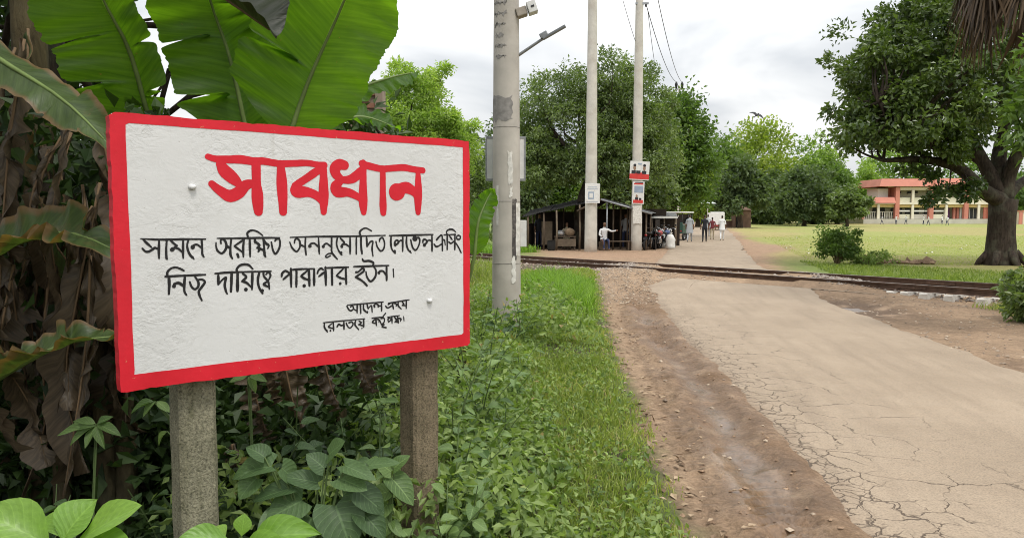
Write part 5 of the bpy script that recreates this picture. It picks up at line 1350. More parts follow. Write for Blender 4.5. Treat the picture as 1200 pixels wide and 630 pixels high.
def weed(name, label, x, y, h, nst, per, ll, kind, mat, spread=0.35, group="leafy plants below the sign", cat="plant", wr=0.6, zoff=0.0, lean=(0, 0)):
    z = gz(x, y) + zoff
    root = thing(name, label, cat, (x, y, z), group)
    m = MB()
    for k in range(nst):
        a = 2 * PI * k / nst + random.uniform(-0.6, 0.6); sp = spread * random.uniform(0.3, 1) * h
        hh = h * random.uniform(0.6, 1.05)
        e = np.array([x + math.cos(a) * sp + lean[0] * hh, y + math.sin(a) * sp + lean[1] * hh, z + hh])
        b = np.array([x + random.uniform(-.03, .03), y + random.uniform(-.03, .03), z - 0.03])
        q = catmull([b, b * 0.55 + e * 0.45 + np.array([-math.cos(a) * sp * 0.25, -math.sin(a) * sp * 0.25, 0.06 * hh]), e], 9)
        m.tube(q, [0.0045 * (1 - 0.07 * i) * (0.6 + h) for i in range(9)], 5, cap=False)
        for j in range(per):
            f = 0.25 + 0.75 * (j + random.random() * 0.6) / per; f = min(f, 1.0)
            p = q[min(8, int(f * 8))]; aa = a + j * 2.4 + random.uniform(-0.5, 0.5); l = ll * random.uniform(0.65, 1.2) * (1.1 - 0.35 * f)
            el = random.uniform(-0.35, 0.35) + (0.35 if f > 0.9 else 0)
            d = np.array([math.cos(aa) * math.cos(el), math.sin(aa) * math.cos(el), math.sin(el)])
            b2 = p + d * l * 0.22
            m.tube([p, b2], [0.0022, 0.0018], 4, cap=False)
            place_leaf(root, b2, b2 + d * l, l * wr * random.uniform(0.85, 1.15), kind, mat, (random.uniform(-.3, .3), random.uniform(-.7, 0.0), 1))
    m.build("stems", M['stem'], root)
    return root
def from_px(name, label, Y, base, leaves, kind, mat, cat="plant", nh=(0, -0.6, 0.8), wfac=1.0):
    """plant whose leaves are given one by one: (base x,y, tip x,y, width, depth step)"""
    b = at(base[0], base[1], Y); b.z = gz(b.x, b.y)
    root = thing(name, label, cat, b, "leafy plants below the sign")
    m = MB()
    for (bx_, by_, tx, ty, w, dy) in leaves:
        p0, p1 = at(bx_, by_, Y), at(tx, ty, Y - dy)
        place_leaf(root, p0, p1, w / _F * Y * wfac, kind, mat, (nh[0] + random.uniform(-.25, .25), nh[1], nh[2]))
        q = catmull([np.array((b.x, b.y, b.z - 0.03)), np.array((b.x * 0.7 + p0.x * 0.3, b.y, (b.z * 0.5 + p0.z * 0.5))), np.array(p0)], 6)
        m.tube(q, [0.006, 0.0055, 0.005, 0.004, 0.0035, 0.003], 5, cap=False)
    m.build("stems", M['stem'], root)
    return root
from_px("young_plant", "bright green young plant with large leaves at the bottom left corner", 1.75, (85, 760),
        [(60, 640, -22, 592, 62, 0.05), (72, 636, 98, 584, 58, -0.02), (88, 636, 158, 588, 44, 0.06), (60, 645, 5, 640, 50, 0.12), (85, 640, 150, 640, 46, 0.1), (75, 630, 60, 588, 40, -0.1)], 'obov', 'ind_bright')
from_px("young_plant", "bright green young plant poking up left of the pale post", 1.8, (262, 770),
        [(283, 628, 286, 602, 22, 0.0), (292, 634, 360, 612, 38, 0.04), (270, 632, 212, 624, 30, 0.05), (285, 640, 330, 640, 36, 0.1), (268, 642, 190, 648, 36, 0.06), (262, 636, 250, 612, 24, -0.05)], 'obov', 'ind_bright')
from_px("heart_leaved_plant", "broad heart-leaved plant with dull green leaves between the two posts", 2.72, (372, 720),
        [(354, 586, 310, 608, 46, 0.06), (393, 592, 412, 640, 60, 0.10), (342, 572, 294, 582, 24, 0.03), (330, 548, 352, 566, 30, -0.05), (372, 565, 330, 556, 26, 0.0), (398, 560, 430, 572, 32, 0.05), (380, 548, 360, 530, 26, 0.0),
         (386, 532, 402, 516, 30, 0.04), (404, 545, 440, 560, 22, 0.06), (420, 575, 452, 600, 36, 0.0), (432, 545, 468, 540, 16, 0.03), (318, 546, 268, 552, 34, 0.02), (310, 535, 290, 520, 24, 0.0), (300, 560, 278, 582, 28, 0.05), (340, 600, 300, 628, 42, 0.1), (424, 600, 452, 626, 34, 0.05), (365, 606, 350, 640, 40, 0.08)], 'heart', 'ind_dark')
from_px("heart_leaved_plant", "thin stemmed plant with one fresh round leaf against the brown post", 2.80, (456, 700),
        [(459, 560, 486, 588, 30, 0.05), (458, 552, 440, 538, 22, 0.02), (462, 548, 478, 532, 18, 0.0), (454, 590, 436, 612, 22, 0.04), (457, 610, 450, 628, 16, 0.03), (460, 612, 470, 628, 14, 0.03), (456, 575, 430, 582, 26, 0.0)], 'heart', 'ind_weed')
from_px("palmate_plant", "plant with a fan of pointed leaflets left of the pale post", 3.0, (108, 660),
        [(112, 498, 64, 505, 16, 0.04), (112, 498, 78, 516, 14, 0.06), (112, 498, 98, 524, 14, 0.06), (114, 498, 118, 522, 14, 0.06), (114, 497, 140, 506, 16, 0.04), (112, 496, 84, 490, 14, 0.0), (114, 496, 130, 486, 13, 0.0)], 'lance', 'ind_weed')
from_px("palmate_plant", "plant with drooping pointed leaflets under the board", 3.2, (300, 660),
        [(180, 470, 150, 478, 14, 0.03), (182, 470, 165, 486, 13, 0.03), (184, 470, 200, 482, 13, 0.03), (196, 505, 180, 520, 12, 0), (290, 440, 268, 446, 14, 0.03), (292, 440, 300, 458, 12, 0.03), (293, 440, 312, 444, 13, 0.03)], 'lance', 'ind_weed')
# scattered leafy plants; each described by where it stands
places = []
WEEDS = [  # px, Y, height, stems, leaves per stem, leaf length, kind, material, label
 (300, 3.35, 0.62, 3, 9, 0.10, 'heart', 'ind_dark', "dark leafy plant in the shade beside the pale post"),
 (345, 3.6, 0.78, 4, 9, 0.10, 'ovate', 'ind_dark', "tallest dark plant between the two posts"),
 (405, 3.45, 0.66, 4, 9, 0.095, 'heart', 'ind_dark', "dark leafy plant midway between the posts"),
 (440, 3.3, 0.62, 4, 9, 0.085, 'ovate', 'ind_weed', "green plant just left of the brown post"),
 (455, 3.9, 0.72, 4, 9, 0.10, 'heart', 'ind_weed', "broad leaved plant showing under the board's right half"),
 (180, 3.15, 0.55, 3, 8, 0.10, 'ovate', 'ind_dark', "dark plant left of the pale post"),
 (40, 3.0, 0.5, 3, 8, 0.10, 'ovate', 'ind_dark', "dark plant under the dry banana leaves"),
 (100, 2.6, 0.4, 3, 8, 0.11, 'heart', 'ind_dark', "low dark plant behind the bottom left young plant"),
 (235, 2.5, 0.42, 3, 7, 0.11, 'ovate', 'ind_dark', "low plant at the foot of the pale post"),
 (185, 2.35, 0.35, 3, 7, 0.13, 'lance', 'ind_dark', "long leaved low plant near the bottom left"),
 (330, 2.45, 0.36, 4, 7, 0.10, 'heart', 'ind_dark', "low round-leaved plant at the bottom between posts"),
 (440, 2.6, 0.38, 4, 7, 0.09, 'heart', 'ind_weed', "low green plant at the bottom beside the brown post"),
 (535, 3.5, 0.55, 4, 9, 0.10, 'ovate', 'ind_weed', "green plant just right of the brown post"),
 (528, 4.2, 0.70, 5, 9, 0.11, 'lance', 'ind_weed', "long leaved plant under the board's right corner"),
 (560, 4.6, 0.66, 5, 9, 0.11, 'ovate', 'ind_weed', "bushy plant right of the board's lower corner"),
 (545, 5.4, 0.74, 5, 9, 0.12, 'lance', 'ind_weed', "drooping leafed plant below the board's right edge"),
 (575, 6.2, 0.72, 5, 9, 0.12, 'ovate', 'ind_weed', "plant standing before the small banana sucker"),
 (560, 7.2, 0.80, 5, 9, 0.13, 'lance', 'ind_weed', "tall weed left of the concrete pole's foot"),
 (585, 7.9, 0.66, 5, 9, 0.12, 'ovate', 'ind_dark', "leafy weed hiding the concrete pole's foot"),
 (612, 8.2, 0.60, 5, 8, 0.12, 'lance', 'ind_weed', "weed at the right of the concrete pole's foot"),
 (625, 9.0, 0.52, 4, 8, 0.11, 'ovate', 'ind_weed', "weed clump just behind the concrete pole"),
 (548, 3.1, 0.34, 4, 7, 0.085, 'heart', 'ind_weed', "low ivy-leaved plant at the bottom right of the brown post"),
 (585, 3.3, 0.26, 4, 7, 0.075, 'heart', 'ind_weed', "low creeping plant among the grass at the bottom"),
 (600, 3.9, 0.26, 4, 7, 0.075, 'ovate', 'ind_weed', "small weed with rounded leaves in the grass"),
 (560, 3.9, 0.40, 4, 8, 0.085, 'ovate', 'ind_weed', "knee-high weed between brown post and grass"),
 (590, 4.7, 0.34, 4, 8, 0.085, 'lance', 'ind_weed', "narrow leaved weed in the verge grass"),
 (600, 5.6, 0.38, 4, 8, 0.09, 'ovate', 'ind_weed', "weed on the verge midway to the pole"),
 (610, 6.6, 0.40, 4, 8, 0.10, 'lance', 'ind_weed', "weed on the verge nearer the pole"),
 (520, 2.95, 0.36, 4, 7, 0.085, 'ovate', 'ind_weed', "small plant hugging the brown post's right side"),
 (640, 5.0, 0.16, 4, 6, 0.06, 'ovate', 'ind_weed', "tiny flat weed in the open grass"),
 (660, 4.1, 0.12, 5, 5, 0.055, 'heart', 'ind_weed', "small rosette weed near the bottom of the verge"),
 (700, 3.75, 0.10, 5, 5, 0.05, 'lance', 'ind_weed', "rosette weed close to the muddy edge"),
 (650, 10.5, 0.45, 5, 8, 0.12, 'lance', 'grasslike', "bright tuft on the verge before the rails"),
]
M['grasslike'] = M['ind_weed']
for (px, Y, h, ns, per, ll, kind, mt, lab) in WEEDS:
    x = (px - 600) / _F * Y
    weed("leafy_weed" if px > 500 else "leafy_plant", lab, x, Y, h, ns, per, ll, kind, mt, spread=0.55, wr=0.36 if kind == 'lance' else (0.62 if kind == 'ovate' else 0.8))

# dense small leaved undergrowth filling the shade: nobody could count it
def scatter_mass(name, label, n, xr, yr, hmax, size, mat, dens=None, **kw):
    x = RNG.uniform(*xr, n); y = RNG.uniform(*yr, n)
    if dens is not None:
        k = RNG.random(n) < dens(x, y); x, y = x[k], y[k]
    cl = fbm(x * 2.2, y * 2.2, 301)
    h = hmax(x, y) * (0.25 + 0.95 * cl)
    z = ground_h(x, y) + h * RNG.random(len(x)) ** 0.55
    P = np.column_stack([x, y, z]); O = np.column_stack([RNG.normal(0, .5, len(x)), RNG.normal(-.2, .5, len(x)), np.full(len(x), 0.25)])
    o = leaf_object(name, P, O, size, np.clip(0.55 * cl + 0.45 * RNG.random(len(x)) + RNG.normal(0, .12, len(x)), 0, 1), M[mat], None, **kw)
    props(o, label, "plants", None, "stuff"); return o
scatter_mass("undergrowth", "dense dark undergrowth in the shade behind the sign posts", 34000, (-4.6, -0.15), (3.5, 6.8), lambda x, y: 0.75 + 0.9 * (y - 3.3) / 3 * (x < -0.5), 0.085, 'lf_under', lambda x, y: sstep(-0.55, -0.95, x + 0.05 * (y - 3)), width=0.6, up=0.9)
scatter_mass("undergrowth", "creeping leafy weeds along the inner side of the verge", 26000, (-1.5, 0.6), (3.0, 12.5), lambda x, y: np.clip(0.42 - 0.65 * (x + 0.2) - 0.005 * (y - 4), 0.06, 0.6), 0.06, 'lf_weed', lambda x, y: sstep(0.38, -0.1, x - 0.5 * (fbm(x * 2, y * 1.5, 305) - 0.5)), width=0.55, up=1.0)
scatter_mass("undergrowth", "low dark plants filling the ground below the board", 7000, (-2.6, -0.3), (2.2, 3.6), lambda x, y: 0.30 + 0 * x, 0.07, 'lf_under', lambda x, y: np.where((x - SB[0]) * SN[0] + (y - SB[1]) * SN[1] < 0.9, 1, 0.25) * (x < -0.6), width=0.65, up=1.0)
scatter_mass("undergrowth", "bright mounded weeds round the foot of the near concrete pole", 9000, (-0.8, 1.5), (8.2, 14.0), lambda x, y: np.clip(0.62 - 0.42 * np.abs(x - 0.1), 0.06, 0.62), 0.085, 'lf_weed', lambda x, y: sstep(0.1, 0.5, np.interp(y, EY, GX) - x) * sstep(0.35, 0.55, fbm(x * 1.2, y * 1.0, 307)), width=0.5, up=1.0)
# hanging vine leaves in the dark left
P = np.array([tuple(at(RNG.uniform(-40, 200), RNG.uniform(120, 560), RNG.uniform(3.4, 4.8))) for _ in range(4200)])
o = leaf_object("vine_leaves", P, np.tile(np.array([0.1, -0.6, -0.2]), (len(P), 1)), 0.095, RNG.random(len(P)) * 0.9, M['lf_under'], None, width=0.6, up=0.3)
props(o, "vine leaves hanging among the dry banana leaves", "vine", None, "stuff")

# ------------------------------------------------------------------ grass
def blades(name, label, x, y, h, w, mat, bend=0.55, tone=None):
    n = len(x); z = ground_h(x, y) - 0.004
    a = RNG.uniform(0, 2 * PI, n); f = RNG.uniform(0, 2 * PI, n)
    sx, sy = np.cos(a) * w / 2, np.sin(a) * w / 2
    bx_, by_ = np.cos(f) * bend * h * RNG.uniform(0.2, 1.2, n), np.sin(f) * bend * h * RNG.uniform(0.2, 1.2, n)
    b = np.column_stack([x, y, z])
    s = np.column_stack([sx, sy, np.zeros(n)])
    mid_ = b + np.column_stack([bx_ * 0.32, by_ * 0.32, h * 0.58]); tip = b + np.column_stack([bx_, by_, h * RNG.uniform(0.7, 1.0, n)])
    V = np.stack([b - s, b + s, mid_ + s * 0.8, mid_ - s * 0.8, tip], 1).reshape(-1, 3)
    k = (np.arange(n) * 5)[:, None, None]
    F = (np.array([[0, 1, 2], [0, 2, 3], [3, 2, 4]])[None] + k).reshape(-1, 3)
    t = RNG.random(n) if tone is None else tone
    o = link_mesh(name, fast_mesh(name, V, F, {"v": np.repeat(t, 5)}), M[mat])
    return props(o, label, "grass", None, "stuff")
# verge
n = 150000
y = 2.9 + 17.0 * RNG.random(n) ** 1.9; g = np.interp(y, EY, GX)
x = RNG.uniform(-0.75, 2.4, n)
ed = g - x + 0.30 * (fbm(x * 3, y * 2.2, 311) - 0.5)
patch = fbm(x * 2.5, y * 1.8, 313)
s_, t_ = rail_st(x, y)
k = (RNG.random(n) < sstep(-0.05, 0.22, ed) * (0.12 + 0.88 * sstep(0.30, 0.52, patch))) & (s_ < -1.6)
x, y, ed, patch = x[k], y[k], ed[k], patch[k]
h = (0.035 + 0.12 * patch * RNG.random(len(x)) ** 1.5) * (0.55 + 0.45 * sstep(0, 0.3, ed)) * (1 + 0.02 * np.clip(y - 4, 0, 10))
tone = np.clip(0.10 + 0.72 * fbm(x * 2.2, y * 1.8, 315) + RNG.normal(0, 0.22, len(x)) + 0.18 * (1 - sstep(0, 0.25, ed)), 0, 1)
blades("verge_grass", "short green grass covering the roadside verge", x, y, h, 0.0062 * (1 + 0.09 * (y - 3)) * RNG.uniform(0.6, 1.6, len(x)), 'grass', 0.8, tone)
# leafy herbs mixed in the verge turf
n = 30000
y = 2.9 + 14 * RNG.random(n) ** 1.7; x = RNG.uniform(-0.6, 2.0, n); g = np.interp(y, EY, GX)
k = RNG.random(n) < sstep(0.0, 0.3, g - x) * sstep(0.30, 0.55, fbm(x * 3 + 4, y * 2.5, 321))
x, y = x[k], y[k]
P = np.column_stack([x, y, ground_h(x, y) + RNG.random(len(x)) * 0.08])
o = leaf_object("verge_herbs", P, np.column_stack([RNG.normal(0, .5, len(x)), RNG.normal(0, .5, len(x)), np.full(len(x), .3)]), 0.042, RNG.random(len(x)) * 0.9, M['lf_weed'], None, width=0.6, up=1.2)
props(o, "small leafy herbs mixed into the verge grass", "herbs", None, "stuff")
# tall bright grass near the pole and rails
n = 13000
x = RNG.normal(0.9, 0.55, n); y = RNG.normal(14.2, 1.5, n); s_, t_ = rail_st(x, y)
k = (s_ < -1.9) & (x < np.interp(y, EY, GX) - 0.2) & (y > 9.5)
blades("wild_grass", "tall bright grass tuft by the crossing", x[k], y[k], 0.16 + 0.30 * RNG.random(k.sum()) * np.exp(-((x[k] - 0.8) / 0.7) ** 2), 0.014, 'grass_wild', 0.7)
n = 26000
x = RNG.uniform(-9, 0.2, n); y = RNG.uniform(6.8, 24, n); s_, t_ = rail_st(x, y)
k = (s_ < -1.8)
blades("wild_grass", "rank green grass on the ground behind the near concrete pole", x[k], y[k], 0.10 + 0.22 * RNG.random(k.sum()), 0.016, 'grass', 0.8, np.clip(RNG.normal(0.35, 0.2, k.sum()), 0, 0.83))
# beyond the track, left: bright low weeds; right: field margin
n = 16000
t_ = RNG.uniform(-24, -5.2, n); s_ = RNG.uniform(1.7, 6.0, n)
x, y = RP0[0] + RD[0] * t_ + RN[0] * s_, RP0[1] + RD[1] * t_ + RN[1] * s_
k = x < 3.0
blades("wild_grass", "bright green weeds beyond the rails left of the stalls", x[k], y[k], 0.15 + 0.3 * RNG.random(k.sum()), 0.035, 'grass_wild', 0.7)
n = 52000
t_ = RNG.uniform(-1, 26, n); s_ = 1.5 + 6.5 * RNG.random(n) ** 1.6
x, y = RP0[0] + RD[0] * t_ + RN[0] * s_, RP0[1] + RD[1] * t_ + RN[1] * s_
k = (x > road_r(y) + 1.0 + 1.0 * fbm(x * 0.4, y * 0.4, 331)) & (RNG.random(n) < 0.35 + 0.65 * sstep(0.35, 0.55, fbm(x * 0.5, y * 0.5, 333)))
blades("field_grass", "green grass along the field side of the rails", x[k], y[k], 0.05 + 0.17 * RNG.random(k.sum()) * (1 - 0.7 * sstep(3, 8, s_[k])), 0.02, 'grass', 0.8, np.clip(RNG.normal(0.22, 0.18, k.sum()), 0, 0.8))
# sparse sunlit turf of the playing field
n = 30000
y = 24 + 34 * RNG.random(n) ** 1.4; x = RNG.uniform(0.1, 0.75, n) * y + 4
k = (x > road_r(y) + 2.0)
blades("field_turf", "thin yellow-green turf of the playing field", x[k], y[k], 0.02 + 0.03 * RNG.random(k.sum()), 0.02 * (y[k] / 30), 'grass', 0.9, np.clip(RNG.normal(0.62, 0.10, k.sum()), 0, 0.83))
# right foreground grass near the shrub
n = 26000
y = RNG.uniform(7.5, 14.5, n); x = road_r(y) + 2.1 + 3.6 * RNG.random(n); s_, t_ = rail_st(x, y)
k = (s_ < -1.25) & (RNG.random(n) < sstep(2.1, 3.3, x - road_r(y) + 1.0 * (fbm(x, y, 341) - 0.5)))
blades("wild_grass", "green grass at the right below the rails", x[k], y[k], 0.06 + 0.12 * RNG.random(k.sum()), 0.012, 'grass', 0.8, np.clip(RNG.normal(0.45, 0.2, k.sum()), 0, 0.85))

# ------------------------------------------------------------------ dry leaf litter on the shoulder
M['litter'] = m_leaf('dry_leaf_litter', (0.16, 0.10, 0.06), (0.48, 0.36, 0.24), 0.15, 0.8, tcol=(1, 0.9, 0.7))
n = 330
y = RNG.uniform(3.2, 13, n); x = np.interp(y, EY, GX) + RNG.normal(0.06, 0.13, n)
P = np.column_stack([x, y, ground_h(x, y) + 0.012])
o = leaf_object("leaf_litter", P, np.column_stack([RNG.normal(0, 1, n), RNG.normal(0, 1, n), np.zeros(n)]), 0.06, RNG.random(n), M['litter'], None, width=0.5, up=5.0, jit=0.15, droop=0.0, fold=0.08)
props(o, "dry brown leaves strewn along the muddy edge of the verge", "leaf litter", None, "stuff")
M['paper'] = m_plain('pale_litter', (0.75, 0.74, 0.70), 0.8)
m = MB()
for k in range(24):
    Y = random.uniform(26, 62); x = random.uniform(0.36, 0.62) * Y
    if x < float(road_r(Y)) + 2: continue
    q = random.uniform(0.04, 0.10); a = random.uniform(0, 3); z = gz(x, Y) + 0.03
    m.add([(x + q * math.cos(a + i * 1.57), Y + q * math.sin(a + i * 1.57), z + (0.05 if i % 2 else 0)) for i in range(4)], [(0, 1, 2), (0, 2, 3)])
props(m.build("field_litter", M['paper']), "scraps of pale litter strewn over the field", "litter", None, "stuff")
# ================================================================== poles, wires, notices
M['pole'] = m_plain('spun_concrete_pole', (0.47, 0.435, 0.385), 0.85, 0.18, 3, 0.25, 50, dirt=(0.36, 0.32, 0.27))
M['pole_far'] = m_plain('pale_concrete_pole', (0.56, 0.53, 0.47), 0.85, 0.15, 3, 0.2, 50, dirt=(0.42, 0.37, 0.31))
M['patch'] = m_plain('grey_cement_patch', (0.27, 0.255, 0.24), 0.9, 0.3, 14, 0.3, 60)
M['paper_w'] = m_plain('torn_paper', (0.68, 0.66, 0.61), 0.85, 0.25, 16, 0.3, 60, dirt=(0.45, 0.41, 0.35))
M['dark_strip'] = m_plain('tarred_strip', (0.09, 0.08, 0.075), 0.8, 0.5, 18, 0.4, 60, dirt=(0.40, 0.36, 0.31))
M['galv'] = m_plain('galvanised_steel', (0.30, 0.31, 0.32), 0.5, 0.2, 12, 0.15, 60, metal=0.6)
M['lampgrey'] = m_plain('grey_lamp_housing', (0.20, 0.21, 0.22), 0.5, 0.2)
M['boxbrown'] = m_plain('weathered_box', (0.33, 0.29, 0.24), 0.7, 0.3)
M['wire'] = m_plain('black_wire', (0.02, 0.02, 0.02), 0.6)
M['notice'] = m_plain('white_notice', (0.70, 0.70, 0.68), 0.6, 0.1, 9, 0.05, 60, dirt=(0.55, 0.52, 0.47))
M['ink_red'] = m_plain('red_print', (0.60, 0.05, 0.045), 0.6, 0.15)
M['ink_blk'] = m_plain('black_print', (0.03, 0.03, 0.035), 0.6, 0.2)
M['ink_blue'] = m_plain('grey_blue_print', (0.30, 0.36, 0.45), 0.6, 0.2)
M['skin_print'] = m_plain('portrait_print', (0.30, 0.19, 0.13), 0.6, 0.2)

PX, PY = float(at(593.5, 300, 9.3).x), 9.3
def pole_r(z): return 0.181 - 0.0068 * z
pole = thing("utility_pole", "thick concrete utility pole with torn posters and a lamp arm near the sign", "pole", (PX, PY, 0))
m = MB(); m.tube([(PX, PY, -0.4 + 0.5 * i) for i in range(20)], [pole_r(-0.4 + 0.5 * i) for i in range(20)], 28)
m.build("shaft", M['pole'], pole)
def wrap(name, px0, px1, py0, py1, mat, lift=0.0035, rag=0.0):
    """sheet pasted round the shaft, torn at its edges"""
    def ang(px, z):
        r = pole_r(z); x = (px - 600) / _F * (PY - r * 0.8) - PX
        return math.asin(max(-0.999, min(0.999, x / r)))
    z0, z1 = at(600, py1, PY - 0.15).z, at(600, py0, PY - 0.15).z
    nu, nv = 7, 9
    V, F = [], []
    for j in range(nv + 1):
        z = z0 + (z1 - z0) * j / nv
        a0, a1 = ang(px0, z), ang(px1, z)
        a0 += rag * random.uniform(-1, 1); a1 += rag * random.uniform(-1, 1)
        for i in range(nu + 1):
            a = a0 + (a1 - a0) * i / nu; r = pole_r(z) + lift
            zz = z + (rag * 0.3 * random.uniform(-1, 1) if j in (0, nv) else 0)
            V.append((PX + r * math.sin(a), PY - r * math.cos(a), zz))
    for j in range(nv):
        for i in range(nu): F.append((j * (nu + 1) + i, j * (nu + 1) + i + 1, (j + 1) * (nu + 1) + i + 1, (j + 1) * (nu + 1) + i))
    MB().add(V, F, 0, True).build(name, M[mat], pole)
wrap("cement_patch", 577, 600, 113, 141, 'patch', 0.003, 0.10)
wrap("torn_poster", 595, 600.5, 178, 216, 'paper_w', 0.004, 0.06)
wrap("torn_poster", 582, 584.5, 217, 264, 'paper_w', 0.004, 0.02)
wrap("torn_poster", 597, 600, 219, 232, 'paper_w', 0.004, 0.06)
wrap("tar_strip", 600, 605, 233, 305, 'dark_strip', 0.003, 0.04)
wrap("torn_poster", 604.5, 609, 238, 300, 'paper_w', 0.0045, 0.03)
wrap("torn_poster", 600, 604, 300, 330, 'paper_w', 0.005, 0.08)
for py in (150, 236, 308):
    z = at(600, py, PY).z
    m = MB(); m.ring((PX, PY, z), (0, 0, 1), pole_r(z) + 0.001, 0.003, 24, 5); m.build("casting_ring", M['patch'], pole)
for k in range(6):                           # climbing scuffs high on the shaft
    py = 2 + 12.5 * k; wrap("scuff_mark", 581 + random.uniform(-1, 1), 592 + random.uniform(-2, 2), py, py + 1.6, 'patch', 0.0025, 0.12)
m = MB(); a = at(606, 66, PY - 0.02); b = at(634, 47, PY - 0.1); c = at(662, 31, PY - 0.15)
m.tube([a + (a - b) * 0.15, a, b, b + (c - b) * 0.25], [0.02, 0.02, 0.018, 0.018], 8); m.build("lamp_arm", M['galv'], pole)
d_ = (c - b).normalized(); rot = Matrix((d_, d_.cross(Vector((0, 1, 0))).normalized().cross(d_) * -1, d_.cross(Vector((0, 1, 0))).normalized())).transposed()
lh = MB(); lh.bevbox(b + (c - b) * 0.55, ((c - b).length * 0.95, 0.09, 0.030), 0.008, rot).build("lamp_head", M['lampgrey'], pole)
MB().bevbox(b + (c - b) * 0.12 + Vector((0, 0, 0.04)), (0.10, 0.09, 0.06), 0.01, rot).build("lamp_driver", M['galv'], pole)
p = at(616, 12, PY - 0.05)
r2 = Matrix.Rotation(-0.32, 3, 'Y')
MB().bevbox(p + Vector((-0.05, 0, -0.03)), (0.13, 0.16, 0.10), 0.01, r2).build("junction_box", M['boxbrown'], pole)
MB().bevbox(p + Vector((0.075, -0.02, 0.02)), (0.11, 0.17, 0.135), 0.006, r2).build("box_cover", M['notice'], pole)
MB().bevbox(p + Vector((0.08, -0.108, 0.02)), (0.04, 0.006, 0.022), 0.002, r2).build("box_slot", M['ink_blk'], pole)
# boards tied behind the pole
def board_on(name, label, px0, px1, py0, py1, Y, mat, cat="notice board", th=0.02, tilt=0.0):
    a, b = at(px0, py1, Y), at(px1, py0, Y)
    root = thing(name, label, cat, ((a.x + b.x) / 2, Y, a.z))
    c = Vector(((a.x + b.x) / 2, Y, (a.z + b.z) / 2)); w, h = b.x - a.x, b.z - a.z
    R = Matrix.Rotation(tilt, 3, 'Y')
    MB().bevbox(c, (w, th, h), min(0.006, th * 0.3), R).build("panel", M[mat], root)
    def put(name2, u0, u1, v0, v1, mt, lift=0.004, shape='box'):
        m2 = MB(); cc = Vector(((u0 + u1 - 1) / 2 * w, -(th / 2 + lift / 2 + 0.001), (v0 + v1 - 1) / 2 * h))
        if shape == 'oval': m2.blob(c + R @ cc, ((u1 - u0) / 2 * w, 0.004, (v1 - v0) / 2 * h), 12, 8)
        else: m2.box(c + R @ cc, ((u1 - u0) * w, lift, (v1 - v0) * h), R)
        m2.build(name2, M[mt], root)
    return put
put = board_on("notice_board", "pale board tied behind the near concrete pole", 569, 616, 160, 212, PY + 0.24, 'notice')
put("frame_strip", 0.0, 1.0, 0.0, 0.05, 'galv'); put("frame_strip", 0.0, 1.0, 0.95, 1.0, 'galv'); put("frame_strip", 0.0, 0.04, 0.05, 0.95, 'galv'); put("frame_strip", 0.96, 1.0, 0.05, 0.95, 'galv')
board_on("notice_board", "small white board low behind the near concrete pole", 598, 617, 258, 289, PY + 0.23, 'notice')

def far_pole(label, px, py_base, Y, r0, px_top, h=14.0):
    b = at(px, py_base, Y); z0 = gz(b.x, Y); top = at(px_top, 0, Y); k = (h - z0) / (top.z - z0)
    root = thing("utility_pole", label, "pole", (b.x, Y, z0), "tall poles beyond the rails")
    N = 16; pts, rr = [], []
    for i in range(N + 1):
        f = i / N; z = z0 - 0.3 + (h - z0 + 0.3) * f
        pts.append((b.x + (top.x - b.x) * k * f, Y, z)); rr.append(r0 * (1 - 0.40 * f))
    MB().tube(pts, rr, 18).build("shaft", M['pole_far'], root)
    pass
    return root, pts
Y2, Y3 = 33.2, 34.6
p2, c2 = far_pole("tall concrete pole carrying one white notice in front of the stalls", 692.3, 293, Y2, 0.285, 694.5)
p3, c3 = far_pole("tall concrete pole carrying red and white election posters", 745.6, 291, Y3, 0.262, 749.5)
put = board_on("notice_board", "white notice with a small square mark on the left far pole", 685.5, 703, 215, 238, Y2 - 0.31, 'notice')
put("printed_frame", 0.22, 0.60, 0.20, 0.58, 'ink_blue'); put("printed_field", 0.29, 0.53, 0.27, 0.51, 'notice', 0.008)
put("printed_line", 0.15, 0.85, 0.70, 0.73, 'ink_blue'); put("printed_line", 0.2, 0.8, 0.80, 0.83, 'ink_blue'); put("printed_line", 0.1, 0.9, 0.07, 0.09, 'ink_blue')
put = board_on("election_poster", "poster with two portraits over a red band on the right far pole", 738, 761, 189, 211, Y3 - 0.30, 'notice', "poster", 0.012, 0.05)
put("red_band", 0.0, 1.0, 0.05, 0.32, 'ink_red'); put("red_band", 0.25, 0.75, 0.30, 0.40, 'ink_red', 0.006)
for u in (0.20, 0.44, 0.74): put("portrait_shoulders", u - 0.11, u + 0.11, 0.33, 0.50, 'ink_blk', 0.007)
for u in (0.24, 0.74): put("portrait_head", u - 0.07, u + 0.07, 0.50, 0.78, 'skin_print', 0.007, 'oval')
for u in (0.24, 0.74): put("portrait_hair", u - 0.075, u + 0.075, 0.70, 0.86, 'ink_blk', 0.009, 'oval')
put("printed_line", 0.4, 0.6, 0.82, 0.9, 'ink_blue')
put = board_on("election_poster", "white poster with red lower band, lower on the right far pole", 741, 755, 212.5, 239, Y3 - 0.29, 'notice', "poster", 0.012, 0.03)
put("red_band", 0.08, 0.92, 0.04, 0.18, 'ink_red'); put("portrait_shoulders", 0.25, 0.5, 0.18, 0.30, 'ink_blk'); put("portrait_shoulders", 0.58, 0.78, 0.18, 0.27, 'ink_blk', 0.006)
put("portrait_head", 0.28, 0.46, 0.28, 0.42, 'skin_print', 0.007, 'oval'); put("printed_line", 0.1, 0.9, 0.86, 0.92, 'ink_red'); put("printed_line", 0.2, 0.9, 0.93, 0.97, 'ink_blk'); put("printed_panel", 0.15, 0.9, 0.5, 0.8, 'ink_blue')
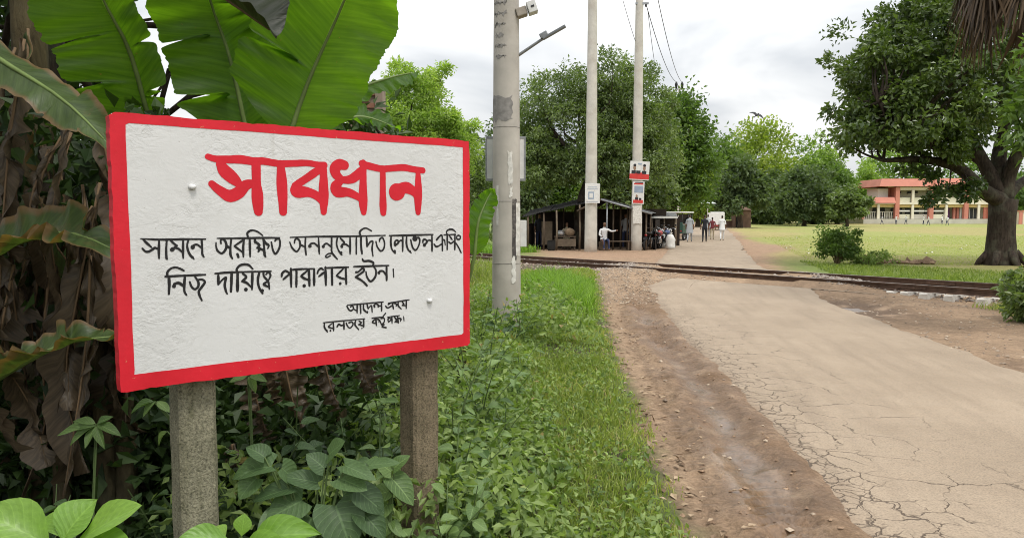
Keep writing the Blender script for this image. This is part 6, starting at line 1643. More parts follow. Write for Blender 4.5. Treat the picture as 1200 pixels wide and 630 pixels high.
board_on("torn_poster", "torn pale paper pasted below the election posters", 741.5, 752, 241, 262, Y3 - 0.275, 'paper_w', "poster", 0.008, -0.04)
# distant pole and wires
YF = 78.0
pf, cf = far_pole("distant pole top with dark insulators above the trees", 796, 262, YF, 0.2, 796, float(at(796, 100, YF).z))
tip = Vector(cf[-1])
m = MB(); m.box(tip + Vector((0, 0, -0.4)), (0.8, 0.12, 0.12)); m.build("cross_arm", M['galv'], pf)
for dx in (-0.3, 0.3): MB().tube([tip + Vector((dx, 0, -0.35)), tip + Vector((dx, 0, 0.1)), tip + Vector((dx, 0, 0.35))], [0.09, 0.16, 0.06], 8).build("insulator", M['wire'], pf)
def wire(label, a, b, sag=0.5, r=0.014):
    a, b = Vector(a), Vector(b); m = MB()
    m.tube([a + (b - a) * (i / 14) - Vector((0, 0, sag * 4 * (i / 14) * (1 - i / 14))) for i in range(15)], r, 5)
    o = m.build("power_line", M['wire']); rebase(o, a); props(o, label, "wire", "overhead wires")
top3 = Vector(c3[-1])
m = MB(); z_ = at(757, 5, Y3).z
m.box(Vector((at(752, 5, Y3).x, Y3 - 0.1, z_)), (0.6, 0.08, 0.08)); m.build("cross_arm", M['galv'], p3)
MB().tube([at(757, 8, Y3 - 0.1), at(757, 4, Y3 - 0.1)], [0.05, 0.03], 8).build("insulator", M['wire'], p3)
wire("wire from the right far pole's small insulator to the distant pole", at(757, 5, Y3 - 0.1), tip + Vector((-0.1, 0, 0.3)), 0.9, 0.02)
wire("steeper wire entering from the top edge towards the distant pole", at(766, -25, Y3), tip + Vector((0.3, 0, 0.3)), 0.9, 0.02)
wire("thin wire beside the right far pole dropping into the trees", at(759, 12, Y3), at(768, 80, 50), 0.1, 0.014)
wire("thin wire slanting down to the right far pole from the left", at(727, -10, 33), at(745, 50, Y3), 0.05, 0.012)

# ================================================================== stalls
M['tin_dark'] = m_plain('weathered_tin_roof', (0.022, 0.021, 0.02), 0.8, 0.35, 3, 0.2, 30)
M['tin_pale'] = m_plain('bare_tin_roof', (0.24, 0.24, 0.235), 0.6, 0.2, 3, 0.15, 30, metal=0.1)
M['wood'] = m_plain('old_timber', (0.11, 0.08, 0.055), 0.85, 0.35, 5, 0.4, 40)
M['wood_pale'] = m_plain('pale_timber', (0.17, 0.13, 0.09), 0.85, 0.3, 5, 0.4, 40)
M['bamboo_mat'] = m_plain('shaded_bamboo_mat', (0.030, 0.022, 0.016), 0.9, 0.4, 6, 0.4, 50)  # near-black colour carries the shade inside the stalls
M['pot'] = m_plain('aluminium_pot', (0.45, 0.45, 0.46), 0.35, 0.15, 8, 0.1, 40, metal=0.8)
M['sack'] = m_plain('white_woven_sack', (0.68, 0.67, 0.63), 0.85, 0.15, 8, 0.3, 60)
M['cloth_brown'] = m_plain('brown_sacking', (0.24, 0.17, 0.11), 0.9, 0.3)
def sheet_roof(root, a, b, back, n, mat, rise=0.15):
    """corrugated sheets side by side between eave corners a and b, running back"""
    a, b, back = Vector(a), Vector(b), Vector(back)
    for k in range(n):
        p = a + (b - a) * ((k + 0.0) / n); q = a + (b - a) * ((k + 1.04) / n)
        N = 16; V, F = [], []
        up = (q - p).cross(back); up.normalize()
        if up.z < 0: up = -up
        lift = up * (0.012 * (k % 2)) + up * random.uniform(-0.01, 0.01)
        for j in (0, 1):
            for i in range(N + 1):
                V.append(p + (q - p) * i / N + back * j * random.uniform(0.99, 1.0) + up * 0.018 * math.cos(i * PI) + lift)
        V += [v - up * 0.006 for v in V]
        n2 = 2 * (N + 1)
        for i in range(N):
            F.append((i, i + 1, N + 2 + i, N + 1 + i)); F.append((n2 + i, n2 + N + 1 + i, n2 + N + 2 + i, n2 + i + 1)); F.append((i, n2 + i, n2 + i + 1, i + 1))
        MB().add(V, F).build("roof_sheet", M[mat], root)
YS = 34.6
def P3(px, py, Y): return at(px, py, Y)
g1 = gz(at(650, 290, YS).x, YS)
st1 = thing("market_stall", "open timber stall with sloping dark tin roof left of the big tree trunk", "stall", (at(652, 290, YS).x, YS, g1), "tin roofed stalls")
a, b = P3(612, 254, YS), P3(692, 236.5, YS + 0.3)
sheet_roof(st1, a, b, Vector((0.5, 3.4, 0.35)), 5, 'tin_dark')
for px, dy, mt in ((618.5, 0.1, 'wood'), (637, 0.2, 'wood'), (652, 0.0, 'wood_pale'), (679, 0.15, 'wood_pale'), (624, 2.9, 'wood'), (660, 3.0, 'wood')):
    x = at(px, 290, YS + dy).x; f = (px - 612) / 80.0; zt = a.z + (b.z - a.z) * f - 0.04 + 0.1 * dy
    MB().tube([(x, YS + dy, g1 - 0.1), (x + 0.02, YS + dy, g1 + 0.9), (x, YS + dy, zt)], [0.05, 0.045, 0.04], 7).build("post", M[mt], st1)
x0, x1 = at(630, 290, YS).x, at(700, 290, YS).x
for k in range(6):
    xa = x0 + (x1 - x0) * k / 6; MB().box((xa + (x1 - x0) / 12, YS + 3.1, g1 + 0.85), ((x1 - x0) / 6 + 0.01, 0.03 + 0.012 * (k % 2), 1.9)).build("wall_panel", M['bamboo_mat'], st1)
MB().box((at(642, 278, YS).x, YS + 0.9, g1 + 0.78), (0.5, 0.04, 1.1)).build("wall_panel", M['wood_pale'], st1)
for k in range(4): MB().box((a.x + 0.25 + 0.12 * k, YS + 0.55 + 0.75 * k, g1 + 0.62), (0.03, 0.72, 1.2), Matrix.Rotation(-0.16, 3, 'Z')).build('wall_panel', M['bamboo_mat'], st1)
cnt = thing("shop_counter", "rough timber counter under the left stall roof", "counter", (at(662, 285, YS + 0.4).x, YS + 0.4, g1))
cx = at(662, 285, YS + 0.4).x
MB().bevbox((cx, YS + 0.4, g1 + 0.62), (1.0, 0.5, 0.05), 0.008).build("top", M['wood'], cnt)
for sx in (-1, 1):
    for sy in (-1, 1): MB().box((cx + sx * 0.44, YS + 0.4 + sy * 0.2, g1 + 0.30), (0.06, 0.06, 0.6)).build("leg", M['wood'], cnt)
MB().box((cx, YS + 0.16, g1 + 0.35), (0.98, 0.02, 0.35)).build("front_panel", M['wood_pale'], cnt)
def lathe(profile, c, n=14):
    V, F = [], []
    for r, z in profile:
        for k in range(n): V.append((c[0] + r * math.cos(2 * PI * k / n), c[1] + r * math.sin(2 * PI * k / n), c[2] + z))
    for i in range(len(profile) - 1):
        for k in range(n): F.append((i * n + k, i * n + (k + 1) % n, (i + 1) * n + (k + 1) % n, (i + 1) * n + k))
    F.append(tuple(range(n - 1, -1, -1))); return MB().add(V, F, 0, True)
o = lathe([(0.10, 0), (0.17, 0.05), (0.18, 0.16), (0.15, 0.22), (0.17, 0.24), (0.14, 0.235), (0.05, 0.28)], (cx - 0.2, YS + 0.4, g1 + 0.645)).build("cooking_pot", M['pot']); rebase(o, (cx - 0.2, YS + 0.4, g1 + 0.645)); props(o, "dull aluminium pot standing on the stall counter", "pot")
o = MB().blob((cx + 0.22, YS + 0.42, g1 + 0.82), (0.24, 0.18, 0.20), 12, 8, jit=0.12).build("brown_sack", M['cloth_brown']); rebase(o, (cx + 0.22, YS + 0.42, g1 + 0.63)); props(o, "bulging brown sack lying on the stall counter", "sack")
o = lathe([(0.15, 0), (0.18, 0.08), (0.19, 0.36), (0.18, 0.46), (0.19, 0.48)], (at(646, 288, YS - 0.3).x, YS - 0.35, g1)).build("oil_drum", M['tin_dark']); rebase(o, (at(646, 288, YS - 0.3).x, YS - 0.35, g1)); props(o, "dark drum standing before the stall counter", "drum")
# right stall with gable
g2 = gz(at(725, 290, YS).x, YS)
st2 = thing("market_stall", "open stall with pitched tin roof between the two tall poles", "stall", (at(725, 290, YS).x, YS, g2), "tin roofed stalls")
ap = P3(704, 232.5, YS - 0.1); le = P3(676, 246, YS - 0.1); re_ = P3(764, 249.5, YS - 0.1)
bk = Vector((1.0, 4.2, 0.0))
sheet_roof(st2, ap, ap + bk, re_ - ap, 4, 'tin_pale'); sheet_roof(st2, ap, ap + bk, le - ap, 4, 'tin_dark')
MB().tube([ap + Vector((0, -0.03, -0.05)), re_ + Vector((0, -0.03, -0.05))], 0.045, 6).build("roof_pole", M['galv'], st2)
MB().tube([ap + Vector((0, -0.02, -0.05)), le + Vector((0, -0.02, -0.05))], 0.045, 6).build("roof_pole", M['wood'], st2)
for px, dy, mt in ((711, 0.0, 'galv'), (718.5, 0.5, 'wood'), (727, 1.2, 'wood'), (735, 0.8, 'wood'), (738, 0.1, 'wood'), (757, 0.1, 'wood_pale'), (762, 0.6, 'wood')):
    x = at(px, 288, YS + dy).x; f = (px - 704) / 60; zt = ap.z + (re_.z - ap.z) * f - 0.05
    MB().tube([(x, YS + dy, g2 - 0.1), (x, YS + dy, zt)], 0.04, 7).build("post", M[mt], st2)
xa, xb = at(690, 290, YS).x, at(768, 290, YS).x
for k in range(7):
    w = (xb - xa + 1) / 7; xc = xa + 0.6 + w * (k + 0.5) - 0.3
    MB().box((xc, YS + 4.0, g2 + 0.8), (w + 0.01, 0.03 + 0.012 * (k % 2), 2.3)).build("wall_panel", M['bamboo_mat'], st2)
for k in range(5): MB().box((xb + 0.15 + 0.18 * k, YS + 0.75 + 0.7 * k, g2 + 0.7), (0.03, 0.66, 1.4), Matrix.Rotation(-0.23, 3, 'Z')).build("wall_panel", M['bamboo_mat'], st2)
bn = thing("wooden_bench", "low wooden bench in front of the pitched roof stall", "bench", (at(722, 289, YS).x, YS - 0.1, g2))
xc = at(722, 289, YS).x
MB().bevbox((xc, YS - 0.1, g2 + 0.42), (1.3, 0.28, 0.04), 0.006).build("seat", M['wood'], bn)
for sx in (-1, 1):
    for sy in (-1, 1): MB().box((xc + sx * 0.55, YS - 0.1 + sy * 0.1, g2 + 0.2), (0.05, 0.05, 0.4)).build("leg", M['wood'], bn)
# small lean-to behind the motorcycles
g3 = gz(8.0, 38.5)
st3 = thing("market_stall", "low lean-to stall with whitish roof edge behind the motorcycles", "stall", (at(780, 284, 38.5).x, 38.5, g3), "tin roofed stalls")
a, b = P3(762, 253.5, 38.3), P3(794, 254.5, 38.3)
sheet_roof(st3, a, b, Vector((0.3, 2.0, 0.25)), 3, 'tin_pale')
MB().box((a + b) / 2 + Vector((0, -0.03, -0.03)), (b.x - a.x, 0.03, 0.10)).build("fascia", M['sack'], st3)
for px, dy in ((764, 0.1), (778, 0.1), (791, 0.1), (768, 1.8), (792, 1.8)):
    x = at(px, 285, 38.3 + dy).x; MB().tube([(x, 38.3 + dy, g3 - 0.1), (x, 38.3 + dy, a.z + 0.1 * dy)], 0.045, 7).build("post", M['wood_pale'], st3)
for k in range(4): MB().box((at(766 + 8 * k, 280, 40.2).x + 0.1, 40.25, g3 + 0.7), (0.40, 0.03 + 0.012 * (k % 2), 1.7)).build("wall_panel", M['bamboo_mat'], st3)
def sack(label, px, py, Y, r):
    p = at(px, py, Y); z = gz(p.x, Y)
    o = lathe([(r[0] * q, r[2] * 2 * h_) for q, h_ in ((0.80, 0.0), (0.98, 0.06), (1.0, 0.22), (0.92, 0.45), (0.97, 0.62), (0.85, 0.80), (0.55, 0.93), (0.2, 0.99))], (p.x, Y, z), 12)
    o.v = [(p.x + (v[0] - p.x) * (1 + random.uniform(-0.12, 0.12)), Y + (v[1] - Y) * (r[1] / r[0]) * (1 + random.uniform(-0.12, 0.12)), v[2] + random.uniform(-0.015, 0.015)) for v in o.v]
    o = o.build("white_sack", M['sack'])
    mt = MB(); mt.tube([(p.x, Y, z + r[2] * 1.95), (p.x + 0.03, Y, z + r[2] * 2.05), (p.x + 0.05, Y, z + r[2] * 2.2)], [0.05, 0.03, 0.07], 8)
    rebase(o, (p.x, Y, z)); mt.build("tied_neck", M['sack'], o); props(o, label, "sack", "white sacks")
sack("full white sack standing right of the motorcycles", 785.5, 283, 36.3, (0.24, 0.22, 0.36))
sack("white sack piled behind the motorcycles under the lean-to", 773, 280, 37.6, (0.30, 0.25, 0.42))
sack("smaller white sack left under the lean-to", 767, 281, 37.8, (0.24, 0.2, 0.36))

# ================================================================== vehicles
M['tyre'] = m_plain('tyre_rubber', (0.02, 0.02, 0.02), 0.85, 0.3)
M['paint_blk'] = m_plain('black_vehicle_paint', (0.02, 0.02, 0.022), 0.3, 0.2, spec=0.5)
M['paint_red'] = m_plain('red_vehicle_paint', (0.30, 0.02, 0.02), 0.3, 0.15, spec=0.5)
M['paint_blue'] = m_plain('blue_vehicle_paint', (0.03, 0.06, 0.16), 0.3, 0.15, spec=0.5)
M['paint_grn'] = m_plain('dark_green_vehicle_paint', (0.02, 0.065, 0.05), 0.35, 0.2, spec=0.5)
M['paint_wht'] = m_plain('white_vehicle_paint', (0.72, 0.72, 0.70), 0.35, 0.08, spec=0.5)
M['chrome'] = m_plain('chrome', (0.55, 0.55, 0.56), 0.2, 0.1, metal=0.95)
M['vinyl'] = m_plain('black_vinyl', (0.025, 0.024, 0.024), 0.55)
M['glass'] = m_plain('vehicle_glass', (0.03, 0.04, 0.045), 0.08, 0.1, spec=0.6)
M['lamp'] = m_plain('lamp_glass', (0.6, 0.6, 0.58), 0.15)
def wheel(parent, c, axis, R, r, spokes=8):
    w = MB().ring(c, axis, R - r, r, 22, 7).build("wheel", M['tyre'], parent)
    a = Vector(axis).normalized(); u = a.orthogonal().normalized(); v = a.cross(u); m = MB()
    m.ring(c, axis, R - 2 * r - 0.006, 0.014, 20, 5); m.tube([Vector(c) - a * 0.05, Vector(c) + a * 0.05], 0.035, 8)
    for k in range(spokes):
        q = 2 * PI * k / spokes; m.tube([Vector(c), Vector(c) + (u * math.cos(q) + v * math.sin(q)) * (R - 2 * r)], 0.007, 4)
    m.build("rim", M['chrome'], w)
def motorcycle(label, x, y, rz, paint):
    z = gz(x, y)
    t = thing("motorcycle", label, "motorcycle", (0, 0, 0), "motorcycles parked beside the stalls")
    wheel(t, (0.62, 0, 0.30), (0, 1, 0), 0.30, 0.045); wheel(t, (-0.62, 0, 0.30), (0, 1, 0), 0.30, 0.055)
    f = MB()
    for s in (-1, 1):
        f.tube([(0.62, s * 0.08, 0.30), (0.48, s * 0.08, 0.72), (0.42, s * 0.07, 0.92)], 0.022, 7)
        f.tube([(-0.62, s * 0.10, 0.30), (-0.45, s * 0.11, 0.68)], 0.022, 7)
        f.tube([(-0.62, s * 0.08, 0.30), (-0.1, s * 0.08, 0.34)], 0.02, 6)
    f.tube([(0.42, 0, 0.85), (0.05, 0, 0.62), (-0.1, 0, 0.34)], 0.025, 7); f.tube([(0.40, 0, 0.80), (0.22, 0, 0.30), (-0.1, 0, 0.28)], 0.022, 7)
    f.build("frame", M['paint_blk'], t)
    MB().blob((0.16, 0, 0.78), (0.28, 0.14, 0.13), 14, 9).build("fuel_tank", M[paint], t)
    MB().blob((-0.30, 0, 0.78), (0.40, 0.13, 0.065), 14, 8, rot=Matrix.Rotation(0.10, 3, 'Y')).build("seat", M['vinyl'], t)
    e = MB(); e.bevbox((0.08, 0, 0.40), (0.34, 0.24, 0.24), 0.03); e.tube([(0.12, 0, 0.45), (0.24, 0, 0.62)], [0.09, 0.075], 10); e.build("engine", M['chrome'], t)
    h = MB(); h.tube([(0.34, -0.36, 0.98), (0.40, -0.22, 1.02), (0.42, 0, 0.96), (0.40, 0.22, 1.02), (0.34, 0.36, 0.98)], 0.016, 7); h.build("handlebar", M['chrome'], t)
    for s in (-1, 1):
        MB().tube([(0.40, s * 0.25, 1.02), (0.40, s * 0.30, 1.16)], 0.007, 5).add([], []).blob((0.39, s * 0.31, 1.18), (0.015, 0.06, 0.04), 8, 6).build("mirror", M['paint_blk'], t)
    MB().blob((0.54, 0, 0.86), (0.08, 0.095, 0.10), 12, 8).build("headlight", M['lamp'], t)
    MB().blob((-0.74, 0, 0.70), (0.05, 0.07, 0.045), 8, 6).build("tail_light", M['paint_red'], t)
    for cx_, mt, r in ((0.62, paint, 0.345), (-0.62, 'paint_blk', 0.355)):
        g = MB(); V, F = [], []
        for k in range(9):
            a = math.radians(35 + 110 * k / 8)
            for s in (-1, 1): V.append((cx_ + r * math.cos(a), s * 0.06, 0.30 + r * math.sin(a)))
        V += [(p[0], p[1], p[2] - 0.01) for p in V]
        for k in range(8): F += [(2 * k, 2 * k + 1, 2 * k + 3, 2 * k + 2), (18 + 2 * k, 18 + 2 * k + 2, 18 + 2 * k + 3, 18 + 2 * k + 1)]
        g.add(V, F, 0, True).build("mudguard", M[mt], t)
    MB().tube([(0.05, 0.15, 0.28), (-0.3, 0.16, 0.26), (-0.8, 0.17, 0.34)], [0.025, 0.04, 0.045], 8).build("exhaust", M['chrome'], t)
    MB().tube([(-0.05, 0.12, 0.25), (-0.08, 0.26, 0.01)], 0.014, 5).build("side_stand", M['paint_blk'], t)
    t.location = (x, y, z); t.rotation_euler = (0.12, 0, rz)
    return t
motorcycle("black motorcycle nearest the right far pole", at(761, 288, 35.3).x, 35.3, 1.05, 'paint_blk')
motorcycle("red tanked motorcycle in the middle of the parked row", at(770, 287, 36.0).x, 36.0, 1.15, 'paint_red')
motorcycle("blue tanked motorcycle at the right of the parked row", at(778, 286, 36.9).x, 36.9, 1.0, 'paint_blue')
# three-wheeled electric rickshaw
def easy_bike(label, x, y, rz):
    z = gz(x, y); t = thing("auto_rickshaw", label, "rickshaw", (0, 0, 0))
    wheel(t, (1.15, 0, 0.26), (0, 1, 0), 0.26, 0.06)
    for s in (-1, 1): wheel(t, (-0.85, s * 0.5, 0.26), (0, 1, 0), 0.26, 0.06)
    b = MB(); b.bevbox((-0.35, 0, 0.5), (1.7, 1.05, 0.12), 0.03); b.bevbox((-1.15, 0, 0.85), (0.08, 1.02, 0.65), 0.03)
    for s in (-1, 1): b.bevbox((-0.75, s * 0.5, 0.78), (0.85, 0.05, 0.48), 0.03)
    V = [(1.35, -0.22, 0.5), (1.35, 0.22, 0.5), (0.85, 0.48, 0.45), (0.85, -0.48, 0.45), (1.25, -0.3, 1.0), (1.25, 0.3, 1.0), (0.8, 0.5, 1.0), (0.8, -0.5, 1.0)]
    b.add(V, [(0, 1, 5, 4), (1, 2, 6, 5), (3, 0, 4, 7), (4, 5, 6, 7), (3, 2, 1, 0)]); b.build("body", M['paint_grn'], t)
    MB().bevbox((-0.1, 0, 1.82), (2.5, 1.15, 0.09), 0.04).build("roof", M['sack'], t)
    for px, s in ((1.0, 1), (1.0, -1), (0.1, 1), (0.1, -1), (-1.15, 1), (-1.15, -1)): MB().tube([(px, s * 0.48, 0.9), (px - (0.06 if px > 0.5 else 0), s * 0.5, 1.8)], 0.022, 6).build("roof_post", M['paint_blk'], t)
    MB().box((1.08, 0, 1.38), (0.015, 0.86, 0.66), Matrix.Rotation(-0.12, 3, 'Y')).build("windscreen", M['glass'], t)
    for px in (-0.9, -0.1, 0.45): MB().bevbox((px, 0, 0.72), (0.38, 0.9 if px < 0.3 else 0.5, 0.12), 0.03).build("seat", M['vinyl'], t)
    MB().bevbox((-1.0, 0, 1.05), (0.1, 0.9, 0.5), 0.03).build("seat_back", M['vinyl'], t)
    MB().tube([(0.95, -0.3, 1.05), (0.9, 0, 1.0), (0.95, 0.3, 1.05)], 0.018, 6).build("handlebar", M['chrome'], t)
    MB().blob((1.36, 0, 0.85), (0.05, 0.1, 0.1), 10, 7).build("headlight", M['lamp'], t)
    for s in (-1, 1): MB().bevbox((-1.2, s * 0.42, 0.62), (0.03, 0.12, 0.08), 0.01).build("tail_light", M['paint_red'], t)
    t.location = (x, y, z); t.rotation_euler = (0, 0, rz); return t
easy_bike("dark green three-wheeled rickshaw with flat pale roof beside the road", at(799, 281, 49).x, 49.5, 1.05)
def pickup(label, x, y, rz):
    z = gz(x, y); t = thing("delivery_van", label, "van", (0, 0, 0))
    for a in (1.15, -1.15):
        for s in (-1, 1): wheel(t, (a, s * 0.68, 0.3), (0, 1, 0), 0.3, 0.08, 6)
    b = MB(); b.bevbox((-0.6, 0, 1.15), (2.5, 1.55, 1.5), 0.08); b.build("cargo_box", M['paint_wht'], t)
    c = MB(); V = [(0.7, .75, .45), (0.7, -.75, .45), (1.75, -.72, .45), (1.75, .72, .45), (0.7, .7, 1.75), (0.7, -.7, 1.75), (1.25, -.66, 1.7), (1.25, .66, 1.7), (1.72, .7, 1.0), (1.72, -.7, 1.0)]
    c.add(V, [(3, 2, 1, 0), (0, 1, 5, 4), (4, 5, 6, 7), (7, 6, 9, 8), (8, 9, 2, 3), (1, 2, 9, 6, 5), (0, 4, 7, 8, 3)]); c.build("cab", M['paint_wht'], t)
    MB().box((1.50, 0, 1.36), (0.02, 1.2, 0.62), Matrix.Rotation(-0.59, 3, 'Y')).build("windscreen", M['glass'], t)
    MB().box((-0.3, 0, 0.42), (3.0, 1.3, 0.12)).build("chassis", M['paint_blk'], t)
    for s in (-1, 1):
        MB().box((-1.87, s * 0.6, 0.55), (0.03, 0.14, 0.14)).build("tail_light", M['paint_red'], t); MB().blob((1.76, s * 0.5, 0.7), (0.03, 0.12, 0.09), 8, 6).build("headlight", M['lamp'], t)
    MB().box((-1.88, 0, 0.5), (0.03, 1.5, 0.18)).build("rear_bumper", M['paint_red'], t)
    t.location = (x, y, z); t.rotation_euler = (0, 0, rz); return t
pickup("white box van far down the road", at(843, 268, 78).x, 79.0, 1.25)

# parasol over the far roadside
M['canvas'] = m_plain('pale_canvas', (0.46, 0.50, 0.48), 0.8, 0.1)
ux = at(829, 262, 72); uz = gz(ux.x, 72)
um = thing("market_parasol", "pale parasol on a thin pole above the people on the road", "parasol", (ux.x, 72, uz))
zt = at(829, 233, 72).z
MB().tube([(ux.x, 72, uz - 0.1), (ux.x, 72, zt + 0.9)], 0.05, 7).build("pole", M['notice'], um)
V = [(ux.x - 0.1, 72, zt)] + [(ux.x - 0.15 + 1.0 * math.cos(2 * PI * k / 8), 72 + 1.0 * math.sin(2 * PI * k / 8), zt - 0.45) for k in range(8)]
V += [(v[0], v[1], v[2] - 0.02) for v in V]
MB().add(V, [(0, 1 + k, 1 + (k + 1) % 8) for k in range(8)] + [(9, 10 + (k + 1) % 8, 10 + k) for k in range(8)]).build("canopy", M['canvas'], um)
# ================================================================== small brick hut and wall by the trees
M['brick_far'] = m_plain('weathered_red_brick', (0.20, 0.125, 0.09), 0.9, 0.35, 2, 0.3, 20)
M['dark_void'] = m_plain('dark_timber_door', (0.02, 0.018, 0.016), 0.8)
Yh = 92.0
def wx(px, Y): return at(px, 260, Y).x
hz_ = gz(wx(872, Yh), Yh)
hut = thing("brick_hut", "small old brick hut with dark doorway at the far end of the field", "hut", (wx(873, Yh), Yh, hz_))
zt = at(873, 246, Yh).z
xa, xb = wx(862.5, Yh), wx(880, Yh); xd0, xd1 = wx(862.8, Yh), wx(868.2, Yh)
MB().box(((xd1 + xb) / 2, Yh + 0.8, (hz_ + zt) / 2), (xb - xd1, 1.6, zt - hz_)).build("wall", M['brick_far'], hut)
MB().box(((xa - 0.1 + xd1) / 2, Yh + 0.9, (hz_ + zt) / 2), (xd1 - xa + 0.1, 1.4, zt - hz_ - 0.02)).build("wall", M['brick_far'], hut)
MB().box(((xd0 + xd1) / 2, Yh + 0.17, hz_ + 0.7), (xd1 - xd0 - 0.06, 0.06, 1.35)).build("door", M['dark_void'], hut)
zr = at(873, 241, Yh).z
V = [(xa - 0.1, Yh - 0.1, zt + 0.003), (xb + 0.1, Yh - 0.1, zt + 0.003), (xb + 0.1, Yh + 1.8, zt + 0.003), (xa - 0.1, Yh + 1.8, zt + 0.003), ((xa + xb) / 2 - 0.3, Yh + 0.85, zr), ((xa + xb) / 2 + 0.3, Yh + 0.85, zr)]
MB().add(V, [(0, 1, 5, 4), (2, 3, 4, 5), (1, 2, 5), (3, 0, 4), (3, 2, 1, 0)]).build("roof", M['brick_far'], hut)
lw = MB(); lw.box((wx(856, Yh + 1), Yh + 1.4, gz(wx(856, Yh), Yh) + 0.35), (wx(862, Yh) - wx(850, Yh), 0.25, 0.95)); o = lw.build("boundary_wall", M['brick_far']); rebase(o, (wx(856, Yh + 1), Yh + 1.4, gz(wx(856, Yh), Yh))); props(o, "low brick wall joining the small hut", "wall")

# ================================================================== school
M['sch_red'] = m_plain('orange_red_school_paint', (0.54, 0.215, 0.16), 0.7, 0.12, 0.6, 0.1, 10)
M['sch_cream'] = m_plain('cream_school_paint', (0.72, 0.67, 0.54), 0.75, 0.1, 0.6, 0.1, 10)
M['sch_wall'] = m_plain('pale_school_wall', (0.62, 0.60, 0.46), 0.8, 0.12, 0.6, 0.1, 10)
M['sch_yel'] = m_plain('yellow_school_beam', (0.62, 0.47, 0.20), 0.75, 0.1)
M['sch_white'] = m_plain('white_school_wall', (0.72, 0.71, 0.66), 0.75, 0.08)
M['sch_plinth'] = m_plain('grey_plinth', (0.52, 0.49, 0.42), 0.85, 0.2, 0.7, 0.1, 10)
M['sch_dark'] = m_plain('window_and_shaded_recess', (0.05, 0.055, 0.055), 0.5, 0.3)  # also the painted shade of the verandah recesses
M['sch_purple'] = m_plain('purple_door', (0.16, 0.06, 0.16), 0.6)
M['sch_brick'] = m_plain('school_brick', (0.42, 0.15, 0.10), 0.85, 0.2)
YB = 122.0
def zz(py): return at(1080, py, YB).z
def xx_(px): return at(px, 240, YB).x
sz = gz(xx_(1080), YB)
sch = thing("school_building", "two-storey orange and cream school with open verandahs across the field", "building", (xx_(1090), YB, sz))
def sb(name, px0, px1, py0, py1, dy0, dy1, mat, parent=None):
    x0, x1, z0, z1 = xx_(px0), xx_(px1), zz(py1), zz(py0)
    return MB().box(((x0 + x1) / 2, YB + (dy0 + dy1) / 2, (z0 + z1) / 2), (x1 - x0, dy1 - dy0, z1 - z0)).build(name, M[mat], parent or sch)
sb("plinth", 1009, 1187, 256.5, 263.5, -1.0, 9, 'sch_plinth')
sb("rear_wall", 1049, 1186, 219, 237.2, 2.6, 2.9, 'sch_wall'); sb("rear_wall", 1011, 1186, 243, 256.4, 2.6, 2.9, 'sch_wall')
sb("side_wall", 1049, 1050.4, 219.2, 237.1, 0.3, 2.5, 'sch_red')
sb("floor_slab", 1049.5, 1186, 237.2, 239.6, -0.4, 9, 'sch_cream'); sb("beam", 1052, 1186, 239.7, 243, -0.1, 0.3, 'sch_yel')
sb("top_beam", 1052, 1186, 219.3, 222.6, -0.1, 0.4, 'sch_cream')
sb("ceiling_slab", 1040, 1186, 218.6, 219.2, 0.1, 8, 'sch_cream')
# roof parapets
def wedge(px0, px0t, px1, py0, py1, dy0, dy1, mat, name="roof_parapet"):
    x0, xt, x1, z0, z1 = xx_(px0), xx_(px0t), xx_(px1), zz(py1), zz(py0)
    V = [(x0, YB + dy0, z0), (x1, YB + dy0, z0), (x1, YB + dy0 + 0.5, z1), (xt, YB + dy0 + 0.5, z1), (x0, YB + dy1, z0), (x1, YB + dy1, z0), (x1, YB + dy1, z1), (xt, YB + dy1, z1)]
    return MB().add(V, [(0, 1, 2, 3), (5, 4, 7, 6), (4, 0, 3, 7), (1, 5, 6, 2), (3, 2, 6, 7), (4, 5, 1, 0)]).build(name, M[mat], sch)
wedge(1027, 1031, 1087, 209.6, 218.5, -0.9, 8.5, 'sch_red'); wedge(1092.5, 1092.5, 1186, 209.0, 218.5, -0.9, 8.5, 'sch_red')
wedge(1014, 1018, 1047, 231, 237.9, -0.8, 7, 'sch_red'); 
sb("wing_slab", 1012, 1047, 238.2, 239.4, -0.4, 6.5, 'sch_cream'); sb("beam", 1012, 1047, 239.6, 242.6, -0.1, 0.3, 'sch_yel')
sb("stair_block", 1032.5, 1044.5, 220.6, 230.8, 1.2, 5, 'sch_white'); sb("stair_wall", 1044.6, 1048.8, 219.4, 230.8, 1.6, 5, 'sch_brick')
# columns
for px in (1049.8, 1089.7, 1130.5, 1160, 1183): sb("column", px - 2.4, px + 2.4, 208.2 if px == 1089.7 else 219.2, 256.4, -0.55, 0.05, 'sch_red')
for px in (1068.6, 1108.2, 1146): sb("column", px - 1.4, px + 1.4, 222.7, 237.1, -0.35, -0.12, 'sch_cream'); sb("column", px - 1.4, px + 1.4, 239.7, 256.4, -0.35, -0.12, 'sch_cream')
for px, mt in ((1010.8, 'sch_red'), (1028.6, 'sch_cream')): sb("column", px - 1.4, px + 1.4, 239.5, 256.4, -0.35, -0.12, mt)
for px in (1121.4, 1125.6): sb("column", px - 1.2, px + 1.2, 243.1, 256.4, 0.6, 1.0, 'sch_red')
sb("column", 1127.4, 1129.0, 243.1, 256.4, 0.4, 0.6, 'sch_white')
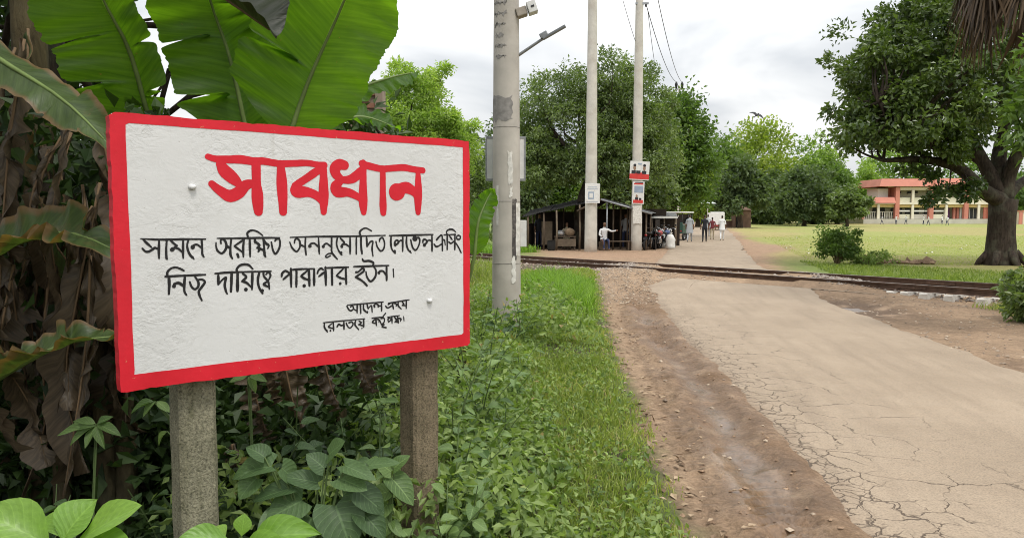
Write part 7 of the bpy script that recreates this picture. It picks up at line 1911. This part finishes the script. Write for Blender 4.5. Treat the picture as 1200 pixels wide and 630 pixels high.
# windows and doors of both floors; dark ground-floor panels paint the verandah recess shade
for a, b in ((1053, 1066), (1071, 1086), (1094, 1106), (1111, 1127), (1134, 1144), (1149, 1157)):
    w = sb("window_or_recess_shade", a + 1.5, b - 1.5, 223.2, 226.2, 2.45, 2.58, 'sch_dark'); sb("window_sill", a + 1, b - 1, 226.3, 226.9, 2.3, 2.5, 'sch_cream', w)
    sb("parapet_wall", a - 0.6, b + 0.6, 231.5, 237.1, 0.02, 0.18, 'sch_wall')
for a, b in ((1053.2, 1066.5), (1070.6, 1086.6), (1093.2, 1106.2)):
    sb("window_or_recess_shade", a, b, 243.6, 252.0, 2.4, 2.55, 'sch_dark'); sb("railing", a - 0.4, b + 0.4, 246.2, 248.0, 0.0, 0.12, 'sch_white'); sb("parapet_wall", a - 0.4, b + 0.4, 251.0, 256.3, 0.0, 0.14, 'sch_plinth' if a > 1070 and a < 1080 else 'sch_wall')  # dark panels put the verandah recess shade into colour
for a, b in ((1012.5, 1026.8), (1030.4, 1046.8)):
    sb("window_or_recess_shade", a + 1, b - 1, 243.4, 254, 2.4, 2.55, 'sch_dark')  # dark panel stands for the shaded recess of the left wing
    for k in range(6): sb("railing_bar", a + (b - a) * (k + 0.3) / 6, a + (b - a) * (k + 0.6) / 6, 248.4, 256.3, 0.0, 0.06, 'sch_plinth')
    sb("railing", a, b, 247.7, 248.3, -0.02, 0.10, 'sch_plinth')
sb("door", 1110.6, 1113.4, 244, 256.3, 1.0, 1.1, 'sch_white'); sb("door", 1114, 1118.2, 244, 256.3, 1.2, 1.3, 'sch_purple'); sb("door", 1122.8, 1124.2, 244, 256.3, 1.2, 1.3, 'sch_dark')
w = sb("window_or_recess_shade", 1133.5, 1152, 244.4, 256, 0.6, 0.72, 'sch_dark')
for k in range(4): sb("window_bar", 1134 + 4.5 * k, 1134.6 + 4.5 * k, 244.4, 256, 0.5, 0.58, 'sch_plinth', w)
sb("brick_panel", 1152.6, 1157.4, 243.1, 256.4, -0.1, 0.1, 'sch_brick')
o = MB().box((at(1203, 258, 118).x, 118, gz(at(1203, 258, 118).x, 118) + 1.0), (3.2, 3, 2.0)); o = o.build("outbuilding", M['sch_cream']); b_ = o
rebase(o, (at(1203, 258, 118).x, 118, gz(at(1203, 258, 118).x, 118))); props(o, "small cream and red outbuilding right of the thick trunk", "building")
MB().box((at(1198, 258, 116).x, 116.4, gz(at(1198, 258, 116).x, 116) + 0.95), (0.5, 0.15, 1.9)).build("red_pillar", M['sch_red'], o)
MB().box((at(1203, 258, 118).x, 118, gz(at(1203, 258, 118).x, 118) + 2.08), (3.6, 3.4, 0.15)).build("roof_slab", M['sch_red'], o)

# ================================================================== people
M['skin'] = m_plain('brown_skin', (0.19, 0.105, 0.065), 0.6, 0.12)
M['hair'] = m_plain('black_hair', (0.012, 0.011, 0.01), 0.5)
def cloth(name, c): M[name] = m_plain(name, c, 0.85, 0.12, 5, 0.3, 30); return name
for nm, c in (('cloth_grey', (0.36, 0.38, 0.40)), ('cloth_black', (0.02, 0.022, 0.028)), ('cloth_white', (0.72, 0.72, 0.72)), ('cloth_maroon', (0.16, 0.035, 0.04)), ('cloth_navy', (0.03, 0.04, 0.09)), ('cloth_beige', (0.42, 0.36, 0.25)), ('cloth_green', (0.10, 0.14, 0.07)), ('cloth_lt', (0.60, 0.62, 0.66))): cloth(nm, c)
def person_mesh(name, h, pose, mats, shirt_lo, sleeve, seed=0, tunic=0.0):
    """one skinned figure facing +Y; mats = (skin, hair, top, bottom, shoe)"""
    s = h / 1.70
    st = pose.get('stride', 0.0); arm = pose.get('arm', 0.0); sit = pose.get('sit', False)
    J = {}
    def j(n, x, y, z, r): J[n] = (Vector((x, y, z)) * s, (r[0] * s, r[1] * s) if isinstance(r, tuple) else (r * s, r * s))
    pz_ = 0.94 if not sit else 0.50
    j('pelvis', 0, 0, pz_, (0.145, 0.10)); j('waist', 0, 0.01, pz_ + 0.16, (0.135, 0.095)); j('chest', 0, 0.0 + (0.04 if sit else 0), pz_ + 0.36, (0.155, 0.105))
    j('neckb', 0, -0.005 + (0.06 if sit else 0), pz_ + 0.51, (0.075, 0.07)); j('neck', 0, 0.005 + (0.07 if sit else 0), pz_ + 0.58, 0.052)
    hy = 0.02 + (0.09 if sit else 0)
    j('head', 0, hy, pz_ + 0.66, (0.068, 0.078)); j('brow', 0, hy + 0.005, pz_ + 0.735, (0.075, 0.088)); j('crown', 0, hy - 0.005, pz_ + 0.80, (0.05, 0.055))
    E = [('pelvis', 'waist'), ('waist', 'chest'), ('chest', 'neckb'), ('neckb', 'neck'), ('neck', 'head'), ('head', 'brow'), ('brow', 'crown')]
    for sd, sg_ in (('l', -1), ('r', 1)):
        ph = st * sg_
        j('sh' + sd, sg_ * 0.175, (0.05 if sit else 0), pz_ + 0.455, 0.062)
        if pose.get('reach') and sg_ == pose['reach']:
            j('el' + sd, sg_ * 0.33, 0.12, pz_ + 0.36, 0.046); j('wr' + sd, sg_ * 0.52, 0.22, pz_ + 0.40, 0.034); j('ha' + sd, sg_ * 0.60, 0.25, pz_ + 0.41, (0.03, 0.04))
        elif sit:
            j('el' + sd, sg_ * 0.24, 0.10, pz_ + 0.20, 0.046); j('wr' + sd, sg_ * 0.17, 0.30, pz_ + 0.14, 0.034); j('ha' + sd, sg_ * 0.14, 0.37, pz_ + 0.12, (0.03, 0.04))
        else:
            aa = arm * -ph
            j('el' + sd, sg_ * 0.225, aa * 0.5, pz_ + 0.18, 0.046); j('wr' + sd, sg_ * 0.235, aa + 0.05, pz_ - 0.05, 0.033); j('ha' + sd, sg_ * 0.23, aa * 1.15 + 0.075, pz_ - 0.14, (0.026, 0.042))
        E += [('chest', 'sh' + sd), ('sh' + sd, 'el' + sd), ('el' + sd, 'wr' + sd), ('wr' + sd, 'ha' + sd)]
        j('hi' + sd, sg_ * 0.09, 0, pz_ - 0.05, 0.092)
        if sit:
            j('kn' + sd, sg_ * 0.12, 0.42, 0.47, 0.066); j('an' + sd, sg_ * 0.12, 0.44, 0.09, 0.042); j('to' + sd, sg_ * 0.13, 0.58, 0.035, 0.036)
        else:
            j('kn' + sd, sg_ * 0.10, ph * 0.45 + (0.05 if ph < 0 else 0.03), 0.50, 0.066); j('an' + sd, sg_ * 0.10, ph - (0.05 if ph < 0 else 0), 0.09 + (0.05 if ph < -0.05 else 0), 0.042); j('to' + sd, sg_ * 0.11, ph + 0.13, 0.035, 0.036)
        E += [('pelvis', 'hi' + sd), ('hi' + sd, 'kn' + sd), ('kn' + sd, 'an' + sd), ('an' + sd, 'to' + sd)]
    names = list(J); idx = {n: i for i, n in enumerate(names)}
    me = bpy.data.meshes.new(name + "_bones"); me.from_pydata([tuple(J[n][0]) for n in names], [(idx[a], idx[b]) for a, b in E], [])
    o = bpy.data.objects.new(name + "_bones", me); COL.objects.link(o)
    md = o.modifiers.new("skin", 'SKIN'); md.use_smooth_shade = True
    lay = me.skin_vertices[0].data if me.skin_vertices else None
    if lay is None:
        bpy.context.view_layer.objects.active = o; lay = me.skin_vertices[0].data
    for i, n in enumerate(names): lay[i].radius = J[n][1]; lay[i].use_root = (n == 'pelvis')
    sub = o.modifiers.new("sub", 'SUBSURF'); sub.levels = 1; sub.render_levels = 1
    dg = bpy.context.evaluated_depsgraph_get()
    out = bpy.data.meshes.new_from_object(o.evaluated_get(dg)); out.name = name
    bpy.data.objects.remove(o); bpy.data.meshes.remove(me)
    out.materials.clear()
    for k in mats: out.materials.append(M[k])
    hd = (J['brow'][0]); wl = J['wrl'][0]; wr__ = J['wrr'][0]; zsh = J['shl'][0].z
    for p in out.polygons:
        c = p.center; mi = 2
        if c.z > J['neck'][0].z - 0.015 * s:
            mi = 0
            if c.z > hd.z + 0.02 * s or (c.y < hd.y - 0.035 * s and c.z > hd.z - 0.09 * s): mi = 1
        elif c.z < 0.075 * s: mi = 4
        elif abs(c.x) > 0.155 * s and c.z < zsh:
            el = min(1.0, max(0.0, (zsh - c.z) / (0.50 * s))) if not sit and not pose.get('reach') else min(1.0, ((Vector((abs(c.x), c.y, c.z)) - Vector((abs(J['shr'][0].x), J['shr'][0].y, zsh))).length) / (0.55 * s))
            mi = 0 if el > sleeve else 2
            if not sit and c.z < pz_ * s - 0.28 * s: mi = 3
        elif c.z < shirt_lo * s and not sit: mi = 3
        elif sit and (c.y > 0.13 * s and c.z < 0.62 * s): mi = 3
        if mi == 3 and pose.get('bare') and c.z < 0.42 * s and c.z > 0.075 * s: mi = 0
        p.material_index = mi
    return out
def add_person(label, px, py, Y, h, pose, mats, rz, group=None, shirt_lo=0.86, sleeve=0.55, z=None, mesh=None, tunic=None):
    p = at(px, py, Y); zz_ = gz(p.x, Y) if z is None else z
    me = mesh or person_mesh("person", h, pose, mats, shirt_lo, sleeve)
    o = bpy.data.objects.new("person", me); COL.objects.link(o)
    o.location = (p.x, Y, zz_ + (0.02 if z is None else 0)); o.rotation_euler = (0, 0, rz)
    props(o, label, "person", group)
    if tunic:                                # long loose shirt hanging below the hips
        s = h / 1.7; n = 20; V, F = [], []
        for r1, r2, zc, oy in ((0.165, 0.12, 1.28, 0), (0.172, 0.13, 1.05, 0.0), (0.195, 0.155, 0.86, 0.0), (0.225, 0.195, tunic, 0.01)):
            for k in range(n):
                a = 2 * PI * k / n; q = 1 + (0.05 * math.sin(5 * a) if zc < 1 else 0)
                V.append((r1 * q * math.cos(a) * s, (r2 * q * math.sin(a) + oy) * s, zc * s))
        for i in range(3):
            for k in range(n): F.append((i * n + k, i * n + (k + 1) % n, (i + 1) * n + (k + 1) % n, (i + 1) * n + k))
        m = MB().add(V, F, 0, True); me2 = m.mesh("long_shirt"); me2.materials.append(M[mats[2]])
        c = bpy.data.objects.new("long_shirt", me2); COL.objects.link(c); c.parent = o
    return o
wk = dict(stride=0.22, arm=0.18)
add_person("person in a long grey shirt walking beside the rickshaw", 808, 281, 46.5, 1.70, wk, ('skin', 'hair', 'cloth_grey', 'cloth_grey', 'cloth_black'), -0.3, "people on the road", tunic=0.58)
add_person("person in black shirt and trousers walking away in the road", 825.5, 283, 46.2, 1.66, dict(stride=0.18, arm=0.12), ('skin', 'hair', 'cloth_black', 'cloth_black', 'skin'), -0.25, "people on the road")
add_person("person in pale grey walking just beyond the one in black", 829.5, 276, 57, 1.66, wk, ('skin', 'hair', 'cloth_lt', 'cloth_grey', 'cloth_black'), -0.2, "people on the road", tunic=0.7)
add_person("person in maroon top and pale trousers near the white van", 834.5, 279, 50.5, 1.50, dict(stride=0.16, arm=0.1), ('skin', 'hair', 'cloth_maroon', 'cloth_beige', 'skin'), -0.2, "people on the road")
add_person("person in white with a maroon sash, rightmost on the road", 846, 280, 49, 1.62, dict(stride=0.2, arm=0.1), ('skin', 'hair', 'cloth_white', 'cloth_white', 'skin'), -0.2, "people on the road", tunic=0.75)
seat_z = g2 + 0.0
add_person("seated person in white shirt in front of the pitched roof stall", 707.5, 290, YS - 0.12, 1.68, dict(sit=True, reach=-1), ('skin', 'hair', 'cloth_white', 'cloth_navy', 'skin'), PI + 0.15, "people at the stalls", z=g2 + 0.02, sleeve=0.7)
add_person("person in dark clothes standing in the shade of the left stall", 632, 287, YS + 1.6, 1.62, dict(stride=0.05, arm=0.05), ('skin', 'hair', 'cloth_black', 'cloth_navy', 'skin'), PI, "people at the stalls")
add_person("person in brown sitting behind the left stall counter", 664, 287, YS + 1.3, 1.66, dict(sit=True), ('skin', 'hair', 'cloth_beige', 'cloth_green', 'skin'), PI, "people at the stalls", z=g1 + 0.02)
add_person("person in a dim shirt inside the pitched roof stall", 733, 288, YS + 1.8, 1.64, dict(stride=0.05, arm=0.05), ('skin', 'hair', 'cloth_grey', 'cloth_navy', 'skin'), PI - 0.4, "people at the stalls")
o = MB().bevbox((at(664, 287, YS + 1.3).x, YS + 1.3, g1 + 0.2), (0.4, 0.4, 0.4), 0.02).build("wooden_crate", M['wood']); rebase(o, (at(664, 287, YS + 1.3).x, YS + 1.3, g1)); props(o, "wooden crate used as a seat behind the left counter", "crate")
o = MB().bevbox((at(707.5, 290, YS - 0.12).x, YS - 0.1, g2 + 0.205), (0.42, 0.36, 0.41), 0.02).build("wooden_crate", M['wood']); rebase(o, (at(707.5, 290, YS - 0.12).x, YS - 0.1, g2)); props(o, "crate under the seated person in white", "crate")
# pupils in white shirts on the far side of the field
kid_a = person_mesh("person", 1.32, dict(stride=0.20, arm=0.2), ('skin', 'hair', 'cloth_white', 'cloth_navy', 'cloth_black'), 0.86, 0.55)
kid_b = person_mesh("person", 1.32, dict(stride=0.05, arm=0.05, reach=1), ('skin', 'hair', 'cloth_white', 'cloth_navy', 'cloth_black'), 0.86, 0.55)
order = ["leftmost", "second", "third", "fourth", "fifth", "sixth", "rightmost"]
for k, (px, Y, me) in enumerate(((1033.5, 114, kid_a), (1050, 112, kid_b), (1061.5, 113, kid_a), (1082, 112, kid_b), (1088, 106, kid_a), (1104, 111, kid_b), (1110, 104, kid_a))):
    lab = "%s pupil in white shirt on the field before the school" % order[k] if k in (0, 6) else "%s pupil from the left in white shirt before the school" % order[k]
    add_person(lab, px, 262, Y, 1.32, None, None, random.uniform(0, 6.28), "pupils on the field", mesh=me)

# bird over the road
bc = at(887, 135, 38)
M['feather'] = m_plain('black_feather', (0.02, 0.02, 0.022), 0.6)
bd = thing("flying_bird", "small dark bird flying below the clouds", "bird", bc)
R = Matrix.Rotation(0.5, 3, 'Z') @ Matrix.Rotation(-0.5, 3, 'Y') @ Matrix.Rotation(0.5, 3, 'X')
def bpt(*p): return bc + R @ (Vector(p) * 0.8)
m = MB(); m.tube([bpt(-0.2, 0, 0), bpt(-0.1, 0, 0.0), bpt(0.02, 0, 0.0), bpt(0.12, 0, 0.01), bpt(0.17, 0, 0.025), bpt(0.21, 0, 0.02), bpt(0.25, 0, 0.012)], [0.012, 0.04, 0.055, 0.042, 0.034, 0.022, 0.004], 9)
m.add([bpt(-0.17, 0.02, 0.004), bpt(-0.17, -0.02, 0.004), bpt(-0.34, -0.06, 0), bpt(-0.34, 0.06, 0), bpt(-0.17, 0.02, -0.006), bpt(-0.17, -0.02, -0.006), bpt(-0.34, -0.06, -0.006), bpt(-0.34, 0.06, -0.006)], [(0, 1, 2, 3), (7, 6, 5, 4), (0, 4, 5, 1), (2, 6, 7, 3), (1, 5, 6, 2), (3, 7, 4, 0)])
m.build("body", M['feather'], bd)
for s in (-1, 1):
    V = []
    for (x, y, z, c) in ((0.05, 0.03, 0.03, 0.16), (0.06, 0.2, 0.10, 0.17), (0.02, 0.36, 0.08, 0.13), (-0.06, 0.50, 0.03, 0.04)):
        V += [bpt(x + 0.02, s * y, z), bpt(x - c, s * y, z - 0.01), bpt(x - c, s * y, z - 0.016), bpt(x + 0.02, s * y, z - 0.012)]
    F = []
    for i in range(3):
        for k in range(4): F.append((i * 4 + k, i * 4 + (k + 1) % 4, (i + 1) * 4 + (k + 1) % 4, (i + 1) * 4 + k))
    F += [(0, 1, 2, 3), (12, 15, 14, 13)]
    MB().add(V, F).build("wing", M['feather'], bd)
